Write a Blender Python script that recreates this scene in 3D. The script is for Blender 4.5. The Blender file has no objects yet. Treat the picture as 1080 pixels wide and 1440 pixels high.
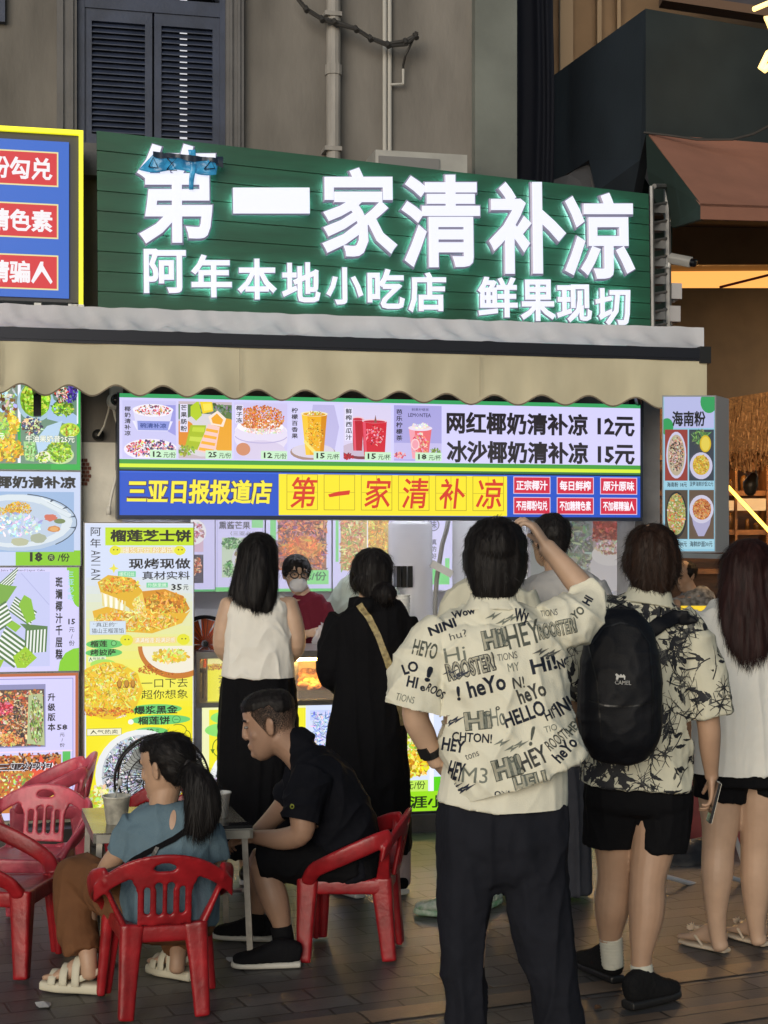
import bpy, bmesh, math, random
from mathutils import Vector as V, Matrix as M, noise
from mathutils.bvhtree import BVHTree
R = math.radians
random.seed(7)
sc = bpy.context.scene
COL = sc.collection
# ------------------------------------------------------------ camera, sky, moonless-night ambient, exposure
FPX, HOR, CH = 2160.0, 770.0, 1.66          # focal length and horizon in photograph pixels, eye height in metres
cam = bpy.data.objects.new('camera', bpy.data.cameras.new('camera')); COL.objects.link(cam); sc.camera = cam
cam.location = (0, 0, CH); cam.rotation_euler = (R(90), 0, 0)
cam.data.sensor_fit = 'AUTO'; cam.data.sensor_width = 36; cam.data.lens = 36*FPX/1440
cam.data.shift_y = (HOR-720)/1440
cam.data.clip_start = .05; cam.data.clip_end = 400
world = bpy.data.worlds.new('World'); sc.world = world; world.use_nodes = True
nt = world.node_tree; bg = nt.nodes['Background']
sky = nt.nodes.new('ShaderNodeTexSky'); sky.sky_type = 'NISHITA'; sky.sun_disc = False
sky.sun_elevation = R(12); sky.sun_rotation = R(200)
nt.links.new(sky.outputs[0], bg.inputs[0]); bg.inputs[1].default_value = .065
sun = bpy.data.objects.new('sun', bpy.data.lights.new('sun', 'SUN')); COL.objects.link(sun)
sun.data.energy = 2.25; sun.data.angle = R(45); sun.data.color = (1, .965, .89)
sun.rotation_euler = (R(80), 0, R(-16))
vs = sc.view_settings
vs.view_transform = 'Standard'; vs.look = 'None'; vs.exposure = 0; vs.gamma = 1; vs.use_curve_mapping = False
sc.render.engine = 'CYCLES'
sc.cycles.use_denoising = True
try: sc.cycles.denoiser = 'OPENIMAGEDENOISE'
except Exception: pass
sc.cycles.max_bounces = 6; sc.cycles.diffuse_bounces = 4; sc.cycles.glossy_bounces = 3
sc.cycles.sample_clamp_indirect = 4

# ------------------------------------------------------------ geometry helpers
C0 = V((0, 0, CH))
KZ = FPX/1300                                            # depths below are noted for a 1300 px lens and stretched to the real one
def W0(px, py, d): return V(((px-540)*d/FPX, d, CH-(py-HOR)*d/FPX))
def W(px, py, d): return W0(px, py, d*KZ)
def gd(py): return 1300*CH/(py-HOR)                      # noted depth of a ground point seen at row py
YAW = math.atan(FPX/9460); U = V((math.cos(YAW), math.sin(YAW), 0)); N = V((math.sin(YAW), -math.cos(YAW), 0)); O = V((0, 5.5*KZ, 0))
Z = V((0, 0, 1))
def FP(px, py, off=0):
    r = V(((px-540)/FPX, 1, -(py-HOR)/FPX))
    t = (off + (O-C0).dot(N))/r.dot(N)
    return C0 + r*t
def FS(px, py, off, xr):                                  # the same, with py read at column xr and kept level along the facade
    return FP(px, HOR+(py-HOR)*(10000-px)/(10000-xr), off)
def lin(c):
    if isinstance(c, str): c = tuple(int(c[i:i+2], 16) for i in (0, 2, 4))
    c = [x/255 for x in c[:3]]
    return tuple(x/12.92 if x <= .04045 else ((x+.055)/1.055)**2.4 for x in c)

class MB:
    def __init__(s): s.v = []; s.f = []; s.m = []; s.c = []
    def add(s, vs, fs, m=0, col=(1, 1, 1)):
        b = len(s.v); s.v += [V(p) for p in vs]
        for f in fs: s.f.append([i+b for i in f]); s.m.append(m); s.c.append(col)
    def quad(s, a, b, c, d, m=0, col=(1, 1, 1)): s.add([a, b, c, d], [(0, 1, 2, 3)], m, col)
    def hexa(s, p, m=0): s.add(p, [(0, 1, 2, 3), (7, 6, 5, 4), (0, 4, 5, 1), (1, 5, 6, 2), (2, 6, 7, 3), (3, 7, 4, 0)], m)
    def box(s, lo, hi, m=0, T=None):
        x0, y0, z0 = lo; x1, y1, z1 = hi
        p = [V(q) for q in ((x0, y0, z0), (x1, y0, z0), (x1, y0, z1), (x0, y0, z1), (x0, y1, z0), (x1, y1, z0), (x1, y1, z1), (x0, y1, z1))]
        if T is not None: p = [T @ q for q in p]
        s.hexa(p, m)
    def fbox(s, x0, y0, x1, y1, o0, o1, xr=None, m=0):     # box on the facade from photograph pixels (front face at o1, back at o0)
        xr = x0 if xr is None else xr
        fr = [FS(x0, y1, o1, xr), FS(x1, y1, o1, xr), FS(x1, y0, o1, xr), FS(x0, y0, o1, xr)]
        s.hexa(fr+[p-N*(o1-o0) for p in fr], m)
    def tube(s, pts, r, n=8, m=0, cap=True):
        vs, fs = loft([(V(p), (r[i] if isinstance(r, (list, tuple)) else r)) for i, p in enumerate(pts)], n=n, sub=1, cap=0)
        s.add(vs, fs, m)
    def prism(s, poly, off, m=0):                          # polygon of 3D points pushed along a vector
        n = len(poly); q = [V(p) for p in poly]+[V(p)+off for p in poly]
        s.add(q, [tuple(range(n)), tuple(range(2*n-1, n-1, -1))]+[(i, (i+1) % n, (i+1) % n+n, i+n) for i in range(n)], m)
    def build(s, name, mats, parent=None, smooth=False, org=None, props=None):
        me = bpy.data.meshes.new(name)
        o0 = parent['_o'] if parent is not None and '_o' in parent else None
        if o0 is not None: base = V(o0)
        elif parent is not None: base = V((0, 0, 0))
        elif org is not None: base = V(org)
        else: base = V((0, 0, 0))
        me.from_pydata([tuple(p-base) for p in s.v], [], s.f)
        if not isinstance(mats, (list, tuple)): mats = [mats]
        for m in mats: me.materials.append(m)
        me.polygons.foreach_set('material_index', s.m)
        if any(c != (1, 1, 1) for c in s.c):
            at = me.color_attributes.new('Col', 'FLOAT_COLOR', 'CORNER'); buf = []
            for f, c in zip(s.f, s.c): buf += (list(c)+[1.0])*len(f)
            at.data.foreach_set('color', buf)
        if smooth: me.polygons.foreach_set('use_smooth', [True]*len(me.polygons))
        me.update()
        ob = bpy.data.objects.new(name, me); COL.objects.link(ob)
        if parent is not None:
            ob.parent = parent
            if '_o' in parent: ob['_o'] = [float(x) for x in base]
        else: ob.location = base
        return ob
def tag(o, label=None, cat=None, group=None, kind=None):
    if label: o['label'] = label
    if cat: o['category'] = cat
    if group: o['group'] = group
    if kind: o['kind'] = kind
    return o
def thing(name, label, cat, loc, group=None, rz=0):
    o = bpy.data.objects.new(name, None); COL.objects.link(o); o.empty_display_size = .1
    o.location = loc; o.rotation_euler = (0, 0, rz)
    if rz == 0: o['_o'] = [float(x) for x in loc]
    return tag(o, label, cat, group)
def kids(o): return [c for c in bpy.data.objects if c.parent == o]
def copy_tree(o, parent=None):
    c = o.copy(); COL.objects.link(c)
    if parent is not None: c.parent = parent
    for ch in kids(o): copy_tree(ch, c)
    return c

def catmull(a, b, c, d, t):
    return .5*((2*b)+(c-a)*t+(2*a-5*b+4*c-d)*t*t+(3*b-a-3*c+d)*t**3)
def loft(nodes, ref=None, n=14, sub=4, cap=1, power=2.0):
    """nodes: (centre, a[, b]); a is the radius along ref, b across it. Returns verts, faces of a closed tube."""
    P = [(V(q[0]), float(q[1]), float(q[2] if len(q) > 2 else q[1])) for q in nodes]
    if sub > 1 and len(P) > 1:
        out = []
        for i in range(len(P)-1):
            p0, p1, p2, p3 = P[max(i-1, 0)], P[i], P[i+1], P[min(i+2, len(P)-1)]
            for k in range(sub):
                t = k/sub
                out.append((catmull(p0[0], p1[0], p2[0], p3[0], t), max(.0005, catmull(p0[1], p1[1], p2[1], p3[1], t)), max(.0005, catmull(p0[2], p1[2], p2[2], p3[2], t))))
        out.append(P[-1]); P = out
    def tangent(i):
        a = P[max(i-1, 0)][0]; b = P[min(i+1, len(P)-1)][0]; t = b-a
        return t.normalized() if t.length > 1e-7 else V((0, 0, 1))
    if cap:
        t0, t1 = tangent(0), tangent(len(P)-1); pre, post = [], []
        for k in (3, 2, 1):
            s = k/3.3; c = math.sqrt(max(0, 1-s*s)); L = min(P[0][1], P[0][2])*cap
            pre.append((P[0][0]-t0*L*s, P[0][1]*c, P[0][2]*c))
        for k in (1, 2, 3):
            s = k/3.3; c = math.sqrt(max(0, 1-s*s)); L = min(P[-1][1], P[-1][2])*cap
            post.append((P[-1][0]+t1*L*s, P[-1][1]*c, P[-1][2]*c))
        P = pre+P+post
    vs, fs = [], []
    last = None
    for i, (c, a, b) in enumerate(P):
        t = tangent(i)
        if ref is not None:
            x = V(ref)-t*V(ref).dot(t)
            if x.length < .15: x = last if last else t.orthogonal()
        else:
            x = (last-t*last.dot(t)) if last else t.orthogonal()
        x = x.normalized(); last = x; y = t.cross(x)
        for k in range(n):
            th = 2*math.pi*k/n; ct, st = math.cos(th), math.sin(th)
            if power != 2.0:
                ct = math.copysign(abs(ct)**(2/power), ct); st = math.copysign(abs(st)**(2/power), st)
            vs.append(c+x*(a*ct)+y*(b*st))
    for i in range(len(P)-1):
        for k in range(n):
            fs.append((i*n+k, i*n+(k+1) % n, (i+1)*n+(k+1) % n, (i+1)*n+k))
    fs.append(tuple(range(n-1, -1, -1))); fs.append(tuple(range((len(P)-1)*n, len(P)*n)))
    return vs, fs
def ell(c, rx, ry, rz, Rm=None, n=14):
    c = V(c); vs, fs = [], []; m = n//2
    for i in range(1, m):
        ph = math.pi*i/m
        for k in range(n):
            th = 2*math.pi*k/n; p = V((rx*math.sin(ph)*math.cos(th), ry*math.sin(ph)*math.sin(th), rz*math.cos(ph)))
            vs.append(c+(Rm @ p if Rm else p))
    top = len(vs); vs.append(c+(Rm @ V((0, 0, rz)) if Rm else V((0, 0, rz)))); vs.append(c-(Rm @ V((0, 0, rz)) if Rm else V((0, 0, rz))))
    for i in range(m-2):
        for k in range(n): fs.append((i*n+k, (i+1)*n+k, (i+1)*n+(k+1) % n, i*n+(k+1) % n))
    for k in range(n): fs.append((top, k, (k+1) % n)); fs.append((top+1, (m-2)*n+(k+1) % n, (m-2)*n+k))
    return vs, fs
def fuse(name, shapes, mat, parent=None, voxel=.006, smooth=5, wr=None, holes=None, thick=0, org=None):
    """joins closed shapes into ONE continuous surface; wr displaces along the normal; holes = (point, normal, reach) open a hem"""
    mb = MB()
    for vs, fs in shapes: mb.add(vs, fs)
    tmp = mb.build('tmp', [], None)
    bm = bmesh.new(); bm.from_mesh(tmp.data); bmesh.ops.recalc_face_normals(bm, faces=bm.faces); bm.to_mesh(tmp.data); bm.free()
    md = tmp.modifiers.new('r', 'REMESH'); md.mode = 'VOXEL'; md.voxel_size = voxel; md.adaptivity = 0
    if smooth:
        md = tmp.modifiers.new('s', 'SMOOTH'); md.iterations = smooth; md.factor = .5
    dg = bpy.context.evaluated_depsgraph_get(); me = bpy.data.meshes.new_from_object(tmp.evaluated_get(dg))
    old = tmp.data; bpy.data.objects.remove(tmp); bpy.data.meshes.remove(old)
    bm = bmesh.new(); bm.from_mesh(me)
    if holes:
        for (p, n_, r) in holes:
            n_ = V(n_).normalized(); p = V(p)-n_*voxel*1.9
            fs = [f for f in bm.faces if (f.calc_center_median()-p).length < r and (f.calc_center_median()-p).dot(n_) > -.03]
            gm = set(fs)
            for f in fs: gm.update(f.edges); gm.update(f.verts)
            bmesh.ops.bisect_plane(bm, geom=list(gm), dist=1e-5, plane_co=p, plane_no=n_, clear_outer=True)
    if wr:
        bm.normal_update()
        mv = [(v, v.co+v.normal*wr(v.co, v.normal)) for v in bm.verts]
        for v, c in mv: v.co = c
    base = V(parent['_o']) if parent is not None and '_o' in parent else (V(org) if org is not None else V((0, 0, 0)))
    if parent is not None and '_o' not in parent: base = V((0, 0, 0))
    for v in bm.verts: v.co = v.co-base
    bm.to_mesh(me); bm.free()
    me.name = name; me.materials.clear(); me.materials.append(mat)
    me.polygons.foreach_set('use_smooth', [True]*len(me.polygons)); me.update()
    ob = bpy.data.objects.new(name, me); COL.objects.link(ob)
    if parent is not None:
        ob.parent = parent
        if '_o' in parent: ob['_o'] = [float(x) for x in base]
    else: ob.location = base
    if thick:
        md = ob.modifiers.new('thickness', 'SOLIDIFY'); md.thickness = thick; md.offset = -1
    return ob

# ------------------------------------------------------------ materials
MATS = {}
def node(nt, t, **k):
    n = nt.nodes.new(t)
    for a, b in k.items(): setattr(n, a, b)
    return n
def pbr(name, col, rough=.6, metal=0, var=0, vscale=6, bump=0, bscale=60, spec=.5, emit=None, estr=0, alpha=1, trans=0, sheen=0, stretch=None, dirt=None):
    if name in MATS: return MATS[name]
    m = bpy.data.materials.new(name); m.use_nodes = True; nt = m.node_tree; b = nt.nodes['Principled BSDF']; MATS[name] = m
    c = lin(col) if isinstance(col, str) else tuple(col)
    b.inputs['Base Color'].default_value = (*c, 1); b.inputs['Roughness'].default_value = rough; b.inputs['Metallic'].default_value = metal
    b.inputs['Specular IOR Level'].default_value = spec; b.inputs['Alpha'].default_value = alpha; b.inputs['Transmission Weight'].default_value = trans
    b.inputs['Sheen Weight'].default_value = sheen
    tc = node(nt, 'ShaderNodeTexCoord')
    src = tc.outputs['Object']
    if stretch:
        mp = node(nt, 'ShaderNodeMapping'); mp.inputs['Scale'].default_value = stretch; nt.links.new(src, mp.inputs[0]); src = mp.outputs[0]
    if var:
        nz = node(nt, 'ShaderNodeTexNoise'); nz.inputs['Scale'].default_value = vscale; nz.inputs['Detail'].default_value = 6; nt.links.new(src, nz.inputs['Vector'])
        rp = node(nt, 'ShaderNodeValToRGB'); nt.links.new(nz.outputs[0], rp.inputs[0])
        d = dirt if dirt is not None else tuple(x*(1-var) for x in c)
        rp.color_ramp.elements[0].position = .3; rp.color_ramp.elements[0].color = (*d, 1)
        rp.color_ramp.elements[1].position = .7; rp.color_ramp.elements[1].color = (*[min(1, x*(1+var*.5)) for x in c], 1)
        nt.links.new(rp.outputs[0], b.inputs['Base Color'])
    if bump:
        nz = node(nt, 'ShaderNodeTexNoise'); nz.inputs['Scale'].default_value = bscale; nz.inputs['Detail'].default_value = 4; nt.links.new(src, nz.inputs['Vector'])
        bp = node(nt, 'ShaderNodeBump'); bp.inputs['Strength'].default_value = bump; bp.inputs['Distance'].default_value = .01
        nt.links.new(nz.outputs[0], bp.inputs['Height']); nt.links.new(bp.outputs[0], b.inputs['Normal'])
    if emit is not None:
        e = lin(emit) if isinstance(emit, str) else emit
        b.inputs['Emission Color'].default_value = (*e, 1); b.inputs['Emission Strength'].default_value = estr
    return m
def film(name, strength=1.0, base=.03, rough=.35):         # back-lit printed film: each printed colour glows
    if name in MATS: return MATS[name]
    m = bpy.data.materials.new(name); m.use_nodes = True; nt = m.node_tree; b = nt.nodes['Principled BSDF']; MATS[name] = m
    at = node(nt, 'ShaderNodeVertexColor', layer_name='Col')
    b.inputs['Base Color'].default_value = (base, base, base, 1); b.inputs['Roughness'].default_value = rough
    nt.links.new(at.outputs[0], b.inputs['Emission Color']); b.inputs['Emission Strength'].default_value = strength
    return m
def inked(name, rough=.5):                                 # unlit print: plain surface colours
    if name in MATS: return MATS[name]
    m = bpy.data.materials.new(name); m.use_nodes = True; nt = m.node_tree; b = nt.nodes['Principled BSDF']; MATS[name] = m
    at = node(nt, 'ShaderNodeVertexColor', layer_name='Col')
    nt.links.new(at.outputs[0], b.inputs['Base Color']); b.inputs['Roughness'].default_value = rough
    return m

# ------------------------------------------------------------ lettering and printed artwork
TXT = {}
def text2d(s, bold=0, ext=0, res=2, lead=1.0, track=1.0):
    k = (s, bold, ext, res, lead, track)
    if k in TXT: return TXT[k]
    c = bpy.data.curves.new('t', 'FONT'); c.body = s; c.size = 1; c.resolution_u = res; c.bevel_depth = bold; c.bevel_resolution = 0; c.extrude = ext
    c.align_x = 'CENTER'; c.space_line = lead; c.space_character = track
    o = bpy.data.objects.new('t', c); COL.objects.link(o)
    me = bpy.data.meshes.new_from_object(o.evaluated_get(bpy.context.evaluated_depsgraph_get()))
    vs = [v.co.copy() for v in me.vertices]; fs = [tuple(p.vertices) for p in me.polygons]
    bpy.data.objects.remove(o); bpy.data.curves.remove(c); bpy.data.meshes.remove(me)
    xs = [v.x for v in vs]; ys = [v.y for v in vs]; x0, x1, y0, y1 = min(xs), max(xs), min(ys), max(ys)
    vs = [V(((v.x-x0)/max(1e-6, x1-x0), (v.y-y0)/max(1e-6, y1-y0), v.z)) for v in vs]
    TXT[k] = (vs, fs); return TXT[k]
class Art:
    """flat artwork drawn on a panel; coordinates are photograph pixels turned into points of that panel"""
    def __init__(s, off, xr, fn=None, step=1.2e-5):
        s.mb = MB(); s.off = off; s.xr = xr; s.k = 0; s.fn = fn; s.step = step; s.fine = .46; s.clip = None; s.rnd = random.Random(int(xr*7+off*100))
    def P(s, x, y, dz=0):
        o = s.off+s.k*s.step+dz
        return s.fn(x, y, o) if s.fn else FS(x, y, o, s.xr)
    def poly(s, pts, col, jit=0):
        s.k += 1; r = s.rnd
        if s.clip:
            for ax, lim, sg in ((0, s.clip[0], 1), (0, s.clip[2], -1), (1, s.clip[1], 1), (1, s.clip[3], -1)):
                out = []
                for a, b in zip(pts, pts[1:]+pts[:1]):
                    ia, ib = (a[ax]-lim)*sg >= 0, (b[ax]-lim)*sg >= 0
                    if ia: out.append(a)
                    if ia != ib: t = (lim-a[ax])/(b[ax]-a[ax]); out.append((a[0]+(b[0]-a[0])*t, a[1]+(b[1]-a[1])*t))
                pts = out
                if len(pts) < 3: return s
        s.mb.add([s.P(x+r.uniform(-jit, jit), y+r.uniform(-jit, jit)) for x, y in pts], [tuple(range(len(pts)))], 0, lin(col)); return s
    def rect(s, x0, y0, x1, y1, col): return s.poly([(x0, y1), (x1, y1), (x1, y0), (x0, y0)], col)
    def frame(s, x0, y0, x1, y1, w, col):
        s.rect(x0, y0, x1, y0+w, col); s.rect(x0, y1-w, x1, y1, col); s.rect(x0, y0+w, x0+w, y1-w, col); return s.rect(x1-w, y0+w, x1, y1-w, col)
    def ell(s, cx, cy, rx, ry, col, n=22, jit=0, rot=0, a0=0, a1=360):
        pts = []; r = s.rnd
        for i in range(n):
            a = R(a0+(a1-a0)*i/(n if a1-a0 >= 360 else n-1)); q = 1+r.uniform(-jit, jit)
            x, y = rx*q*math.cos(a), ry*q*math.sin(a)
            pts.append((cx+x*math.cos(rot)-y*math.sin(rot), cy+x*math.sin(rot)+y*math.cos(rot)))
        return s.poly(pts, col)
    def line(s, pts, w, col):
        for (x0, y0), (x1, y1) in zip(pts, pts[1:]):
            L = math.hypot(x1-x0, y1-y0) or 1; nx, ny = -(y1-y0)/L*w/2, (x1-x0)/L*w/2
            s.poly([(x0+nx, y0+ny), (x1+nx, y1+ny), (x1-nx, y1-ny), (x0-nx, y0-ny)], col)
        return s
    def arc(s, cx, cy, rx, ry, a0, a1, w, col, n=14):
        return s.line([(cx+rx*math.cos(R(a0+(a1-a0)*i/n)), cy+ry*math.sin(R(a0+(a1-a0)*i/n))) for i in range(n+1)], w, col)
    def scatter(s, cx, cy, rx, ry, cols, n, r0, r1, asp=2, box=False, rot=None, nv=6):
        r = s.rnd; fine = s.fine; n = int(n*(1/fine)**1.75); r0 *= fine; r1 *= fine
        for _ in range(n):
            if box: x, y = cx+r.uniform(-rx, rx), cy+r.uniform(-ry, ry)
            else:
                a, q = r.uniform(0, 6.283), math.sqrt(r.random()); x, y = cx+rx*q*math.cos(a), cy+ry*q*math.sin(a)
            z = r.uniform(r0, r1); e = r.uniform(1, asp); k = r.choice(cols)
            c = tuple(int(k[i:i+2], 16)*r.uniform(.82, 1.12) for i in (0, 2, 4)); c = tuple(min(255, q) for q in c)
            s.ell(x, y, z*e, z/e*1.2, c, nv, .25, r.uniform(0, 3.14) if rot is None else rot+r.uniform(-.35, .35))
        return s
    def grad(s, x0, y0, x1, y1, ca, cb, n=10):
        for i in range(n):
            t = i/(n-1); c = tuple(int(ca[j:j+2], 16)*(1-t)+int(cb[j:j+2], 16)*t for j in (0, 2, 4))
            s.rect(x0, y0+(y1-y0)*i/n, x1, y0+(y1-y0)*(i+1)/n, c)
        return s
    def text(s, t, x0, y0, x1, y1, col, bold=.02, vert=False, outline=None, ow=.05, skew=0, lead=1.0, rot=0):
        if vert: t = '\n'.join(t); lead = lead*1.18
        for c, b in (((outline, bold+ow),) if outline else ())+((col, bold),):
            vs, fs = text2d(t, b, 0, 1, lead); s.k += 1
            g = ow*.5*(y1-y0) if (outline and c == outline) else 0
            pts = []
            for v in vs:
                x, y = x0-g+v.x*(x1-x0+2*g), y1+g-v.y*(y1-y0+2*g)
                x += skew*(y1-y)
                if rot:
                    mx, my = (x0+x1)/2, (y0+y1)/2; dx, dy = x-mx, y-my
                    x, y = mx+dx*math.cos(rot)-dy*math.sin(rot), my+dx*math.sin(rot)+dy*math.cos(rot)
                pts.append(s.P(x, y, v.z*1e-3))
            s.k += 3
            s.mb.add(pts, fs, 0, lin(c))
        return s
    def build(s, name, mat, parent=None, org=None): return s.mb.build(name, mat, parent, org=org)
BLK, LIL, WHT, GRN, LIM, YEL = '15171c', 'd4d0fa', 'f2f4ff', '2fae4a', '9ad818', 'f8ec1c'
# ------------------------------------------------------------ ground
def paver_mat(name, c1, c2, mortar, bw, bh, rot, rough=.40, off=.5):
    m = bpy.data.materials.new(name); m.use_nodes = True; nt = m.node_tree; b = nt.nodes['Principled BSDF']; MATS[name] = m
    tc = node(nt, 'ShaderNodeTexCoord'); mp = node(nt, 'ShaderNodeMapping'); mp.inputs['Rotation'].default_value = (0, 0, rot)
    wn = node(nt, 'ShaderNodeTexNoise'); wn.inputs['Scale'].default_value = 9; wn.inputs['Detail'].default_value = 3
    nt.links.new(tc.outputs['Object'], wn.inputs['Vector'])
    mx = node(nt, 'ShaderNodeMix', data_type='VECTOR'); mx.inputs[0].default_value = .02
    nt.links.new(tc.outputs['Object'], mx.inputs[4]); nt.links.new(wn.outputs[1], mx.inputs[5]); nt.links.new(mx.outputs[1], mp.inputs[0])
    br = node(nt, 'ShaderNodeTexBrick'); br.offset = off
    br.inputs['Color1'].default_value = (*c1, 1); br.inputs['Color2'].default_value = (*c2, 1); br.inputs['Mortar'].default_value = (*mortar, 1)
    br.inputs['Scale'].default_value = 1; br.inputs['Mortar Size'].default_value = .006; br.inputs['Mortar Smooth'].default_value = .4
    br.inputs['Brick Width'].default_value = bw; br.inputs['Row Height'].default_value = bh; br.inputs['Bias'].default_value = -.1
    nt.links.new(mp.outputs[0], br.inputs[0])
    nz = node(nt, 'ShaderNodeTexNoise'); nz.inputs['Scale'].default_value = 2.2; nz.inputs['Detail'].default_value = 8; nz.inputs['Roughness'].default_value = .7
    nt.links.new(tc.outputs['Object'], nz.inputs['Vector'])
    rp = node(nt, 'ShaderNodeValToRGB'); rp.color_ramp.elements[0].position = .3; rp.color_ramp.elements[0].color = (.45, .45, .45, 1); rp.color_ramp.elements[1].position = .72; rp.color_ramp.elements[1].color = (1.25, 1.22, 1.2, 1)
    nt.links.new(nz.outputs[0], rp.inputs[0])
    mu = node(nt, 'ShaderNodeMix', data_type='RGBA', blend_type='MULTIPLY'); mu.inputs[0].default_value = 1
    nt.links.new(br.outputs[0], mu.inputs[6]); nt.links.new(rp.outputs[0], mu.inputs[7]); nt.links.new(mu.outputs[2], b.inputs['Base Color'])
    rr = node(nt, 'ShaderNodeMapRange'); rr.inputs[3].default_value = rough-.16; rr.inputs[4].default_value = rough+.25; nt.links.new(nz.outputs[0], rr.inputs[0]); nt.links.new(rr.outputs[0], b.inputs['Roughness'])
    n2 = node(nt, 'ShaderNodeTexNoise'); n2.inputs['Scale'].default_value = 70; n2.inputs['Detail'].default_value = 5; nt.links.new(tc.outputs['Object'], n2.inputs['Vector'])
    ad = node(nt, 'ShaderNodeMath', operation='MULTIPLY_ADD'); ad.inputs[1].default_value = .35; nt.links.new(n2.outputs[0], ad.inputs[0])
    iv = node(nt, 'ShaderNodeMath', operation='SUBTRACT'); iv.inputs[0].default_value = 1; nt.links.new(br.outputs[1], iv.inputs[1]); nt.links.new(iv.outputs[0], ad.inputs[2])
    bp = node(nt, 'ShaderNodeBump'); bp.inputs['Strength'].default_value = .55; bp.inputs['Distance'].default_value = .006
    nt.links.new(ad.outputs[0], bp.inputs['Height']); nt.links.new(bp.outputs[0], b.inputs['Normal'])
    return m
PROT = R(23)
pav = paver_mat('dark pavers', (.088, .086, .088), (.132, .125, .123), (.036, .033, .031), .26, .13, -PROT)
pav_tan = paver_mat('tan band stone', (.20, .145, .105), (.25, .19, .14), (.045, .036, .03), .75, .3, -PROT, off=.3)
g = MB(); g.quad(V((-60, -40, 0)), V((60, -40, 0)), V((60, 80, 0)), V((-60, 80, 0)))
tag(g.build('ground', pav), kind='structure')
du, dv = V((math.cos(PROT), math.sin(PROT), 0)), V((-math.sin(PROT), math.cos(PROT), 0))
p0 = W(600, 1412, gd(1412)); p0.z = .004
for a, w in ((0, .135), (-.42, .2)):
    q = MB(); c = p0+dv*a
    q.quad(c-du*8-dv*w, c+du*8-dv*w, c+du*8, c-du*8)
    tag(q.build('paving_band', pav_tan), kind='structure')
# low raised step that carries the stall
step_m = pbr('step stone', (.075, .07, .066), .6, var=.4, vscale=5, bump=.3, bscale=40)
def gfac(px, off, z):                                      # facade point at column px, height z
    p = FP(px, HOR, off); return V((p.x, p.y, z))
q = MB(); a, b = gfac(-500, .22, 0), gfac(935, .22, 0)
q.hexa([a, b, b+Z*.1, a+Z*.1]+[p-N*2.4 for p in (a, b, b+Z*.1, a+Z*.1)])
tag(q.build('step', step_m), kind='structure')

# ------------------------------------------------------------ main building
plaster = pbr('grey beige plaster', (.185, .172, .155), .85, var=.42, vscale=2.6, bump=.25, bscale=45, stretch=(1, 1, .35))
plaster2 = pbr('greenish grey plaster', (.15, .165, .15), .85, var=.3, vscale=2, bump=.2, bscale=50)
cream = pbr('cream painted column', (.74, .71, .62), .7, var=.22, vscale=5, bump=.2, bscale=40)
stone = pbr('grey stone trim', (.13, .128, .13), .8, var=.25, vscale=4, bump=.25, bscale=60)
blue_w = pbr('slate blue shutter paint', (.034, .046, .085), .5, var=.3, vscale=7, bump=.12, bscale=60)
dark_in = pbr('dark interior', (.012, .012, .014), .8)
white_p = pbr('white interior paint', (.78, .78, .82), .5, var=.06, vscale=3)
steel = pbr('brushed steel', (.42, .42, .42), .32, 1, var=.2, vscale=30, stretch=(1, 1, 12))
alu = pbr('grey aluminium', (.42, .43, .45), .4, .7, var=.12, vscale=8)
blackm = pbr('black metal', (.014, .014, .016), .4, .3)
blackp = pbr('black plastic', (.012, .012, .013), .38)
whitep = pbr('white plastic', (.72, .72, .70), .35, var=.06, vscale=8)

bld = thing('shop_building', 'two storey grey plaster shop house with a blue shuttered window above the green sign', 'building', gfac(300, 0, 0))
q = MB()
q.fbox(-900, -900, 92, 620, -.3, 0, 0); q.fbox(330, -900, 669, 620, -.3, 0, 0)        # wall either side of the window bay
q.fbox(92, 205, 330, 620, -.3, 0, 0); q.fbox(92, -900, 330, -420, -.3, 0, 0)
q.build('wall', plaster, bld)
q = MB(); q.fbox(-900, 620, 172, 1240, -.3, 0, 0); q.build('column', cream, bld)
q = MB(); q.fbox(893, 560, 928, 1240, -.28, .02, 900); q.fbox(727, 500, 893, 600, -.25, .0, 800); q.build('column', pbr('dim grey column', (.3, .3, .31), .8, var=.25), bld)
q = MB(); q.fbox(668, -900, 727, 640, -.3, .07, 700); q.build('pilaster', plaster2, bld)
# exposed brick patch and stains on the cream column
q = MB(); rr = random.Random(3)
for i in range(7):
    for j in range(3):
        x = 113+j*5.2+(i % 2)*2.6; y = 645+i*5.5
        if x > 125-abs(i-3)*1.2: continue
        q.fbox(x, y, x+4.6, y+4.6, .001, .006+rr.random()*.003, 118)
q.build('brick_patch', pbr('exposed brick', (.2, .07, .045), .9, var=.4, vscale=40), bld)
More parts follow.
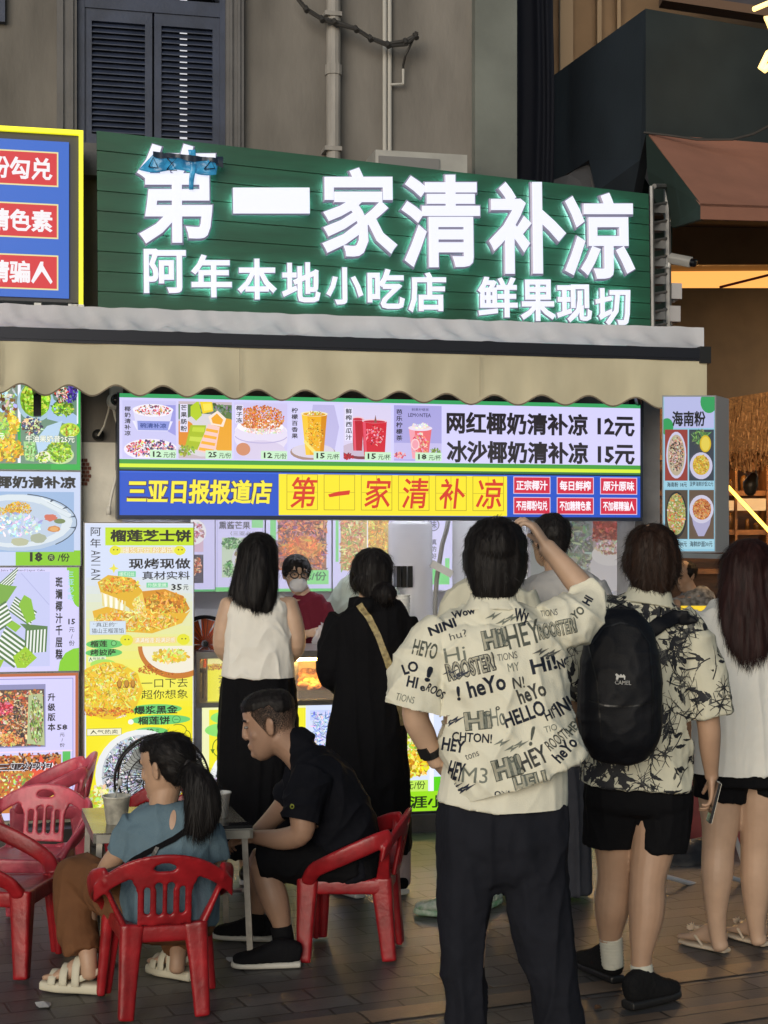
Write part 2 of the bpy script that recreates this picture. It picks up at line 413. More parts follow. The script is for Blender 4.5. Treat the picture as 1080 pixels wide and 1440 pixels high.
# window bay: stone surround, frame, two louvred shutters and a louvred transom
win = MB()
for x0, x1 in ((80, 108), (318, 343)): win.fbox(x0, -430, x1, 200, .0, .06, 200); win.fbox(x0+5, -430, x0+9, 200, .06, .075, 200); win.fbox(x1-9, -430, x1-5, 200, .06, .075, 200)
wo = win.build('window', stone, bld)
q = MB(); q.fbox(82, 217, 345, 250, 0, .12, 200); q.fbox(90, 205, 335, 217, 0, .09, 200); q.build('sill', stone, wo)
q = MB()
for x0, x1 in ((108, 119), (309, 318)): q.fbox(x0, -430, x1, 205, -.22, .02, 200)
q.fbox(119, -4, 309, 16, -.22, .015, 200); q.build('frame', blue_w, wo)
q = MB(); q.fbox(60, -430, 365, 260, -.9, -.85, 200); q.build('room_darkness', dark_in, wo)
def louvres(q, x0, y0, x1, y1, pitch, xr=200):
    y = y0
    while y < y1:
        a, b = FS(x0, y+pitch*.22, .0, xr), FS(x1, y+pitch*.22, .0, xr)
        c, d = FS(x1, y-pitch*.42, -.035, xr), FS(x0, y-pitch*.42, -.035, xr)
        q.prism([a, b, c, d], Z*.006); y += pitch
for x0, x1 in ((119, 214), (217, 309)):
    q = MB()
    for a, b in ((x0, x0+10), (x1-10, x1)): q.fbox(a, 16, b, 205, -.045, .005, 200)
    q.fbox(x0+10, 16, x1-10, 34, -.045, .005, 200); q.fbox(x0+10, 192, x1-10, 205, -.045, .005, 200)
    sh = q.build('shutter', blue_w, wo)
    q = MB(); louvres(q, x0+10, 40, x1-10, 192, 8.2); q.build('louvres', blue_w, sh)
lt = MB(); lt.tube([FS(258, y, -.35, 200) for y in (30, 200)], .022, 8); lt.tube([FS(258, y, -.35, 200) for y in (-200, 0)], .022, 8); lt.build('shutter_glow', pbr('shutter spot glow', (1, 1, 1), .5, emit=(.95, .95, 1), estr=.8), wo)  # glowing strips added behind the louvres to imitate light spots reflected on them
q = MB(); louvres(q, 122, -420, 306, -6, 8.2); q.build('louvres', blue_w, wo)
q = MB(); q.fbox(-60, -430, 7, 30, -.02, .05, 0); q.build('window_shutter', blue_w, bld)
# interior of the stall
q = MB()
def room(px0, px1, o0, o1, z0, z1):
    a, b = gfac(px0, o0, z0), gfac(px1, o0, z0); c, d = b-N*(o0-o1), a-N*(o0-o1); return a, b, c, d
a, b, c, d = room(172, 893, -.3, -2.0, .1, 2.75); h = Z*2.65
q.quad(d, c, c+h, d+h); q.quad(a, d, d+h, a+h); q.quad(b, c, c+h, b+h)
q.build('interior_wall', white_p, bld)
q = MB(); q.quad(a+h, b+h, c+h, d+h); q.build('ceiling', white_p, bld)
q = MB(); q.quad(a+Z*.004, b+Z*.004, c+Z*.004, d+Z*.004); q.build('floor_slab', pbr('stall floor tile', (.3, .3, .3), .4), bld)
lamp = pbr('tube lamp', (1, 1, 1), .5, emit=(.93, .95, 1), estr=48)
for k in (-.2, -1.2):
    a = gfac(330, k, 2.62); b = gfac(790, k, 2.62); q = MB(); q.tube([a, b], .022, 8); q.tube([a+Z*.04, b+Z*.04], .03, 6, 1)
    tag(q.build('ceiling_light', [lamp, whitep]), 'white fluorescent tube under the stall ceiling, '+('front one nearer the menu' if k > -1 else 'rear one nearer the poster wall'), 'ceiling light', 'stall ceiling tubes')

# pipes, cable and conduit on the upper wall
pipe_m = pbr('weathered drain pipe', (.30, .285, .265), .6, var=.35, vscale=9, stretch=(1, 1, .3))
q = MB(); q.tube([FP(469, y, .07) for y in (-500, -100, 100, 235, 420, 560)], .042, 12)
for y in (-60, 92): q.tube([FP(469, y, .07), FP(469, y+14, .07)], .05, 12); 
for y in (15, 205): q.fbox(457, y, 481, y+6, 0, .118, 469)
tag(q.build('drain_pipe', pipe_m, smooth=False, org=FP(469, 560, 0)), 'thick weathered grey drain pipe running down the plaster wall', 'pipe')
q = MB(); q.tube([FP(541, y, .03) for y in (-500, 0, 235, 330)], .013, 8); q.tube([FP(548, y, .03) for y in (-500, 0, 235, 330)], .013, 8)
tag(q.build('conduit_pipe', pbr('pale conduit', (.42, .41, .38), .6), org=FP(541, 330, 0)), 'pair of thin pale conduits beside the thick drain pipe', 'pipe')
q = MB(); pts = [(412, -10), (430, 12), (452, 26), (470, 30), (500, 40), (520, 53), (545, 62), (570, 58), (584, 50), (586, 45)]
q.tube([FP(x, y, .13+.01*math.sin(x)) for x, y in pts], .012, 8); q.tube([FP(x+1, y+3+2*math.sin(x*.3), .14) for x, y in pts], .009, 6)
for x, y in pts[1:-1]: q.tube([FP(x-1, y-2, .125), FP(x+2, y+4, .15)], .016, 6)
q.tube([FP(584, 48, .13), FP(576, 66, .12), FP(570, 78, .1), FP(567, 92, .06), FP(567, 97, .05)], .008, 6)
tag(q.build('cable', pbr('black cable', (.03, .028, .026), .6), org=FP(500, 60, 0)), 'thick black cable sagging across the pipes on the upper wall', 'cable')
q = MB(); q.tube([FP(567, 97, .05), FP(567, 118, .05), FP(549, 119, .04)], .009, 6); tag(q.build('conduit_pipe', pbr('pale conduit', (.42, .41, .38), .6), org=FP(567, 118, 0)), 'short bent white conduit under the black cable end', 'pipe')
ac = thing('air_conditioner', 'grey outdoor air conditioner box peeking above the green sign', 'air conditioner', FP(590, 300, .1))
q = MB(); q.fbox(528, 214, 657, 330, .02, .32, 590); q.build('casing', pbr('ac casing', (.36, .36, .34), .6, var=.2), ac)
q = MB(); q.fbox(533, 222, 618, 300, .32, .335, 590); q.build('fan_grille', pbr('ac grille', (.18, .18, .18), .6), ac)

# ------------------------------------------------------------ green letter sign
green = pbr('dark green cladding', (.008, .078, .041), .42, var=.25, vscale=6, bump=.1, bscale=30, stretch=(.4, .4, 3))
white_led = pbr('lit letter face', (.25, .25, .27), .4, emit=(.84, .87, 1), estr=.88)
led_side = pbr('letter return', (.20, .19, .25), .35, .3, emit=(.40, .38, .62), estr=.22)
led_dot = pbr('led dot', (1, 1, 1), .4, emit=(.75, .78, 1), estr=3)
SO = .42
TLc, TRc, BRc, BLc = (136, 183), (912, 272), (915, 471), (138, 438)
def SG(u, v, o): # u 0..1 left to right, v 0..1 top to bottom, on the sign's own front plane
    x0, y0 = TLc[0]+(BLc[0]-TLc[0])*v, TLc[1]+(BLc[1]-TLc[1])*v; x1, y1 = TRc[0]+(BRc[0]-TRc[0])*v, TRc[1]+(BRc[1]-TRc[1])*v
    return FP(x0+(x1-x0)*u, y0+(y1-y0)*u, SO)+N*o
def SP(px, py, o):
    u = (px-136)/777; v = .5
    for _ in range(3):
        yt = TLc[1]+(TRc[1]-TLc[1])*u; yb = BLc[1]+(BRc[1]-BLc[1])*u; v = (py-yt)/(yb-yt)
    return SG(u, v, o)
gs = thing('shop_sign', 'large dark green plank sign with glowing white Chinese letters above the awning', 'sign', SG(.5, 1, -.1))
q = MB(); nb = 9
for i in range(nb):
    v0, v1 = i/nb+.003, (i+1)/nb-.003
    a, b, c, d = SG(0, v1, 0), SG(1, v1, 0), SG(1, v0, 0), SG(0, v0, 0); e = V((0, 0, 0))
    q.hexa([a, b, c, d]+[p-N*.03 for p in (a, b, c, d)])
a, b, c, d = SG(.002, 1, -.012), SG(.998, 1, -.012), SG(.998, 0, -.012), SG(.002, 0, -.012)
q.hexa([a, b, c, d]+[p-N*.06 for p in (a, b, c, d)])
q.build('board', green, gs)
led_back = pbr('halo led', (1, 1, 1), .5, emit=(.78, .88, 1), estr=38)
def channel(ch, x0, y0, x1, y1, bold=.035, dep=.05, gap=.02):
    w = (x1-x0); hh = y1-y0; mb = MB(); top = None
    for bd, z0, z1, fm, sm in ((bold+.016, gap, gap+dep-.006, 1, 1), (bold, gap+dep-.006, gap+dep, 0, 0)):
        vs, fs = text2d(ch, bd, .05, 2); zs = [v.z for v in vs]; zm, zM = min(zs), max(zs)
        g = .016*hh if bd > bold else 0
        pts = [SP(x0-g+v.x*(w+2*g), y1+g-v.y*(hh+2*g), z0+(z1-z0)*(v.z-zm)/(zM-zm)) for v in vs]
        fr, sd, bk = [], [], []
        for f in fs:
            if min(vs[i].z for i in f) > zM-1e-4: fr.append(f)
            elif max(vs[i].z for i in f) < zm+1e-4: bk.append(f)
            else: sd.append(f)
        mb.add(pts, fr, fm); mb.add(pts, sd, sm); mb.add(pts, bk, 2 if bd > bold else sm)
    return mb.build('letter', [white_led, led_side, led_back], gs)
BIG = (('第', 191, 207, 301, 346), ('一', 325, 268, 432, 304), ('家', 449, 240, 554, 364), ('清', 560, 250, 670, 379), ('补', 682, 260, 790, 388), ('凉', 788, 275, 886, 395))
for ch, *b in BIG: channel(ch, *b, bold=.024 if ch != '一' else .014, dep=.055)
for ch, *b in (('阿', 200, 352, 259, 414), ('年', 266, 360, 323, 420), ('本', 331, 366, 386, 423), ('地', 393, 371, 447, 427), ('小', 455, 378, 507, 430), ('吃', 513, 380, 565, 436), ('店', 570, 385, 623, 441),
              ('鲜', 667, 391, 723, 448), ('果', 727, 395, 776, 453), ('现', 778, 402, 827, 455), ('切', 832, 407, 881, 460)): channel(ch, *b, bold=.024, dep=.035, gap=.015)
film_b = pbr('torn blue film', (.04, .30, .55), .25, var=.7, vscale=16, bump=.6, bscale=22, dirt=(.015, .07, .16), emit=(.03, .28, .60), estr=.22)
q = MB(); rr = random.Random(5)
def sheet(q, fn, nu, nv, m=0):
    b = [fn(i/nu, j/nv) for j in range(nv+1) for i in range(nu+1)]
    q.add(b, [(j*(nu+1)+i, j*(nu+1)+i+1, (j+1)*(nu+1)+i+1, (j+1)*(nu+1)+i) for j in range(nv) for i in range(nu)], m)
def crease(x, y): return .012*noise.noise(V((x*.06, y*.12, 2)))+.006*noise.noise(V((x*.2, y*.2, 5)))
def fl_(u, v):
    x = (214+91*u)*(1-v)+(193+108*u)*v; y = (222+8*u)*(1-v)+(244+6*u+3*math.sin(u*9))*v; return SP(x, y, .088+crease(x, y))
sheet(q, fl_, 26, 8)
sheet(q, lambda u, v: SP((262+10*u)*(1-v)+(265+6*u)*v+2*math.sin(v*5), 217+55*v, .094+crease(265, 220+50*v)), 3, 12)
fo = q.build('torn_film', film_b, gs, smooth=True); md = fo.modifiers.new('t', 'SOLIDIFY'); md.thickness = .002
q = MB(); sheet(q, lambda u, v: SP(213+95*u, 219+10*u+(7+2*math.sin(u*14))*v, .096+crease(213+95*u, 222)), 26, 2)
sheet(q, lambda u, v: SP(301+10*u, 226+12*v+4*u*v, .098+crease(303, 230+9*v)), 3, 3)
for a, b, c in (((207, 241), (213, 228), (220, 242)), ((232, 228), (246, 229), (239, 236)), ((232, 245), (239, 236), (246, 246)), ((284, 244), (294, 232), (299, 243))): q.tube([SP(*p, .101) for p in (a, b, c, a)], .0035, 4)
q.build('film_edge', pbr('dark blue film', (.008, .02, .045), .3), fo, smooth=True)
q = MB(); q.tube([SG(0, 1.004, .004), SG(1, 1.004, .004)], .012, 6); q.build('bottom_trim', pbr('yellow green trim', (.30, .27, .06), .5), gs)
# steel frame and clutter at the sign's right end
q = MB()
q.tube([FP(938, 262, .2), FP(940, 465, .2)], .02, 6); q.tube([FP(938, 262, .2), FP(920, 262, .38)], .016, 6); q.tube([FP(916, 262, .40), FP(918, 468, .40)], .014, 6)
for y in (285, 310, 335, 360, 385, 410, 435, 455): q.tube([FP(938, y, .2), FP(917, y+4, .40)], .009, 5); q.fbox(917, y+3, 936, y+14, .22, .30, 925)
q.build('support_frame', pbr('dull frame', (.20, .20, .20), .5, .5, var=.3), gs)
q = MB()
for (x, y, w, h), lb in (((943, 286, 12, 26), 'topmost'), ((945, 398, 14, 22), 'middle'), ((942, 430, 15, 22), 'lowest')):
    q = MB(); q.fbox(x, y, x+w, y+h, .12, .22, 950); q.fbox(x+2, y+h, x+4, y+h+5, .14, .16, 950)
    tag(q.build('power_supply', pbr('pale power box', (.42, .41, .42), .5), org=FP(x, y, .15)), lb+' pale grey power box on the frame at the green sign right end', 'power supply', 'power boxes on the sign frame')

# ------------------------------------------------------------ blue sign at the left
bs = thing('blue_sign', 'blue lit sign with red tags and a bright yellow edge above the awning', 'sign', FP(60, 430, .4))
q = MB(); q.fbox(-220, 188, 112, 426, .2, .44, 112); q.build('cabinet', pbr('dark grey cabinet', (.06, .06, .065), .5), bs)
q = MB(); q.fbox(-222, 183, 117, 189, .43, .47, 112); q.fbox(111, 189, 117, 428, .43, .47, 112)
q.build('edge', pbr('glowing yellow edge', (.8, .75, .05), .4, emit='f4f020', estr=.9), bs)
A = Art(.452, 97); A.rect(-215, 200, 97, 420, '1f62c8')
for t, y in (('不用椰粉勾兑', 218), ('不加糖精色素', 291), ('不加椰精骗人', 363)):
    A.rect(-118, y-3, 82, y+46, 'eadf9a'); A.rect(-116, y-1, 80, y+44, 'd4202e'); A.text(t, -108, y+6, 74, y+38, 'f4f0f4', .03)
A.build('face', film('film blue sign', 1.0), bs)

# ------------------------------------------------------------ awning
aw = thing('awning', 'long cream awning with a scalloped valance and dark front bar over the stall', 'awning', FP(480, 560, .9))
AO = .75
cloth_up = pbr('grey awning top cloth', (.60, .60, .63), .6, var=.07, vscale=3, bump=.25, bscale=9, stretch=(1.5, 1, 1))
cloth_v = pbr('cream valance cloth', (.57, .525, .375), .75, var=.16, vscale=2.2, bump=.08, bscale=200, dirt=(.44, .40, .28), stretch=(1.6, 1.6, .6))
cloth_v.node_tree.nodes['Principled BSDF'].inputs['Transmission Weight'].default_value = 0
bar_m = pbr('dark awning bar', (.022, .024, .034), .35, .5)
def AB(px, py, o=AO): return FS(px, py, o, 0)
q = MB(); nx = 420; x0, x1 = -420, 990
top, bot = [], []
rows = []
for j in range(7):
    t = j/6; row = []
    for i in range(nx+1):
        x = x0+(x1-x0)*i/nx
        a = AB(x, 459, AO-.03); b = AB(x, 427, SO+.10)
        p = a.lerp(b, t); w = noise.noise(V((x*.03, t*2, 3)))*.035+noise.noise(V((x*.05+t*2.2, t*1.3, 8)))*.03
        row.append(p+V((0, 0, w*(t*(1-t)*3+.15)))-V((0, 0, .03*math.sin(t*3.14))))
    rows.append(row)
vs_ = [p for r in rows for p in r]; q.add(vs_, [(j*(nx+1)+i, j*(nx+1)+i+1, (j+1)*(nx+1)+i+1, (j+1)*(nx+1)+i) for j in range(6) for i in range(nx)])
cl = q.build('top_cloth', cloth_up, aw, smooth=True)
q = MB(); q.fbox(-420, 459, 996, 475, AO-.06, AO, 0); q.fbox(-420, 475, 997, 479, AO-.05, AO-.005, 0); q.build('front_bar', bar_m, aw)
q = MB(); q.fbox(985, 456, 1000, 482, AO-.09, AO+.006, 0); q.build('end_cap', blackp, aw)
q = MB(); nx = 700; x0, x1 = -420, 994; rows = []
for j in range(13):
    t = j/12; row = []
    for i in range(nx+1):
        x = x0+(x1-x0)*i/nx
        ph = (x-30)/66.5; edge = 546-7.5*math.cos(2*math.pi*ph)+1.2*math.sin(x*.021)
        y = 478+(edge-478)*t
        o = AO-.012+.012*t*math.sin(x*.025+1)+.012*noise.noise(V((x*.013, t*1.5, 0)))+.010*t*math.sin(2*math.pi*ph+.8)
        row.append(AB(x, y, o))
    rows.append(row)
vs_ = [p for r in rows for p in r]; q.add(vs_, [(j*(nx+1)+i, j*(nx+1)+i+1, (j+1)*(nx+1)+i+1, (j+1)*(nx+1)+i) for j in range(12) for i in range(nx)])
va = q.build('valance', cloth_v, aw, smooth=True)
q = MB()
for row in (rows[-1],):
    for i in range(0, nx): q.add([row[i]+N*.003+Z*.005, row[i+1]+N*.003+Z*.005, row[i+1]+N*.003-Z*.004, row[i]+N*.003-Z*.004], [(0, 1, 2, 3)])
q.build('hem_binding', pbr('brown hem tape', (.17, .14, .10), .8), va)
for xs in (337, 675, 0): 
    q = MB()
    for j in range(11): a = AB(xs, 480+j*5.6, AO+.012); b = AB(xs, 485.6+j*5.6, AO+.012); q.tube([a, b], .0025, 4)
    q.build('seam', pbr('seam', (.40, .35, .25), .8), va)
for xa in (53, 900):
    q = MB(); q.tube([AB(xa, 478, AO-.05), AB(xa-8, 520, .5), AB(xa, 560, .05)], .022, 8); q.fbox(xa-6, 540, xa+5, 584, .06, .17, 0); q.build('folding_arm', bar_m, aw)
q = MB(); rr = random.Random(2)
for x in (100, 108, 48, 96): q.fbox(x, 424, x+10, 433, SO+.02, SO+.08, 0)
tag(q.build('cable_box', whitep, org=AB(80, 430, SO)), 'small pale junction boxes under the blue sign corner', 'junction box')

# ------------------------------------------------------------ menu light box over the counter
mo = .22
ml = thing('menu_light_box', 'wide lilac menu light box with six food pictures over a blue slogan strip', 'menu board', FS(530, 730, .1, 168))
q = MB(); q.fbox(168, 561, 901, 664, .02, mo-.004, 534); q.fbox(168, 666, 901, 726, .02, mo-.004, 534)
q.fbox(165, 726, 903, 731, .02, mo+.008, 534); q.fbox(165, 560, 168, 726, .02, mo+.008, 534); q.fbox(901, 560, 904, 726, .02, mo+.008, 534); q.fbox(168, 664, 901, 666, .02, mo+.004, 534)
q.build('cabinet', pbr('navy cabinet', (.02, .03, .06), .4), ml)
MX = 534
F1 = film('film menu', 1.06)
A = Art(mo, MX); A.rect(168, 561, 901, 664, LIL); A.rect(168, 561, 901, 566.5, '3aa060'); A.rect(168, 568, 901, 650, LIL)
A.rect(168, 650, 901, 656, '3f9a3c'); A.rect(168, 656, 901, 661, 'd6ee3a'); A.rect(168, 661, 901, 664, '2c6e44'); A.xr = 760
for t, y in (('网红椰奶清补凉 12元', 581), ('冰沙椰奶清补凉 15元', 621)): A.text(t, 628, y, 893, y+32, '1d1a24', .036)
A.build('header', F1, ml)
A = Art(mo, MX); A.rect(168, 666, 901, 726, '1b50c4'); A.rect(168, 666, 901, 668, '2a62d8'); A.rect(392, 668, 713, 725, 'f6e426'); A.xr = 280
A.text('三亚日报报道店', 178, 674, 381, 709, 'f6e83c', .034, outline='3a1c5a', ow=.035, skew=.06)
A.xr = 555
for i, ch in enumerate('第一家清补凉'):
    x = 403+i*52.3; A.frame(x, 668, x+44, 718, 1, 'b8a41e'); A.rect(x+21.6, 668, x+22.4, 718, 'c4b022'); A.rect(x, 692.6, x+44, 693.4, 'c4b022')
    if ch == '一': A.poly([(x+6, 696), (x+20, 692), (x+37, 690), (x+36, 696), (x+20, 698), (x+8, 700)], 'd4331c')
    else: A.text(ch, x+4, 672, x+40, 715, 'd4331c', .012, skew=.10)
A.xr = 810
for i, t in enumerate(('正宗椰汁', '每日鲜榨', '原汁原味', '不用椰粉勾兑', '不加糖精色素', '不加椰精骗人')):
    x = 722+(i % 3)*61; y = 671+(i//3)*28.5; A.rect(x, y, x+52, y+24, 'e0c8e0'); A.rect(x+1, y+1, x+51, y+23, 'cf1f40'); A.text(t, x+4, y+5, x+48, y+19, 'f8f0f8', .03)
A.build('slogan_strip', F1, ml)
def price(A, x, y, n, unit='份'):
    A.rect(x, y, x+38, y+12, 'c8ecc8'); A.text(str(n), x+4, y+2, x+16, y+10, '141a14', .03); A.text('元/'+unit, x+19, y+3, x+36, y+11, '2c4a30', .01)
def pic(x0, x1, bgc, name, n, unit, draw, ty0, ty1, tcol='1c1a20', bgt='e6e2fa'):
    A = Art(mo+.0006, (x0+x1)/2); A.clip = (x0, 500, x1, 660); y0, y1 = 570-(534-x0)*.018, 648-(534-x0)*.010; A.rect(x0, y0, x1, y1, bgc); A.clip = (x0, y0, x1, y1); draw(A)
    if bgt: A.rect(x0+2, ty0-1, x0+13, ty1+1, bgt)
    A.text(name, x0+3, ty0, x0+12, ty1, tcol, .02, vert=True); price(A, x1-37, y1-12, n, unit)
    A.build('menu_picture', F1, ml)
def d1(A):
    A.poly([(225, 569), (247, 569), (247, 612), (232, 604)], '9d9be0'); A.poly([(186, 592), (243, 592), (238, 604), (192, 604)], 'e8e6fb')
    A.ell(215, 576, 29, 7, 'e9e8f6'); A.poly([(187, 577), (243, 577), (236, 606), (193, 606)], 'dddaf4'); A.poly([(193, 592), (239, 592), (236, 605), (194, 605)], '8c96dc'); A.text('碗清补凉', 197, 595, 234, 602, '24408c', .02); A.ell(215, 577, 28, 9, 'f4eef8')
    A.scatter(215, 577, 25, 7, ['d8425a', 'e86a72', 'f2e6ee', 'f4f0f6', '4a3050', 'f6d8d0', 'f0c860', 'c02e48'], 46, 1.4, 3.2)
    A.ell(212, 632, 38, 15, 'efe9f6'); A.scatter(212, 631, 34, 12, ['d8405c', 'ec6f86', 'f4eef8', '5b3a8e', '3f2b52', 'f2d24c', 'e8a0b0', 'f6f0f6', '2a2a40'], 95, 1.6, 4.2)
def d2(A):
    A.rect(251, 569, 326, 590, '5d7a4a'); A.scatter(300, 576, 26, 8, ['47653c', '7d956a', '8a8f92'], 30, 2, 5); A.ell(288, 612, 45, 30, 'd7d2d8', jit=.03); A.ell(320, 612, 26, 24, 'eaa52c', jit=.08); A.ell(258, 610, 18, 18, 'e08a28', jit=.08)
    A.poly([(268, 572), (279, 563), (284, 584), (276, 592), (268, 585)], 'b6cf2e'); A.poly([(281, 565), (298, 563), (300, 578), (285, 582)], 'f1d22c'); A.poly([(285, 568), (297, 567), (298, 576), (287, 578)], 'f6e45a')
    A.poly([(268, 598), (290, 598), (284, 634), (260, 630)], 'a9be22'); A.poly([(271, 601), (288, 601), (287, 608), (270, 607)], 'c3d63c'); A.poly([(267, 614), (285, 615), (284, 622), (266, 620)], 'c9da4a')
    A.poly([(293, 596), (309, 600), (302, 640), (277, 634)], 'f2c9c2'); 
    for k in range(4): A.poly([(290-k*3.2, 602+k*9), (307-k*2, 605+k*9), (306-k*2, 609+k*9), (289-k*3.2, 606+k*9)], 'f4b030')
    A.poly([(293, 586), (306, 577), (318, 588), (314, 600), (297, 597)], 'f6e4d4'); A.poly([(297, 588), (305, 581), (314, 590), (311, 597), (299, 595)], 'efa82a'); A.scatter(262, 634, 12, 7, ['7f9a30', 'a8bd3a', '9fb840'], 10, 2, 5)
def d3(A):
    A.rect(330, 569, 404, 600, 'cfc6ee'); A.ell(367, 606, 37, 14, 'efe8f4'); A.ell(367, 614, 38, 26, 'e4dbf0'); A.ell(367, 633, 34, 14, 'd7cbe6'); A.ell(366, 600, 33, 10, 'f8f2f6'); A.ell(342, 632, 10, 9, 'd08c6a')
    A.scatter(369, 588, 31, 18, ['d8742c', 'e08a34', 'c65a20', 'e89c48', 'b44a1a', 'f0b060'], 260, 1.1, 2.6, 1.5); A.scatter(350, 588, 16, 14, ['d8742c', 'e08a34', 'c65a20', 'e89c48'], 70, 1.1, 2.4, 1.5)
    A.scatter(372, 606, 28, 4, ['f6eef2', 'f0dcd0', 'eac8b0'], 40, 1.2, 3); A.arc(367, 612, 37, 11, 10, 170, 1.3, 'b9aed8')
def d4(A):
    A.poly([(440, 569), (470, 569), (477, 600), (468, 646), (430, 646)], 'beb8e4'); A.ell(440, 636, 32, 12, 'a88a7e'); A.ell(440, 634, 30, 10, 'd8cfe0')
    A.poly([(424, 582), (460, 582), (455, 640), (430, 640)], 'efb01e'); A.poly([(424, 582), (432, 582), (436, 640), (430, 640)], 'f6c93c'); A.poly([(452, 582), (460, 582), (455, 640), (450, 640)], 'd68a12')
    A.ell(442, 582, 19, 3.6, 'f4e8c0'); A.ell(442, 582.5, 16, 2.6, 'e0a428'); A.scatter(442, 610, 12, 22, ['f4d24a', 'd88e16', '8a5a10', 'f8df7a'], 40, .7, 2.4); A.poly([(428, 618), (444, 634), (440, 637), (427, 622)], 'f3e27a'); A.scatter(442, 581, 12, 3, ['f8eecb', 'c8b040'], 8, 1.5, 3)
def d5(A):
    A.rect(483, 569, 550, 646, 'd9d0ee'); A.ell(508, 634, 30, 12, '7c3a44'); A.ell(508, 632, 28, 10, 'c8b6cc')
    for x0, x1, y0, y1, c in ((494, 512, 589, 634, 'b81830'), (509, 544, 592, 641, 'd01c34')):
        A.poly([(x0, y0), (x1, y0), (x1-3, y1), (x0+3, y1)], c); A.poly([(x0+1, y0), (x0+5, y0), (x0+7, y1), (x0+4, y1)], 'e2506a'); A.ell((x0+x1)/2, y0, (x1-x0)/2, 3, 'ecc6d2'); A.ell((x0+x1)/2, y0+.8, (x1-x0)/2-2, 2, 'c42a40')
    A.scatter(527, 612, 13, 14, ['e84a62', 'f08898', '98102a', 'f6b8c0'], 26, 1.2, 3); A.poly([(526, 594), (528, 583), (530, 594)], '8a5a50'); A.scatter(488, 642, 8, 4, ['c02038', '901428'], 8, 2, 4)
def d6(A):
    A.rect(554, 569, 621, 623, 'a9a4de'); A.rect(554, 623, 621, 646, 'c3bcea'); A.text('LEMONTEA', 574, 581, 606, 586.5, '2a2a5a', .01); A.text('鲜果柠檬茶', 579, 574, 603, 578, '2a2a5a', 0)
    A.poly([(575, 603), (607, 603), (602, 645), (580, 645)], 'e86a72'); A.poly([(575, 603), (583, 603), (586, 645), (580, 645)], 'f2a0b0'); A.scatter(591, 626, 11, 17, ['f7b4bc', 'e04a58', 'f4d0c8', 'f2a07a'], 34, 1.6, 4); A.ell(584, 625, 6, 8, 'f6ccd0'); A.ell(584, 625, 4.4, 6.2, 'efa0b0')
    A.ell(591, 602, 17, 4, 'e9dcee'); A.scatter(591, 599, 11, 4, ['f4f0f6', 'efe6d8', 'd8d4e8'], 22, 1.6, 3.6); A.scatter(562, 640, 8, 4, ['d8506a', 'f0b0b8'], 8, 2, 4); A.scatter(613, 634, 6, 4, ['6c8a3a', 'a8b85a'], 6, 2, 4)
pic(172, 248, 'c9c6f0', '椰奶清补凉', 12, '份', d1, 572, 613, bgt=None); pic(251, 326, 'c8b8c0', '芒果肠粉', 25, '份', d2, 570, 607); pic(329, 404, 'cfc8f0', '椰子冻', 12, '份', d3, 571, 595)
pic(407, 478, 'd6d2f8', '柠檬百香果', 15, '杯', d4, 574, 617, bgt=None); pic(483, 550, 'd0c8ec', '鲜榨西瓜汁', 15, '杯', d5, 575, 619); pic(554, 621, 'b0aae4', '芭乐柠檬茶', 18, '杯', d6, 576, 620, bgt=None)
def lathe(c, prof, n=20):
    c = V(c); vs, fs = [], []
    for r, z in prof:
        for k in range(n): a = 2*math.pi*k/n; vs.append(c+V((r*math.cos(a), r*math.sin(a), z)))
    for i in range(len(prof)-1):
        for k in range(n): fs.append((i*n+k, i*n+(k+1) % n, (i+1)*n+(k+1) % n, (i+1)*n+k))
    return vs, fs
# ------------------------------------------------------------ menu panels on the left of the column
F2 = film('film left panels', 1.04)
cabm = pbr('panel cabinet', (.30, .31, .33), .4, .5)
def panel(label, x0, y0, x1, y1, o, draw, xr=None, cat='menu board', name='menu_light_box', group=None, film_=None, pic_draw=None, cab=None, depth=.07):
    xr = x1 if xr is None else xr
    t = thing(name, label, cat, FS((x0+x1)/2, y1, o-depth, xr), group)
    q = MB(); q.fbox(x0-1.2, y0-1.2, x1+1.2, y1+1.2, o-depth, o-.003, xr); q.build('cabinet', cab or cabm, t)
    A = Art(o, xr); A.clip = (x0, y0, x1, y1); draw(A); A.build('face', film_ or F2, t)
    if pic_draw: A = Art(o+.004, xr); A.clip = (x0, y0, x1, y1); pic_draw(A); A.build('food_picture', film_ or F2, t)
    return t
PO = .10
def pa(A): A.rect(-320, 500, 113, 661, GRN); A.rect(-320, 500, 110, 596, WHT); A.rect(-320, 640, 72, 658, WHT); A.rect(-320, 652, 72, 661, '2c9e46')
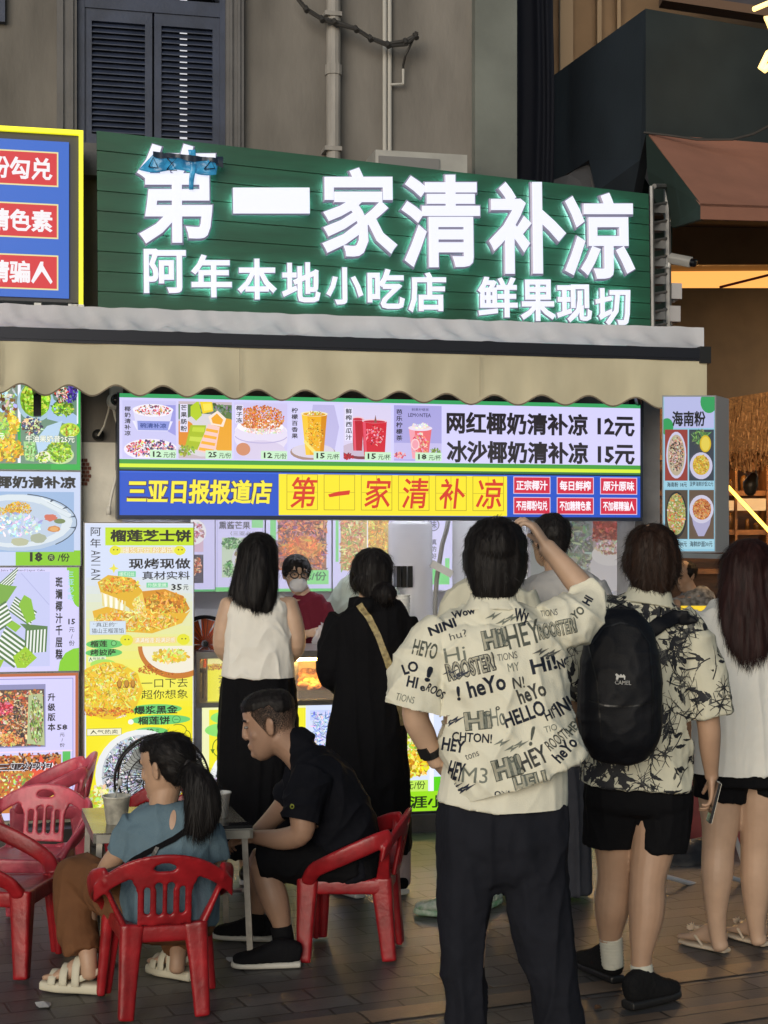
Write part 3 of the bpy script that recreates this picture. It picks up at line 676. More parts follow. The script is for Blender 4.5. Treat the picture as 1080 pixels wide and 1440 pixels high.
def pa2(A):
    A.rect(29, 520, 108, 653, '6d8f7a'); A.rect(-60, 520, 25, 653, '7f8f80')
    A.ell(50, 567, 26, 27, 'a9c8d8'); A.ell(50, 563, 22, 25, '7fae22'); A.scatter(50, 563, 20, 22, ['b4dc34', '86b81e', 'd2ee62', '5c8c18'], 90, 2, 5)
    A.poly([(72, 560), (108, 585), (108, 600), (66, 590)], 'a8c4e8'); A.scatter(88, 575, 15, 10, ['98cc3c', '6fa428', 'c8ea5c', '476f1c'], 44, 2, 5); A.scatter(100, 552, 9, 14, ['5a3fb8', '3c2f88', '7e6ad8', '2e2a50'], 30, 2, 5); A.scatter(86, 555, 9, 12, ['e8d8c0', 'd84838', '8a5a34', 'f0e8dc', '2c2624'], 26, 2, 4)
    A.poly([(66, 600), (88, 592), (80, 620), (54, 640), (50, 620)], 'b8d4ee'); A.scatter(45, 600, 14, 12, ['e8d2a8', '6a4a2c', '4c5a8c', 'f0e6c8', '3a3450'], 40, 2, 5); A.ell(98, 605, 14, 10, 'b4d438'); A.scatter(98, 605, 12, 8, ['cfe84a', '8fb424', 'a8742c', 'e0f080'], 26, 1.5, 4)
    A.poly([(33, 622), (50, 622), (48, 650), (36, 648)], 'a8d490'); A.scatter(42, 636, 8, 12, ['8cc46c', 'c4e8a0', '6aa850'], 20, 1.5, 4); A.ell(84, 640, 20, 13, 'c4dca0'); A.scatter(84, 635, 17, 15, ['a8d42c', '82b01c', 'c8ec50', '5e8c1a'], 80, 1.6, 4.5); A.ell(62, 643, 9, 8, 'f0f0d0'); A.scatter(60, 644, 9, 7, ['a4c828', 'd8ec60', '587c1a', 'f0f4c8'], 26, 1.4, 3.6)
    A.poly([(-20, 520), (14, 520), (4, 566), (-20, 590)], 'b0d8f0'); A.scatter(0, 560, 24, 34, ['e6dcc8', '5a3a20', 'c8e0f0', '8c6030', 'a8c850'], 50, 2.5, 7); A.scatter(18, 598, 8, 18, ['f0d020', 'd8a818', 'f8e860'], 30, 2.5, 6); A.scatter(2, 608, 10, 20, ['b8d868', '90b848', 'dcec98'], 30, 2.5, 6); A.scatter(10, 634, 22, 17, ['f4d422', 'e0b018', 'f8e858', 'b88a10'], 70, 2.5, 6)
    A.text('牛油果奶昔25元', 36, 613, 105, 623, 'f4f8ea', .02, outline='50683a', ow=.03); A.text('芒果绵绵冰22元', -58, 610, 6, 620, 'f4f8ea', .02)
panel('green edged menu panel of avocado drinks just under the awning', -320, 500, 113, 661, PO, pa, pic_draw=pa2, group='lit menu panels left of the column')
def pb(A):
    A.rect(-320, 664, 113, 795, 'c6d2ee'); A.text('红椰奶清补凉', -28, 670, 107, 688, '14181c', .042); A.rect(-320, 692, 100, 775, '9dbbe0'); A.rect(22, 774, 113, 795, '86c820'); A.text('18', 42, 776, 60, 790, '141a10', .045); A.ell(72, 784, 5, 5, '2a3a18'); A.text('元', 69, 781, 75, 787, 'c8e890', 0); A.text('/份', 81, 778, 98, 790, '1a2410', .02)
def pb2(A):
    A.rect(-60, 692, 104, 776, '9ab6dc'); A.ell(24, 735, 84, 40, 'b4c6dc'); A.ell(22, 733, 80, 37, 'd8e2ea'); A.ell(18, 734, 70, 30, 'bccce0')
    A.arc(24, 735, 84, 40, -80, 50, 1.3, '3c4a5c')
    for a in (-55, -35, -15, 8): A.poly([(24+84*math.cos(R(a)), 735+40*math.sin(R(a))), (24+74*math.cos(R(a+3)), 735+35*math.sin(R(a+3))), (24+83*math.cos(R(a+4)), 735+40*math.sin(R(a+4)))], '46566a')
    A.scatter(26, 716, 18, 10, ['e8b01c', 'd49a14', 'f4cc4a', 'b88418'], 110, 1.1, 2.6); A.scatter(0, 724, 14, 10, ['e8b01c', 'd49a14', 'f4cc4a'], 50, 1.1, 2.6); A.scatter(24, 738, 34, 16, ['c4d8ee', '9ebce0', 'e4eef6', 'b8d0e8', 'eef4fa'], 60, 2, 6)
    A.ell(71, 728, 9, 5, 'd0705c', jit=.15); A.ell(76, 744, 9, 4.5, 'd08a4a', jit=.1); A.ell(76, 744, 6, 3, 'e0a868'); A.ell(84, 733, 8, 3.5, '76885a'); A.ell(54, 757, 12, 7, 'a8b09a', jit=.12); A.ell(28, 762, 13, 5.5, 'b8bc9c', jit=.1); A.line([(58, 700), (80, 712), (100, 724)], 1.6, 'e6eef2'); A.line([(56, 708), (80, 720), (100, 730)], 1, 'c8d6dc'); A.line([(66, 706), (98, 722)], 1, 'c0ccd4')
panel('lit panel of a white coconut milk dessert bowl priced 18', -320, 664, 113, 795, PO-.004, pb, pic_draw=pb2, group='lit menu panels left of the column')
def pc(A):
    A.rect(-320, 798, 111, 943, LIL); A.ell(111, 808, 14, 46, '84cc28'); A.rect(111, 760, 140, 990, LIL) if 0 else None
    A.rect(94, 798, 111, 802, '84cc28'); A.ell(111, 946, 30, 38, '84cc28', a0=180, a1=270, n=14) if 0 else None
    A.poly([(82, 943), (84, 930), (92, 918), (103, 912), (111, 911), (111, 943)], '84cc28'); A.text('Coconut Juice Thousand Layer Cake', -20, 800, 63, 804, '3a3a5a', 0); A.text('斑斓椰汁千层糕', 78, 811, 88, 927, '14161c', .03, vert=True, lead=.95); A.text('三亚必吃', 95, 804, 104, 844, 'a4d8e8', .012, vert=True); A.text('15', 96, 870, 106, 878, '14161c', .03); A.text('元/份', 97, 882, 105, 908, '2a2c36', .008, vert=True)
def cakeblock(A, p, d, h, n, lead=True):
    (x, y), (dx, dy), (hx, hy) = p, d, h
    for k in range(n):
        t0, t1 = k/n, (k+1)/n
        A.poly([(x+hx*t0, y+hy*t0), (x+hx*t0+dx, y+hy*t0+dy), (x+hx*t1+dx, y+hy*t1+dy), (x+hx*t1, y+hy*t1)], 'eef2ee' if k % 2 else '4c7440')
def pc2(A):
    A.rect(-60, 804, 70, 936, 'c4c8f0'); A.line([(30, 806), (69, 850)], 1, 'aeb2e0')
    cakeblock(A, (-16, 850), (34, -30), (10, -26), 9); A.poly([(-16, 815), (6, 822), (24, 824), (8, 848), (-16, 850)], '76a840'); cakeblock(A, (12, 858), (30, 22), (10, -20), 11); A.poly([(34, 836), (44, 842), (50, 870), (38, 876), (26, 850)], '86bc34'); 
    cakeblock(A, (-14, 858), (22, -14), (10, 30), 11); cakeblock(A, (8, 880), (30, 22), (-18, 36), 13); A.poly([(8, 878), (22, 888), (30, 880), (18, 872)], '8cc03c'); cakeblock(A, (36, 882), (-2, 36), (31, -2), 13); A.poly([(28, 876), (66, 880), (66, 884), (38, 886)], '557c48'); A.poly([(18, 922), (36, 908), (52, 924), (36, 938), (24, 938)], '9cc824'); A.scatter(35, 925, 9, 8, ['c0dc4c', '84a81c'], 16, 1.2, 2.6); A.poly([(-20, 924), (6, 926), (0, 938), (-20, 938)], '96c030')
panel('lilac lit panel of striped green pandan layer cake priced 15', -320, 798, 111, 943, PO+.004, pc, pic_draw=pc2, group='lit menu panels left of the column')
def pd(A):
    A.rect(-320, 946, 110, 1240, 'b8643a'); A.rect(-320, 950, 106, 1240, 'd8c8f0'); A.rect(-320, 953, 103, 1240, '8f8fd0'); A.rect(-320, 954, 102, 1240, LIL); A.text('升级版本', 67, 974, 78, 1027, '14161c', .028, vert=True, lead=1.05); A.text('58', 80, 1018, 95, 1026, '14161c', .03); A.text('元/份', 84, 1030, 91, 1050, '2a2c36', .008, vert=True); A.rect(-320, 1054, 102, 1056, 'f0d8f0'); A.rect(88, 1056, 99, 1104, '58c060'); A.text('海口味道', 4, 1154, 74, 1168, '14161c', .02)
def pd2(A):
    A.rect(-60, 961, 64, 1049, '8c8cb8'); A.rect(-60, 968, 62, 1047, '5a4c44'); A.scatter(10, 1008, 48, 38, ['d8703c', 'e8a05c', 'c04c3c', 'f0d8b8', '6c3c2c', 'b08850', 'e8c8a0', '9c5c3c'], 260, 1.8, 5, box=True); A.scatter(6, 994, 12, 8, ['c81e44', 'e04868', 'a01830', 'f08090'], 50, 1.6, 4)
    A.poly([(40, 976), (60, 974), (63, 1047), (38, 1044)], 'b4c08c'); A.scatter(51, 1012, 9, 34, ['8cb04c', 'c8d88c', '5c7c3c', 'e4e8c8', '4c5a30', 'a08c60'], 110, 1.4, 4, asp=3, rot=1.5); A.scatter(28, 1010, 9, 28, ['2c2430', '5c4438', '8c684c', 'd0b890'], 50, 1.4, 3.6); A.scatter(14, 1038, 20, 8, ['e89c50', 'f0c070', 'c85c30'], 40, 1.4, 4, asp=3)
    A.rect(-60, 1060, 86, 1140, 'c87c34'); A.scatter(10, 1070, 74, 12, ['c85828', '7c3418', 'e8b060', '3c2420', 'd8c8b0', 'a04c20'], 110, 2, 5, box=True); A.scatter(10, 1108, 72, 22, ['d8e07c', 'e8b850', 'c8543c', 'f0ecc8', '8cb048', 'd04868', 'a86430'], 170, 1.8, 5, box=True)
    A.poly([(40, 1078), (54, 1072), (57, 1058), (63, 1071), (78, 1066), (74, 1080), (84, 1096), (68, 1092), (58, 1112), (54, 1094), (40, 1098), (48, 1086)], 'e8583c'); A.text('三亚炸炸!', -6, 1070, 74, 1082, 'f6f2fa', .035, outline='2a1c20', ow=.05, skew=.2)
panel('orange edged lit panel of red mixed dishes priced 58, lowest on the left wall', -320, 946, 110, 1150, PO-.002, pd, pic_draw=pd2, group='lit menu panels left of the column')

# ------------------------------------------------------------ tall yellow poster box
FY = film('film yellow poster', 1.0)
yo = .38
def py_(A):
    A.rect(119, 736, 272, 1165, 'e0e6f8'); A.rect(121, 738, 271, 1165, 'd6e0f8'); A.grad(121, 800, 271, 960, 'd6e0f8', 'f4ee58', 14); A.grad(121, 960, 271, 1010, 'f4ee58', 'f8ea12', 6); A.rect(121, 1010, 271, 1165, 'f8ea10')
    A.rect(148, 742, 272, 767, 'c4e21c'); A.text('榴莲芝士饼', 155, 745, 269, 763, '161a10', .04)
    A.text('阿年', 127, 742, 142, 770, '20222c', .006, vert=True); 
    for i, ch in enumerate('ANIAN'): A.text(ch, 131.2+(3 if ch == 'I' else 0), 771+i*8.4, 138.2-(3 if ch == 'I' else 0), 784+i*8.4, '20222c', .0, rot=1.5708)
    A.rect(160, 769, 252, 778, 'f0e8a0'); A.text('爆浆拉丝 超满足', 173, 769.5, 243, 778, 'f8f4dc', .02, outline='e0a040', ow=.04)
    for x in (162, 253): A.ell(x, 774, 8, 6.6, 'e8e428', jit=.05); A.ell(x-2, 773, 1, 1, '50502a'); A.ell(x+3, 773, 1, 1, '50502a')
    A.text('现烤现做', 181, 785, 268, 800, '14161c', .022); A.text('真材实料', 200, 803, 267, 815, '24262e', .014); A.text('35', 241, 821, 256, 830, '20242c', .03); A.text('元', 258, 822, 265, 830, '20242c', .01)
    A.poly([(158, 797), (160, 792), (162, 797), (167, 799), (162, 801), (160, 806), (158, 801), (153, 799)], 'ece450'); A.rect(166, 803, 191, 811, '7cd4a0'); A.rect(206, 819, 236, 826, '7cd4a0'); A.text('爆浆拉丝', 168, 804, 189, 810, 'eefae8', .0); A.text('外酥里嫩', 208, 820, 234, 825, 'eefae8', .0)
    A.text('榴莲', 126, 898, 151, 908, '1a2a14', .024) if 0 else None
    A.ell(147, 904, 26, 6.5, '64c868', rot=0); A.ell(146, 916, 26, 6, '64c868'); A.text('榴莲', 127, 899, 151, 908, '16240f', .024); A.ell(160, 903, 4, 4, '2a6a30'); A.ell(160, 903, 3, 3, '78d07c'); A.text('烤披萨', 127, 911, 163, 920, '16240f', .022); A.rect(124, 921, 149, 929, 'e4f0c8'); A.text('人气热卖', 125, 922, 147, 928, '3c4a3c', .0); A.ell(145, 932, 18, 7, 'a8e060'); A.text('35元', 139, 932, 159, 939, '20301a', .014)
    A.rect(186, 895, 248, 904, 'f4dc88'); A.text('满满榴莲 超满足感', 190, 896, 246, 903, 'faf4e0', .014, outline='e0b050', ow=.03)
    for x in (178, 258): A.ell(x, 899, 9, 7.6, 'e8e428', jit=.05); A.ell(x-2, 898, 1, 1, '50502a'); A.ell(x+3, 898, 1, 1, '50502a')
    A.text('一口下去', 199, 953, 264, 966, '24280f', .0); A.text('超你想象', 199, 969, 264, 982, '24280f', .0)
    A.ell(218, 996, 38, 7, '6cd070'); A.ell(226, 1011, 42, 7, '6cd070'); A.ell(212, 1027, 24, 6, '6cd070'); A.text('爆浆黑金', 189, 991, 250, 1003, '101c0c', .026); A.text('榴莲饼', 194, 1006, 239, 1018, '101c0c', .026); A.ell(184, 1013, 4, 3.6, 'f8f8f0'); A.ell(248, 1011, 6, 5.5, '3a8a40'); A.ell(248, 1011, 5, 4.5, '74d478'); A.line([(245, 1011), (251, 1011)], .8, '2a6a30'); A.text('42', 203, 1023, 217, 1031, '16240f', .02); A.text('元', 219, 1024, 224, 1031, '16240f', .0)
    A.rect(122, 1021, 171, 1031, '8a8a30'); A.rect(122.6, 1021.6, 170.4, 1030.4, 'f6f2d0'); A.text('人气热卖', 127, 1023, 166, 1029, '3a3c20', .006); A.arc(250, 1026, 12, 8, -120, 120, 1, '5a6a20'); A.arc(262, 1035, 6, 8, -90, 120, 1, '5a6a20')
    A.text('爆款榴莲芝士爆浆饼', 124, 988, 176, 1000, 'faf6ea', .02, rot=-.16, outline='d8a83c', ow=.04); A.text('一口爆浆', 152, 1000, 178, 1008, 'faf6ea', .02, rot=-.2, outline='d8a83c', ow=.04)
def py2(A):
    A.poly([(137, 818), (152, 808), (185, 812), (200, 830), (203, 856), (190, 860), (160, 840), (142, 834)], 'e4b428'); A.scatter(168, 822, 28, 10, ['f0c844', 'e0a020', 'f6dc6c', 'cc8c1c', 'e8b83c'], 90, 1.8, 5); A.poly([(142, 832), (163, 840), (178, 858), (146, 848)], 'f8f0d0')
    for k in range(9): A.poly([(143+k*4, 833+k*1.4), (145+k*4, 834+k*1.4), (147+k*3.6, 852+k*1.2), (144+k*3.6, 851+k)], 'fdfbf0' if k % 2 else 'e8d88c')
    A.poly([(200, 831), (232, 828), (258, 838), (267, 856), (250, 870), (205, 872), (196, 850)], 'd8921e'); A.scatter(232, 850, 30, 17, ['e8a828', 'f0bc44', 'd0841c', 'f4d060', 'e09824', 'b8701a'], 120, 2, 5.5)
    A.poly([(130, 858), (150, 852), (190, 862), (262, 862), (268, 858), (256, 876), (214, 890), (160, 886), (134, 876)], 'e8b42c'); A.scatter(190, 872, 58, 13, ['f0c440', 'e4a424', 'f6dc70', 'd89422', 'f8e894'], 150, 2, 5.5, asp=3); A.poly([(186, 846), (200, 832), (206, 858), (192, 868)], 'f0d058'); A.scatter(194, 852, 8, 13, ['f6e484', 'e8bc3c', 'faf0a8'], 30, 1.6, 3.6)
    A.rect(126, 872, 177, 891, 'c8d0d8'); A.rect(126.8, 872.8, 176.2, 890.2, 'd4e2f2'); A.text('“真正的”', 131, 874, 165, 880, '3a3c48', .0); A.text('猫山王榴莲馅', 129, 882, 174, 889, '3a3c48', .0)
    A.ell(250, 908, 56, 46, 'c87828', a0=0, a1=180, n=30); A.scatter(230, 940, 38, 8, ['c06a1c', 'a8561a', 'd88a2c'], 60, 1.4, 3.6); A.ell(250, 908, 50, 38, 'f2ecd8', a0=0, a1=180, n=26); A.poly([(200, 910), (271, 910), (271, 938), (232, 936), (208, 924)], 'eadf9c') if 0 else None
    A.scatter(240, 922, 26, 8, ['f4d848', 'f8e678', 'e8c430', 'faf0a0'], 50, 2.5, 7); A.rect(271, 895, 310, 960, 'd6e0f8') if 0 else None
    A.ell(152, 968, 48, 40, 'eec62c', jit=.04); A.scatter(152, 966, 44, 34, ['f6dc48', 'e8b820', 'f8e870', 'd49c1c', 'f0cc38', 'faf0a0'], 240, 1.6, 4.6, asp=3); 
    for x in (168, 178, 187): A.ell(x, 960, 3.4, 6, '8c5a1c'); A.ell(x, 959, 2.4, 5, 'c88c30')
    A.scatter(150, 998, 40, 6, ['d87c24', 'e89c3c', 'c86418'], 50, 1.4, 3.4)
    A.ell(198, 1086, 64, 62, 'eef0f0', n=30); A.ell(200, 1086, 57, 55, 'c8ccd4', n=30); A.scatter(200, 1084, 54, 50, ['3c4048', '6c7480', 'a8b0bc', 'd8dce4', '2c2c30', '8c94a0', 'eceef2'], 420, 1.6, 4.6, asp=2.6); A.scatter(150, 1140, 24, 22, ['f0ec40', 'e8d828', 'c8d848', 'f8f49c'], 50, 3, 8); A.scatter(140, 1115, 14, 14, ['e8e8a0', 'd8d040', 'f8f4c8'], 30, 3, 7)
panel('tall yellow lit poster of durian pastries standing by the column', 119, 736, 272, 1165, yo, py_, 272, 'poster', 'poster_box', film_=FY, pic_draw=py2, cab=pbr('bronze cabinet', (.20, .17, .12), .4, .6), depth=.09)

# ------------------------------------------------------------ display counter
ctr = thing('display_counter', 'glass fronted food counter with warm lit shelf above a lit menu front', 'counter', gfac(560, .12, .1))
co = .2
F3 = film('film counter', 1.05)
q = MB(); q.fbox(284, 988, 893, 1142, -.35, co-.01, 560); q.fbox(284, 1142, 893, 1172, -.3, co-.06, 560); q.build('cabinet', steel, ctr)
q = MB(); q.fbox(276, 913, 893, 922, -.42, co+.02, 560); q.fbox(276, 982, 893, 989, -.42, co+.02, 560); q.fbox(276, 922, 281, 984, -.42, co+.02, 560)
q.fbox(276, 922, 893, 984, -.42, -.40, 560); q.build('frame', steel, ctr)
glass = pbr('counter glass', (1, 1, 1), .02, trans=1, spec=.5)
warm_tube = pbr('warm tube', (1, .8, .4), .4, emit=(1, .55, .14), estr=190)
q = MB(); q.tube([FS(300, 925, co-.06, 560), FS(890, 925, co-.06, 560)], .008, 6); q.build('warm_lamp', warm_tube, ctr)
q = MB(); q.fbox(281, 921, 893, 984, co-.03, co-.024, 560); gl = q.build('glass_front', bpy.data.materials.get('x') or pbr('thin glass', (.9, .9, .9), .03, alpha=.12), ctr)
q = MB(); q.fbox(420, 968, 893, 984, -.38, co-.08, 560); q.build('tray', steel, ctr)
q = MB(); q.fbox(420, 922, 893, 968, -.395, -.385, 560); q.build('reflection_liner', pbr('reflected warm tint', (.62, .42, .2), .5), ctr)  # back sheet tinted orange in place of lamp light reflected by steel
food = pbr('golden fried food', (.55, .27, .06), .5, var=.6, vscale=25, bump=.8, bscale=30, dirt=(.25, .09, .02))
q = MB(); rr = random.Random(9)
for i in range(420):
    x = rr.uniform(425, 640); o = rr.uniform(-.36, co-.10); p = FS(x, 966-(co-.1-o)*40-rr.random()*8, o, 560)
    Rm = M.Rotation(rr.uniform(0, 3), 3, 'Z') @ M.Rotation(rr.uniform(-.5, .5), 3, 'X'); q.add(*ell(p, .045, .022, .018, Rm, 8))
q.build('fried_food', food, ctr, smooth=True)
A = Art(co, 560); A.rect(284, 988, 430, 1142, 'eef0b8'); A.rect(294, 992, 430, 1142, 'f2ea2e'); A.ell(322, 1003, 26, 9, '8ee070'); A.ell(318, 1020, 30, 10, '8ee070'); A.text('三亚', 306, 994, 330, 1006, '4a8a3c', .01); A.ell(313, 1020, 7, 7, '3f9a44'); A.ell(313, 1020, 6, 6, '90e27c'); A.arc(308, 1044, 9, 12, 60, 300, 1.2, '5a7a20'); A.poly([(296, 1046), (302, 1046), (299, 1052)], '5a7a20'); A.ell(350, 1090, 56, 50, 'f0f2f2'); A.ell(352, 1090, 50, 44, 'b8bcc4'); A.scatter(345, 1090, 44, 40, ['4c5058', '8c94a0', 'd0d4dc'], 140, 2, 5)  # yellow left part repeats the tall poster, painted as its reflection
A.rect(430, 988, 893, 1142, 'd8e2fa'); A.rect(430, 1114, 893, 1142, '9ae01e'); A.rect(436, 996, 520, 1010, 'c4d0f8')
A.scatter(474, 1040, 34, 40, ['a8bcf0', '7c98e0', 'd0dcf8', '5c7cc8', 'e8eefc'], 320, 1.6, 4.4, asp=4, box=True)
A.rect(532, 996, 600, 1092, 'f0eec0'); A.scatter(580, 1040, 22, 38, ['b8d848', 'd8e88c', 'f0d83c', '8cb838', 'f4f0b8', 'e8c028'], 160, 2, 6); A.scatter(580, 1078, 22, 15, ['f4d830', 'e8b820', 'f8ec70', 'c89018'], 80, 2.5, 7)
A.rect(534, 1098, 602, 1114, 'c0ec5c'); A.text('元/份', 570, 1099, 598, 1111, '2a4018', .008); A.rect(608, 1094, 622, 1114, '5cd418'); A.rect(604, 1000, 610, 1114, 'f2f4fc')
A.text('三亚天涯小吃', 500, 1120, 652, 1138, '1c3010', .025)
for k in range(3): A.rect(640+k*82, 1000, 714+k*82, 1100, 'e8ecd0'); A.scatter(677+k*82, 1050, 34, 44, [['d8b048', 'e8d08c', 'b87830'], ['88b848', 'c8e088', '5c8c38'], ['d86848', 'f0b898', 'a83c28']][k], 90, 2.5, 7, box=True)
A.build('lightbox_front', F3, ctr)
def yc(A): A.rect(292, 922, 322, 986, 'f4ec2c'); A.rect(292, 922, 322, 934, 'f0e89c'); A.scatter(307, 938, 15, 4, ['c88828', 'e0a83c', 'a86818'], 36, 1.3, 3, box=True); A.text('去象', 307, 948, 319, 976, '8a7a14', .02, vert=True)  # added panel repeating the yellow poster as its reflection in the glass
panel('yellow poster reflection painted as a panel at the left end of the counter glass', 292, 922, 322, 986, co-.05, yc, 307, 'price card', 'price_or_reflection_card', film_=F3, depth=.02)
# things on the counter
paper = pbr('paper cup white', (.74, .73, .69), .55)
def cup(base, r0, r1, h, m, name, label, cat='paper cup', group=None, lid=None, fill=None):
    t = thing(name, label, cat, base, group); q = MB(); n = 24
    q.add(*lathe(base, [(0, .001), (r0, 0), (r1, h), (r1+.004, h+.001), (r1+.004, h+.007), (r1-.003, h+.006), (r0*.95, .012), (0, .012)], n)); q.build('cup_body', m, t, smooth=True)
    if fill: q = MB(); q.add(*lathe(base, [(0, h*.86), (r1*.93, h*.86)], n)); q.build('drink', fill, t)
    return t
b0 = FS(565, 912, -.1, 560)
st = thing('cup_stack', 'tall stack of nested white paper cups on the counter behind the black dress', 'cup stack', b0)
q = MB()
for k in range(13): q.add(*lathe(b0+Z*(.02*k), [(.036, 0), (.048, .075), (.052, .077), (.052, .084), (.046, .084)], 20))
q.build('nested_cups', paper, st, smooth=False)
b0 = FS(591, 916, -.12, 560); q = MB(); q.add(*lathe(b0, [(0, 0), (.05, 0), (.06, .09), (.064, .09), (.056, .085), (0, .08)], 20)); tag(q.build('bowl', pbr('kraft paper', (.45, .27, .12), .7), smooth=True, org=b0), 'brown kraft paper bowl on the counter by the printed shirt sleeve', 'bowl')
b0 = FS(615, 916, -.05, 560); q = MB(); 
for k in range(5): q.add(*lathe(b0+Z*(.03*k), [(0, 0), (.06, 0), (.075, .055), (.08, .057), (.07, .05)], 18))
tag(q.build('plastic_tubs', pbr('clear plastic', (.75, .77, .85), .2, alpha=.55), smooth=True, org=b0), 'stack of clear plastic tubs beside the brown bowl on the counter', 'tub stack')

# ------------------------------------------------------------ posters on the stall's rear wall
ro = -1.93
FW = film('film wall posters', .78, base=.2)
def wp(label, x0, x1, draw, y0=700, y1=832, o=ro, f=None):
    t = thing('wall_poster', label, 'poster', FS((x0+x1)/2, y1, o, x0), 'posters on the stall back wall')
    q = MB(); q.fbox(x0, y0, x1, y1, o-.03, o-.002, x0); q.build('backing', whitep, t)
    A = Art(o, x0); A.clip = (x0, y0, x1, y1); draw(A); A.build('print', f or FW, t)
def w1(A): A.rect(268, 700, 305, 832, LIL); A.rect(268, 829, 305, 832, '58b870'); A.rect(250, 735, 286, 776, 'd8b8d0'); A.ell(272, 748, 18, 18, 'f0eef4'); A.scatter(272, 748, 15, 14, ['d08090', 'b0506a', 'e8d0d8'], 30, 2, 4); A.rect(268, 780, 286, 820, '4c4858'); A.scatter(276, 796, 8, 12, ['c87848', '8c4c3c', 'e8c8a0'], 20, 2, 4)
def w2(A): A.rect(303, 700, 372, 832, LIL); A.frame(305, 702, 370, 828, .8, 'b4b0e8'); A.rect(303, 826, 372, 832, '70d078'); A.text('熏酱芒果', 308, 733, 352, 744, '3c3848', .02); A.text('（三亚必吃）', 324, 747, 366, 753, '5a5668', .005); A.rect(354, 730, 370, 742, '8cd890'); A.rect(312, 756, 368, 812, 'c8d8c0'); A.scatter(326, 764, 13, 8, ['4c8c4c', '78b468', '2c5c34'], 40, 1.4, 3.6); A.scatter(326, 800, 12, 12, ['5c9c58', '88c078', '345c38'], 40, 1.4, 3.6); A.ell(346, 786, 20, 20, 'd8d8e0'); A.scatter(346, 784, 16, 15, ['c8b878', 'e8dcae', '9c8c50', 'b8c088'], 60, 1.6, 4.4)
def w3(A): A.rect(374, 700, 466, 832, LIL); A.rect(374, 828, 466, 832, '70d078'); A.rect(380, 728, 388, 800, '7ed884'); A.rect(391, 706, 459, 802, 'a87858'); A.scatter(425, 755, 33, 46, ['d8803c', 'c86830', 'e8a058', '8c4c38', '6c4468', 'b88c9c', 'f0b878', '4c3038', 'a85c78'], 420, 2, 5.5, asp=3, box=True); A.scatter(428, 770, 22, 14, ['e08838', 'f0a850', 'c8642c'], 90, 3, 7, asp=3); A.rect(428, 802, 462, 822, '88e088'); A.text('18元/份', 408, 804, 459, 817, '2c5c38', .016)
def w4(A): A.rect(468, 700, 560, 832, LIL); A.rect(468, 828, 560, 832, '70d078'); A.rect(472, 728, 476, 790, '7ed884'); A.rect(479, 706, 546, 802, 'c8b070'); A.scatter(496, 755, 16, 46, ['d8c068', '8cac50', 'c85c50', 'f0e0a8', 'b88c40', 'e0906c'], 170, 2, 5, asp=3, box=True); A.scatter(531, 755, 14, 46, ['e8b840', 'd89c2c', 'f4d868', 'b87820'], 150, 2, 5, asp=3, box=True); A.rect(516, 706, 517.5, 802, 'f0ecf8'); A.text('20元/份', 500, 806, 548, 817, '2c5c38', .016)
def w5(A): A.rect(596, 700, 636, 830, LIL); A.rect(601, 785, 632, 822, '74dc7c'); A.rect(604, 738, 626, 800, 'd8d4fa'); A.ell(609, 738, 9, 9, '4a4870'); A.ell(609, 738, 7.6, 7.6, 'c8c4f0'); A.text('味', 604, 732, 614, 743, '3a3860', .02); A.text('真的好吃', 607, 758, 614, 796, '3a3658', .02, vert=True)
wp('narrow poster cut off by the tall yellow poster on the stall back wall', 268, 302, w1); wp('lilac poster of smoked mango with green leaves on the stall back wall', 303, 372, w2); wp('poster of orange noodles behind the masked worker', 374, 466, w3)
wp('poster of two yellow fruit dishes behind the worker in mint', 468, 556, w4); wp('slim lilac poster with vertical writing between the white cabinet and the pipe', 596, 636, w5)
def w6(A): A.rect(742, 700, 889, 900, '9c98a4'); A.rect(746, 704, 832, 896, '868c8c'); A.scatter(806, 800, 30, 80, ['6c7c68', '8c9c84', 'a8b09c', '585c5c', 'b8bcb4', '7c8474'], 260, 3, 8, asp=3); A.rect(834, 704, 884, 896, 'a49a98'); A.rect(834, 704, 884, 758, '8a4038'); A.scatter(859, 735, 25, 26, ['984038', 'b85c50', '7c302c', 'c87c6c'], 150, 2, 5, box=True); A.ell(858, 800, 28, 34, 'c8c4c8'); A.ell(858, 780, 26, 16, 'd8d4d4'); A.scatter(858, 770, 20, 10, ['d0b8a8', 'e0d4d0', 'a86c5c'], 50, 2, 5)
wp('greyish double food poster at the right end of the stall behind glass', 742, 889, w6, o=-.6, f=film('film dim poster', .55, base=.2))
# tall white floor air conditioner
tz = FS(577, 1150, -1.35, 577); tz.z = .1
ta = thing('floor_air_conditioner', 'tall white rounded standing air conditioner with black slots inside the stall', 'air conditioner', tz)
hgt = FS(577, 733, -1.35, 577).z-.1
q = MB(); vs_, fs_ = loft([(tz, .155, .15), (tz+Z*hgt*.5, .155, .15), (tz+Z*hgt*.985, .152, .147), (tz+Z*hgt, .13, .125)], ref=U, n=32, sub=1, cap=0); q.add(vs_, fs_); q.build('casing', pbr('white gloss', (.74, .74, .80), .22), ta, smooth=True)
q = MB()
for k in range(3): x = 558+k*8.4; q.fbox(x, 796, x+5.6, 826, -1.30, -1.185+.005*k, 577)
q.build('slots', blackp, ta)
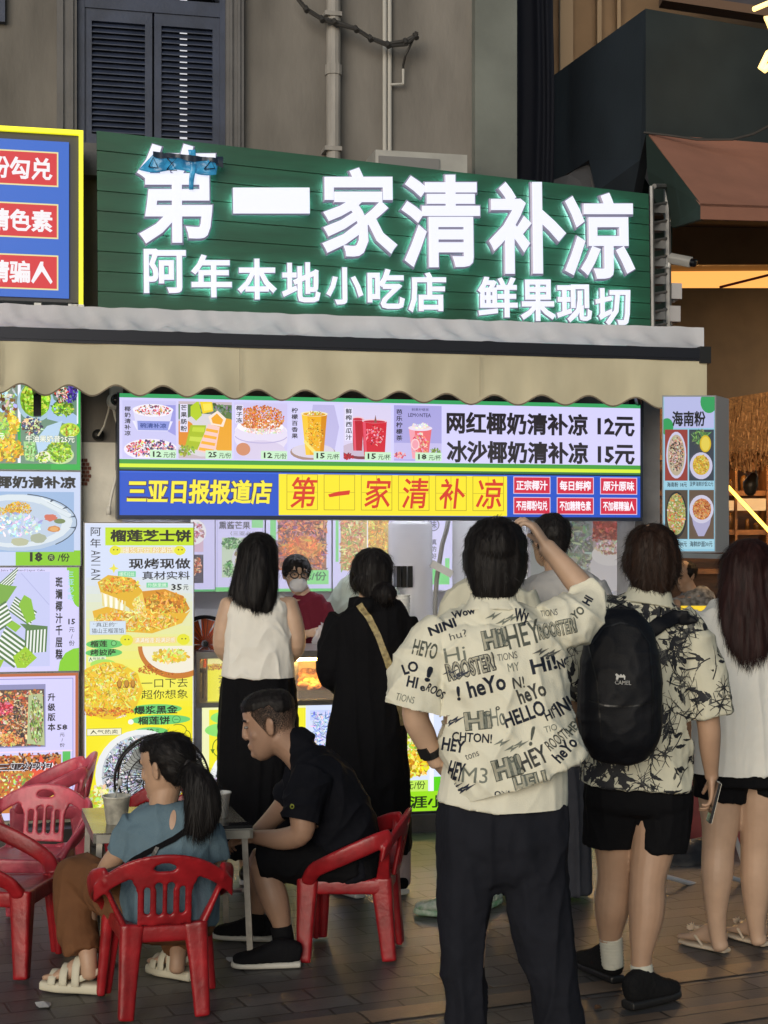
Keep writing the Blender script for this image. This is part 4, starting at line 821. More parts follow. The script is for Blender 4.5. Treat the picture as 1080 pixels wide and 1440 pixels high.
# grey hose and dispenser by the right posters
q = MB(); q.tube([FS(x, y, -1.2, 620) for x, y in ((631, 728), (628, 745), (622, 765), (618, 790), (614, 815), (612, 850), (612, 900))], .016, 8)
tag(q.build('pipe', pbr('grey hose', (.35, .35, .34), .5), smooth=True, org=FS(612, 900, -1.2, 620)), 'bent grey service pipe inside the stall beside the slim poster', 'pipe')
q = MB(); T = M.Translation(FS(621, 800, -1.15, 620)) @ M.Rotation(R(28), 4, 'Y'); q.box((-.08, -.05, -.025), (.08, .05, .025), 0, T); q.box((-.07, -.055, -.01), (.0, -.05, .02), 0, T)
tag(q.build('wall_bracket', alu, org=FS(621, 800, -1.15, 620)), 'tilted aluminium bracket fixed on the grey service pipe', 'bracket')
# orange fan at the counter's left end
oc = FS(288, 905, .02, 288)
of = thing('orange_fan', 'small round orange fan with dark cage beside the yellow poster', 'fan', oc-Z*.15)
q = MB(); vs_, fs_ = [], []
for k in range(9):
    a = k*2*math.pi/9; q.add([oc+U*(.02*math.cos(a))+Z*(.02*math.sin(a)), oc+U*(.14*math.cos(a-.25))+Z*(.14*math.sin(a-.25)), oc+U*(.15*math.cos(a+.3))+Z*(.15*math.sin(a+.3))-N*.03, oc+U*(.02*math.cos(a+.8))+Z*(.02*math.sin(a+.8))-N*.02], [(0, 1, 2, 3)])
q.build('blades', pbr('orange plastic', (.75, .12, .015), .4), of)
def ringpts(c, r, ax, ay, n=40): return [c+ax*(r*math.cos(2*math.pi*k/n))+ay*(r*math.sin(2*math.pi*k/n)) for k in range(n+1)]
q = MB(); q.tube(ringpts(oc+N*.03, .155, U, Z), .012, 6); q.tube(ringpts(oc-N*.04, .155, U, Z), .009, 6)
for k in range(30): a = k*2*math.pi/30; q.tube([oc+N*.045, oc+N*.03+U*(.155*math.cos(a))+Z*(.155*math.sin(a))], .0018, 4)
q.build('cage', blackm, of)
q = MB(); q.tube([oc-N*.03-Z*.15, oc-N*.05-Z*.34], .014, 6); q.build('stand', blackm, of)

# ------------------------------------------------------------ cameras and cords on the column
def dome(px, py, name, label, r=.045):
    c = FS(px, py, .05, px); t = thing(name, label, 'camera', c-Z*.05)
    q = MB(); q.add(*loft([(c-N*.05, r*1.15), (c+N*.03, r*1.15), (c+N*.06, r*.9)], n=20, sub=1, cap=.3)); q.fbox(px-8, py-22, px+10, py-8, 0, .1, px); q.build('housing', whitep, t, smooth=False)
    q = MB(); q.add(*ell(c+N*.075, r*.78, r*.78, r*.78)); q.build('lens', pbr('lens black', (.006, .006, .008), .1), t, smooth=True)
dome(163, 564, 'security_camera', 'white security camera with a black eye at the top of the cream column')
c = FS(138, 612, .01, 138); q = MB(); q.add(*ell(c, .035, .035, .035)); q.tube([c, c+N*.05], .03, 10)
tag(q.build('wall_plug', pbr('black rubber', (.01, .01, .01), .5), smooth=True, org=c), 'round black pipe hole plug on the cream column', 'plug')
q = MB()
q.tube([FS(x, y, .07, 150) for x, y in ((155, 562), (152, 580), (146, 600), (138, 613))], .006, 6)
q.tube([FS(x, y, .07, 150) for x, y in ((158, 566), (162, 585), (168, 605), (172, 622), (168, 645), (162, 675), (156, 700), (154, 712), (153, 724))], .009, 6)
q.tube([FS(153, 712, .07, 150), FS(153, 724, .07, 150)], .014, 8)
tag(q.build('cord', pbr('white cord', (.62, .60, .54), .5), smooth=True, org=FS(153, 724, .07, 150)), 'white cord looping down the cream column from the camera', 'cord')
bc = FP(957, 366, .28)
cm = thing('security_camera', 'white bullet security camera under the corner of the neighbouring shop', 'camera', bc-Z*.06)
q = MB(); d = V((.8, -.55, -.28)).normalized(); q.add(*loft([(bc-d*.07, .028, .028), (bc+d*.07, .028, .028)], n=16, sub=1, cap=.2, power=4)); q.build('housing', pbr('camera grey', (.34, .34, .33), .4), cm, smooth=False)
q = MB(); q.add(*loft([(bc+d*.07, .026), (bc+d*.1, .024)], n=14, sub=1, cap=.2)); q.build('lens', pbr('lens black', (.006, .006, .008), .1), cm)
q = MB(); q.tube([bc-d*.07, bc-d*.08-Z*.05, bc-d*.16-Z*.07], .014, 8); q.build('bracket', whitep, cm)

# ------------------------------------------------------------ vertical light box at the right end
ro2 = .50
_rbo = W(932, 670, 4.92); _rbu = (W(1007, 670, 5.03)-_rbo); _rbu.z = 0; _rbu.normalize(); _rbn = V((_rbu.y, -_rbu.x, 0))
def RB(px, py, o):
    r = V(((px-540)/FPX, 1, -(py-HOR)/FPX)); return C0+r*((o+(_rbo-C0).dot(_rbn))/r.dot(_rbn))
rb = thing('vertical_light_box', 'upright blue lit menu box with four bowl pictures at the right end of the awning', 'menu board', RB(970, 778, 0))
q = MB(); f_ = [RB(931, 777, 0), RB(1007, 777, 0), RB(1007, 556, 0), RB(931, 556, 0)]; bk = [p+V((.115, .20, 0)) for p in f_]
q.hexa(f_+bk); q.build('cabinet', pbr('grey box side', (.36, .36, .37), .5), rb)
q = MB(); a = [RB(931, 777, 0), RB(1018, 779, 0), RB(1018, 786, 0), RB(931, 784, 0)]; q.hexa(a+[p+V((0, .2, 0)) for p in a]); q.build('base_rail', alu, rb)
A = Art(0, 0, fn=lambda x, y, o: RB(x, y, o+.004)); A.clip = (933, 558, 1005, 775)
A.rect(933, 558, 1005, 775, '9cd4ec'); A.rect(934, 558, 1004, 602, 'c4c8f6'); A.ell(997, 565, 12, 16, '34a860'); A.ell(938, 600, 9, 12, '34a860'); A.text('海南粉', 945, 578, 992, 600, '14161c', .03)
A.rect(935, 604, 967, 676, 'a04038'); A.rect(969, 604, 1004, 676, '3c4450'); A.rect(934, 676, 1004, 687, 'a8dcf0'); A.text('海南粉 18元', 938, 678, 966, 685, '1c2c40', .015); A.text('菠萝海鲜炒饭32元', 970, 677, 1003, 684, '1c2c40', .01)
A.ell(951, 640, 14, 33, 'dcd8f4'); A.ell(951, 640, 12, 29, 'c8b89c'); A.scatter(951, 638, 10, 24, ['d8a088', '5c3830', 'e8dcc8', 'a87858', '2c2428', 'c8b8a0', 'e8c8b8'], 130, 1.2, 3)
A.scatter(985, 615, 12, 10, ['5c8c48', '88b068', '3c5c34'], 30, 1.5, 4, asp=4); A.ell(992, 624, 8, 12, 'e8c428'); A.ell(992, 624, 6, 10, 'f4dc58'); A.ell(986, 655, 16, 19, 'd8d4ee'); A.ell(986, 654, 12, 14, 'e0b838'); A.scatter(986, 653, 11, 13, ['f0cc44', 'd8a02c', 'f4e078', 'b88c30'], 70, 1, 2.6)
A.rect(935, 689, 967, 758, '584c40'); A.rect(969, 689, 1004, 758, '6c5848'); A.ell(951, 724, 15, 33, '2c2c30'); A.ell(951, 723, 13, 29, 'b8b878'); A.scatter(951, 722, 12, 27, ['c8d070', 'e89c5c', 'f0e8c8', '7c9c4c', 'd87850', 'a8a858'], 130, 1.3, 3.2)
A.poly([(970, 712), (1003, 712), (998, 738), (990, 754), (982, 754), (975, 738)], 'b8b4d8'); A.ell(986.5, 716, 17, 20, 'dcd8ee'); A.ell(987, 716, 13, 15, 'c8783c'); A.scatter(987, 716, 12, 14, ['e0944c', 'c05c34', 'f0bc80', '9c4428', 'e8a868'], 90, 1, 2.8, asp=3)
A.rect(934, 759, 1004, 772, 'b0e0f0'); A.text('抱罗粉48元', 938, 761, 966, 769, '1c2c40', .015); A.text('海鲜炒面30元', 970, 761, 1002, 769, '1c2c40', .015)
A.build('face', film('film right box', .85), rb)

# ------------------------------------------------------------ neighbouring shop on the right
def WN(px, py, d): return W(px, py, d*1.19)
nb_ = thing('neighbour_shop', 'dark neighbouring shop with slate canopy box and warm wooden interior', 'building', WN(1000, 1000, 6))
slate = pbr('slate green panel', (.022, .030, .031), .6, var=.25, vscale=3, bump=.1, bscale=30)
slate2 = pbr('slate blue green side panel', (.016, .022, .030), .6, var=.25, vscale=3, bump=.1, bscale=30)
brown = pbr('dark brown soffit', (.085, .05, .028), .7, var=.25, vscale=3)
q = MB()
def qd(q, *pts, m=0): q.add([WN(*p) for p in pts], [tuple(range(len(pts)))], m)
fl = [WN(775, 330, 5.7), WN(908, 300, 4.86), WN(908, 12, 4.86), WN(775, 108, 5.7)]
fr_ = [WN(908, 190, 4.86), WN(1400, 225, 5.7), WN(1400, 98, 5.7), WN(908, 12, 4.86)]
q.prism(fr_, V((.05, .25, 0))); cb = q.build('canopy_box', slate, nb_)
q = MB(); ol = [(770, 112, 5.73), (908, 12, 4.865), (908, 190, 4.865), (900, 225, 4.95), (880, 330, 5.2), (838, 270, 5.25), (828, 225, 5.35), (800, 243, 5.5), (770, 262, 5.73)]
q.prism([WN(*p) for p in ol], V((.06, .05, 0))); q.build('canopy_side', slate2, nb_)
q = MB(); ol = [(908, 186, 4.84), (985, 286, 4.42), (985, 308, 4.42), (946, 320, 4.7), (930, 300, 4.8), (914, 268, 4.86), (910, 240, 4.85)]; q.prism([WN(*p) for p in ol], V((.02, .03, 0))); q.build('awning_gusset', pbr('dark green cloth', (.016, .035, .028), .8), nb_)
q = MB(); qd(q, (862, 330, 5.42), (895, 230, 5.3), (946, 318, 5.3), (940, 470, 5.4), (870, 470, 5.45)); q.build('gusset_lower', pbr('dark green cloth', (.016, .035, .028), .8), nb_)
q = MB(); ol = [WN(912, 188, 4.83), WN(1400, 226, 5.6), WN(1400, 300, 5.2), WN(985, 286, 4.42)]; q.prism(ol, Z*-.015)
ol = [WN(985, 286, 4.42), WN(1400, 300, 5.2), WN(1400, 320, 5.2), WN(985, 308, 4.42)]; q.prism(ol, V((0, .02, 0))); q.build('terracotta_awning', pbr('terracotta cloth', (.30, .135, .09), .75, var=.15, vscale=4, bump=.1, bscale=60), nb_)
q = MB(); pts = [WN(x, y, 4.82) for x, y in ((905, 186), (940, 190), (980, 196), (1030, 196), (1060, 188), (1085, 175))]; q.tube(pts, .008, 6); tag(q.build('cable', pbr('black cable', (.03, .028, .026), .6), org=WN(980, 196, 4.82)), 'thin dark cable along the top of the terracotta awning', 'cable')
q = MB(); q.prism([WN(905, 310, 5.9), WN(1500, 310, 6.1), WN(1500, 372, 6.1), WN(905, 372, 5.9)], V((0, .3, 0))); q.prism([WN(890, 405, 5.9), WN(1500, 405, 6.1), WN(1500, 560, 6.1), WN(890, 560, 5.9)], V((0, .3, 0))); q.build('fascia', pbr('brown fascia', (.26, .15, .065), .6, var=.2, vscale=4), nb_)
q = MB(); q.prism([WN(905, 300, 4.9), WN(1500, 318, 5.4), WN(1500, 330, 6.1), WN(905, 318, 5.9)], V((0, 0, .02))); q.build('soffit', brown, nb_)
q = MB(); qd(q, (890, 370, 6.05), (1500, 370, 6.2), (1500, 407, 6.2), (890, 407, 6.05)); q.build('lit_window', pbr('lit orange window', (.6, .3, .1), .5, emit=(1, .46, .11), estr=1.15), nb_)
q = MB(); q.tube([WN(1012, 404, 5.95), WN(1100, 382, 5.95)], .01, 6); q.build('window_bar', pbr('red bar', (.35, .02, .015), .4), nb_)
q = MB(); qd(q, (560, -500, 6.22), (778, -500, 6.22), (778, 420, 6.22), (560, 420, 6.22)); qd(q, (778, 105, 6.22), (1000, 60, 6.22), (1000, 420, 6.22), (778, 420, 6.22)); q.build('gap_wall', pbr('gap wall', (.05, .052, .055), .8), nb_)
q = MB(); q.prism([WN(770, -600, 6.3), WN(1500, -600, 6.5), WN(1500, 60, 6.5), WN(770, 120, 6.3)], V((0, .2, 0))); q.build('upper_wall', pbr('warm tan upper wall', (.30, .19, .10), .7, var=.25, vscale=3), nb_)
q = MB(); q.prism([WN(788, -300, 6.2), WN(806, -300, 6.2), WN(806, 140, 6.2), WN(788, 140, 6.2)], V((0, .1, 0))); q.prism([WN(840, -300, 6.2), WN(846, -300, 6.2), WN(846, 100, 6.2), WN(840, 100, 6.2)], V((0, .1, 0))); q.prism([WN(868, -300, 6.2), WN(873, -300, 6.2), WN(873, 60, 6.2), WN(868, 60, 6.2)], V((0, .1, 0))); q.build('upper_post', pbr('tan post', (.40, .27, .15), .6), nb_)
q = MB(); q.prism([WN(932, 0, 5.2), WN(1500, 86, 5.8), WN(1500, 72, 5.8), WN(932, -12, 5.2)], V((0, .15, 0))); q.build('ledge', pbr('brown ledge', (.14, .085, .055), .6), nb_)
q = MB(); qd(q, (930, -200, 5.6), (1500, -160, 5.9), (1500, 90, 5.9), (930, 0, 5.6)); q.build('balcony_panel', pbr('dark balcony', (.05, .045, .055), .5, var=.3), nb_)
neon = pbr('warm neon', (1, .8, .4), .4, emit=(1, .62, .20), estr=2.4)
q = MB()
q.tube([WN(x, y, 4.75) for x, y in ((1150, 20), (1076, 27), (1086, 48), (1120, 52), (1080, 75), (1070, 96), (1074, 99), (1110, 72), (1140, 100))], .02, 8)
tag(q.build('neon_star', neon, smooth=True, org=WN(1080, 60, 4.75)), 'warm glowing star shaped neon at the top right on the slate box', 'neon sign')
q = MB(); q.tube([WN(1060, 13, 4.9), WN(1110, -8, 4.95)], .016, 8); tag(q.build('neon_bar', neon, org=WN(1070, 10, 4.9)), 'short slanted warm neon bar above the neon star', 'neon sign')
# dark blue drape in the gap
q = MB(); rows = []
for j in range(14):
    y = -300+j*60; rows.append([WN(716+i*2.9+3*math.sin(y*.01), y, 5.55+.016*math.sin(i*.9+y*.004+math.sin(i*.37)*2)) for i in range(22)])
q.add([p for r in rows for p in r], [(j*22+i, j*22+i+1, (j+1)*22+i+1, (j+1)*22+i) for j in range(13) for i in range(21)])
tag(q.build('hanging_tarpaulin', pbr('navy tarpaulin', (.006, .008, .018), .8), smooth=True, org=WN(745, 300, 5.6)), 'dark navy tarpaulin hanging in the gap between the two buildings', 'tarpaulin')
q = MB(); q.prism([WN(773, 255, 5.6), WN(800, 245, 5.5), (WN(826, 226, 5.4)), WN(840, 268, 5.4), WN(846, 330, 5.4), WN(773, 330, 5.6)], V((0, .02, 0))); tag(q.build('grey_board', pbr('grey board', (.13, .13, .14), .8), org=WN(800, 300, 5.5)), 'torn grey board behind the right top of the green sign', 'board')
# thatch
th = thing('thatch_roof', 'small orange lit straw thatch roof over the neighbouring stall', 'thatched roof', WN(1050, 640, 5.3))
straw = pbr('straw', (.60, .26, .075), .7, var=.5, vscale=30, dirt=(.34, .13, .035))  # orange put into the straw colour in place of warm lamp light
q = MB(); rr = random.Random(4)
core = [WN(985, 566, 5.35), WN(1400, 500, 5.35), WN(1400, 650, 5.05), WN(1005, 640, 5.05)]; q.prism(core, V((0, .2, 0))); q.build('thatch_core', pbr('straw core', (.40, .165, .045), .9, var=.6, vscale=60, stretch=(1, 1, .1), bump=.8, bscale=50), th)  # core colour raised to orange for the same lamp light
q = MB()
for i in range(7000):
    t = rr.random(); x = 975+430*t; top = 572-(x-985)*.17+rr.uniform(-6, 22); s = rr.random()
    y0 = top+s*58; L = rr.uniform(30, 62); dx = rr.uniform(-5, 3)-(1-t)*4; d0 = 5.30-.25*s-.02*rr.random(); w = rr.uniform(.8, 1.7)
    a = WN(x, y0, d0); b = WN(x+dx*.5, y0+L*.5, d0-.10-rr.random()*.02); c = WN(x+dx, min(y0+L, 650+rr.uniform(-16, 3)-(x-1005)*.02), d0-.16+rr.uniform(-.02, .05)); e = V((w*.004, 0, 0))
    q.add([a-e, a+e, b+e, b-e, c+e*.3, c-e*.3], [(0, 1, 2, 3), (3, 2, 4, 5)])
q.build('straw_fringe', straw, th)
# warm interior
wood = pbr('warm shelf wood', (.20, .085, .03), .5, var=.4, vscale=6, stretch=(1, 1, 5))
wd = thing('wooden_shelf', 'warm lit wooden shelf wall with pale price cards inside the neighbouring shop', 'shelf', WN(1100, 1000, 7.2))
q = MB(); q.prism([WN(905, 560, 7.4), WN(1500, 560, 7.4), WN(1500, 1000, 7.4), WN(905, 1000, 7.4)], V((0, .1, 0))); q.build('back_panel', wood, wd)
q = MB()
for y in (640, 690, 745, 800, 850): q.prism([WN(905, y, 7.1), WN(1500, y, 7.1), WN(1500, y+7, 7.1), WN(905, y+7, 7.1)], V((0, .3, 0)))
for x in (1034, 1078, 1122): q.prism([WN(x, 640, 7.08), WN(x+3, 640, 7.08), WN(x+3, 870, 7.08), WN(x, 870, 7.08)], V((0, .3, 0)))
q.build('shelf_boards', pbr('shelf board', (.30, .14, .05), .5, var=.3, vscale=8), wd)
cards = pbr('price cards', (.72, .66, .55), .6)
for (a, b, c, d) in ((1037, 701, 1077, 718), (1018, 704, 1032, 718), (1040, 765, 1075, 775)): q = MB(); q.prism([WN(a, b, 7.05), WN(c, b, 7.05), WN(c, d, 7.05), WN(a, d, 7.05)], V((0, .01, 0))); q.build('price_or_reflection_card', cards, wd)
rr = random.Random(8); q = MB()
for i in range(46):
    x = rr.uniform(1015, 1160); y = rr.choice((690, 745, 800, 850)); b = WN(x, y-.2, 7.2-rr.random()*.06); r = rr.uniform(.018, .035); h = rr.uniform(.05, .16); q = MB(); q.add(*lathe(b, [(0, 0), (r, 0), (r, h*.75), (r*.45, h), (0, h)], 10)); q.build('jar', pbr('amber jars', (.32, .16, .05), .25, var=.6, vscale=.7), wd, smooth=True)
strip = pbr('yellow led strip', (1, .8, .2), .4, emit=(1, .60, .08), estr=4)
q = MB(); q.tube([WN(1016, 676, 5.9), WN(1092, 758, 5.9)], .014, 6); tag(q.build('led_strip', strip, org=WN(1050, 715, 5.9)), 'slanting yellow LED strip across the neighbouring shop front', 'light strip')
q = MB(); q.tube([WN(960, 566, 6.7), WN(1300, 566, 6.7)], .02, 6); tag(q.build('warm_tube', pbr('warm shop tube', (1, .7, .3), .4, emit=(1, .55, .2), estr=110), org=WN(1100, 566, 6.7)), 'hidden warm tube lamp under the ceiling of the neighbouring shop', 'ceiling light')
q = MB(); q.prism([WN(905, 859, 6.0), WN(1500, 859, 6.0), WN(1500, 1130, 6.0), WN(905, 1130, 6.0)], V((0, .4, 0))); tag(q.build('stall_counter', wood, org=WN(1000, 1130, 6.0)), 'dark wooden counter of the neighbouring stall behind the long haired woman', 'counter')
q = MB(); q.prism([WN(958, 852, 5.95), WN(1000, 852, 5.95), WN(1000, 866, 5.95), WN(958, 866, 5.95)], V((0, .02, 0))); tag(q.build('glowing_label', pbr('yellow lit label', (.8, .6, .05), .4, emit='f0c818', estr=.8), org=WN(980, 866, 5.95)), 'small yellow lit label on the neighbouring stall counter', 'label')
hc = WN(1055, 681, 5.2); hq = thing('hanging_lamp', 'small dark hanging dome camera below the thatch', 'camera', hc-Z*.05)
q = MB(); q.add(*loft([(hc+Z*.03+V((.02, 0, .02)), .03, .03), (hc, .05, .05), (hc-Z*.04, .04, .04)], n=16, sub=2)); q.build('housing', pbr('dim bronze', (.05, .035, .02), .35, .5), hq, smooth=True)
q = MB(); q.tube([hc+Z*.03, hc+V((-.05, 0, .1)), hc+V((-.04, 0, .2)), hc+V((.02, 0, .24)), hc+V((.05, 0, .14)), hc+V((.03, 0, .05))], .005, 6); q.build('cord', pbr('pale cord', (.3, .22, .15), .6), hq, smooth=True)
hq.name = 'dome_camera'
# ------------------------------------------------------------ red plastic chairs
red = pbr('red plastic', (.32, .011, .016), .36, var=.42, vscale=11, bump=.14, bscale=45)  # darkened red, the shade on the front chairs is in this colour
red_lit = pbr('lit red plastic', (.60, .085, .125), .36, var=.4, vscale=11, bump=.14, bscale=45)  # brighter pink copy of the red, its light put into the colour
def make_chair(mat):
    """low plastic armchair, seat at z .33, faces -y"""
    root = bpy.data.objects.new('plastic_chair', None); COL.objects.link(root); root.empty_display_size = .1
    mb = []
    q = MB(); T = None; g = []
    for j in range(9):
        for i in range(9):
            x = -.185+.37*i/8; y = -.19+.355*j/8
            z = .330-.016*math.cos(x/.185*1.5)*math.cos(y/.19*1.4)-(.018 if j == 0 else 0)
            w = 1-.22*(j/8)
            g.append(V((x*w, y, z)))
    top = g; bot = [p-V((0, 0, .022)) for p in g]; n = 9
    q.add(top+bot, [(j*n+i, j*n+i+1, (j+1)*n+i+1, (j+1)*n+i) for j in range(8) for i in range(8)]+[(81+j*n+i, 81+(j+1)*n+i, 81+(j+1)*n+i+1, 81+j*n+i+1) for j in range(8) for i in range(8)])
    ring = [i for i in range(9)]+[j*9+8 for j in range(1, 9)]+[72+i for i in range(7, -1, -1)]+[j*9 for j in range(7, 0, -1)]
    q.add(top+bot, [(ring[k], ring[(k+1) % len(ring)], 81+ring[(k+1) % len(ring)], 81+ring[k]) for k in range(len(ring))])
    for (a, b) in (((-.17, -.18), (.17, -.18)), ((-.175, -.175), (-.14, .15)), ((.175, -.175), (.14, .15)), ((-.13, .155), (.13, .155))):
        q.add(*loft([(V((*a, .30)), .012, .032), (V((*b, .30)), .012, .032)], ref=V((b[1]-a[1], a[0]-b[0], 0)), n=12, sub=1, power=4))
    ob = fuse('seat', [(q.v, q.f)], mat, root, .007, 3)
    for sx in (-1, 1):
        for fr in (1, 0):
            y0, y1 = (-.16, -.172) if fr else (.13, .165)
            x0, x1 = (sx*.175, sx*.205) if fr else (sx*.13, sx*.145)
            sh = [loft([(V((x0, y0, .335)), .024, .045), (V((x0*.6+x1*.4, y0*.6+y1*.4, .2)), .021, .038), (V((x1, y1, .006)), .017, .030)], ref=V((1, 0, 0)), n=12, sub=2, power=4, cap=.1),
                  loft([(V((x0-sx*.02, y0-(.02 if fr else -.02), .335)), .045, .022), (V((x0*.6+x1*.4-sx*.015, y0*.6+y1*.4-(.017 if fr else -.017), .2)), .036, .019), (V((x1-sx*.012, y1-(.012 if fr else -.012), .006)), .028, .015)], ref=V((1, 0, 0)), n=12, sub=2, power=4, cap=.1)]
            fuse('leg', sh, mat, root, .006, 3)
    # backrest shell with slots and a grip hole, running into the arms
    sh = []
    NX, NZ = 92, 60; q = MB()
    def zt(x): return .592-1.35*x*x-9*x**4
    def bp(x, z):
        y = .180-.95*x*x+(z-.33)*.20; return V((x, y, z))
    idx = {}
    def vid(i, j):
        if (i, j) not in idx:
            x = -.245+.49*i/NX; t = j/NZ; z = .335+(zt(x)-.335)*t; idx[(i, j)] = len(q.v); q.v.append(bp(x, z))
        return idx[(i, j)]
    for i in range(NX):
        for j in range(NZ):
            x = -.245+.49*(i+.5)/NX; z = .335+(zt(x)-.335)*(j+.5)/NZ; top_ = zt(x)-z; ok = False
            band = .068+.035*max(0, 1-(x/.12)**2)
            if top_ < band: ok = True
            ws = .098+.05*max(0, (z-.46)/.12)
            if abs(x) < ws: ok = True
            if (x/.040)**2+((top_-.048)/.014)**2 < 1: ok = False
            for xs in (-.060, -.020, .020, .060):
                if abs(x-xs*(1+(z-.4)*.6)) < .0085 and .375 < z < .475+.02*(1-abs(xs)/.06): ok = False
            if ok: q.f.append([vid(i, j), vid(i+1, j), vid(i+1, j+1), vid(i, j+1)]); q.m.append(0); q.c.append((1, 1, 1))
    me = bpy.data.meshes.new('t'); me.from_pydata([tuple(p) for p in q.v], [], q.f); to = bpy.data.objects.new('t', me); COL.objects.link(to)
    md = to.modifiers.new('s', 'SMOOTH'); md.iterations = 6; md.factor = .5
    md = to.modifiers.new('t', 'SOLIDIFY'); md.thickness = .018; md.offset = 0
    me2 = bpy.data.meshes.new_from_object(to.evaluated_get(bpy.context.evaluated_depsgraph_get()))
    sh.append(([v.co.copy() for v in me2.vertices], [tuple(p.vertices) for p in me2.polygons]))
    bpy.data.objects.remove(to); bpy.data.meshes.remove(me); bpy.data.meshes.remove(me2)
    for s in (-1, 1):
        sh.append(loft([(V((s*.205, .172, .512)), .012, .034), (V((s*.236, .12, .495)), .012, .036), (V((s*.248, .03, .455)), .012, .036), (V((s*.240, -.06, .412)), .012, .034), (V((s*.215, -.125, .375)), .014, .032), (V((s*.188, -.155, .33)), .022, .030)], ref=V((s, .3, 0)), n=12, sub=5, power=3))
        sh.append(loft([(V((s*.215, .16, .505)), .010, .020), (V((s*.18, .15, .42)), .010, .022), (V((s*.138, .140, .33)), .014, .03)], ref=V((1, 0, 0)), n=10, sub=4, power=3))
    fuse('backrest', sh, mat, root, .0055, 3)
    return root
chair0 = make_chair(red)
CH_SPOTS = [
    (-.81, 5.56, 193, red, 'dark red plastic armchair with the woman in teal sitting on it'),
    (-.125, 6.30, -97, red, 'red plastic armchair under the crouching man in black'),
    (-1.53, 6.10, 82, red, 'empty red chair in the left foreground, nearest of the empty ones'),
    (-1.55, 6.72, -6, red_lit, 'pink lit red chair showing its full slotted back, left of the table'),
    (-1.73, 7.98, -78, red_lit, 'lit red chair in front of the yellow poster, tilted back with a round grip hole'),
    (-2.06, 7.05, 8, red, 'red chair at the left edge of the frame, mostly cut off'),
    (-.97, 6.76, -4, red, 'red chair mostly hidden behind the head of the seated woman'),
]
chairs = []
for i, (x, y, a, m, lab) in enumerate(CH_SPOTS):
    o = chair0 if i == 0 else copy_tree(chair0)
    o.location = (x, y, 0.003); o.rotation_euler = (0, 0, R(a))
    tag(o, lab, 'chair', 'red plastic chairs around the folding table')
    if m is not red:
        for c in kids(o):
            c.data = c.data.copy(); c.data.materials[0] = m
    chairs.append(o)

# ------------------------------------------------------------ folding table and what stands on it
TZ = .55
tA, tB = V((-1.129, 5.964, 0)), V((-.518, 6.075, 0)); sv = V((-.158, .575, 0))
tb = thing('folding_table', 'small low steel topped table between the two seated people', 'table', (tA+tB)/2+sv*.5)
tsteel = pbr('worn steel top', (.42, .42, .40), .22, 1, var=.3, vscale=6, bump=.05, bscale=40)
q = MB(); c4 = [tA, tB, tB+sv, tA+sv]
q.hexa([p+Z*(TZ-.006) for p in c4][::1]+[p+Z*TZ for p in c4]); q.build('table_top', tsteel, tb)
q = MB()
for a, b in ((0, 1), (1, 2), (2, 3), (3, 0)):
    p0_, p1_ = c4[a], c4[b]; q.prism([p0_+Z*(TZ-.04), p1_+Z*(TZ-.04), p1_+Z*(TZ-.007), p0_+Z*(TZ-.007)], (sum(c4, V())/4-(p0_+p1_)/2).normalized()*.012)
q.build('apron', pbr('apron alu', (.36, .35, .32), .4, .8, var=.2), tb)
cc = sum(c4, V())/4
legm = pbr('worn table leg', (.30, .28, .25), .45, .6, var=.4, vscale=14)
for p in c4:
    q = MB(); b = p.lerp(cc, .09); e = b+(p-cc).normalized()*.03
    q.tube([b+Z*(TZ-.035), e+Z*.004], .0165, 4); lg = q.build('leg', legm, tb)
    q = MB(); q.tube([e+Z*.03, e+Z*.001], .021, 8); q.build('foot', blackp, lg)
q = MB(); q.tube([c4[1].lerp(cc, .1)+Z*.30, c4[2].lerp(cc, .1)+Z*.18], .009, 6); q.tube([c4[0].lerp(cc, .1)+Z*.30, c4[3].lerp(cc, .1)+Z*.18], .009, 6); q.build('brace', legm, tb)
cupm = pbr('printed paper cup', (.62, .60, .52), .5, var=.5, vscale=22, dirt=(.30, .29, .25))
soup = pbr('milky drink', (.62, .60, .52), .3)
c1 = W(164, 1152, 3.72); c1.z = TZ+.001
k1 = cup(c1, .041, .055, .105, cupm, 'paper_cup', 'printed paper tub with a spoon on the table left of the woman', group='cups on the folding table', fill=soup)
q = MB(); q.tube([c1+V((-.01, 0, .07)), c1+V((.0, .0, .13)), c1+V((.012, 0, .155))], .004, 6); q.add(*ell(c1+V((.014, 0, .165)), .011, .004, .016)); q.build('spoon', pbr('clear spoon', (.35, .36, .36), .2), k1, smooth=True)
c2 = W(309, 1150, 3.80); c2.z = TZ+.001
cup(c2, .030, .044, .098, paper, 'paper_cup', 'plain white paper cup on the table between the woman and the man', group='cups on the folding table', fill=soup)
c3 = W(330, 1156, 3.68); c3.z = TZ+.001; q = MB(); T = M.Translation(c3) @ M.Rotation(R(8), 4, 'Z'); q.box((-.07, -.038, 0), (.07, .038, .009), 0, T); ph = q.build('phone', pbr('phone glass', (.008, .008, .010), .08), org=c3)
tag(ph, 'black phone lying on the table corner beside the seated man', 'phone')

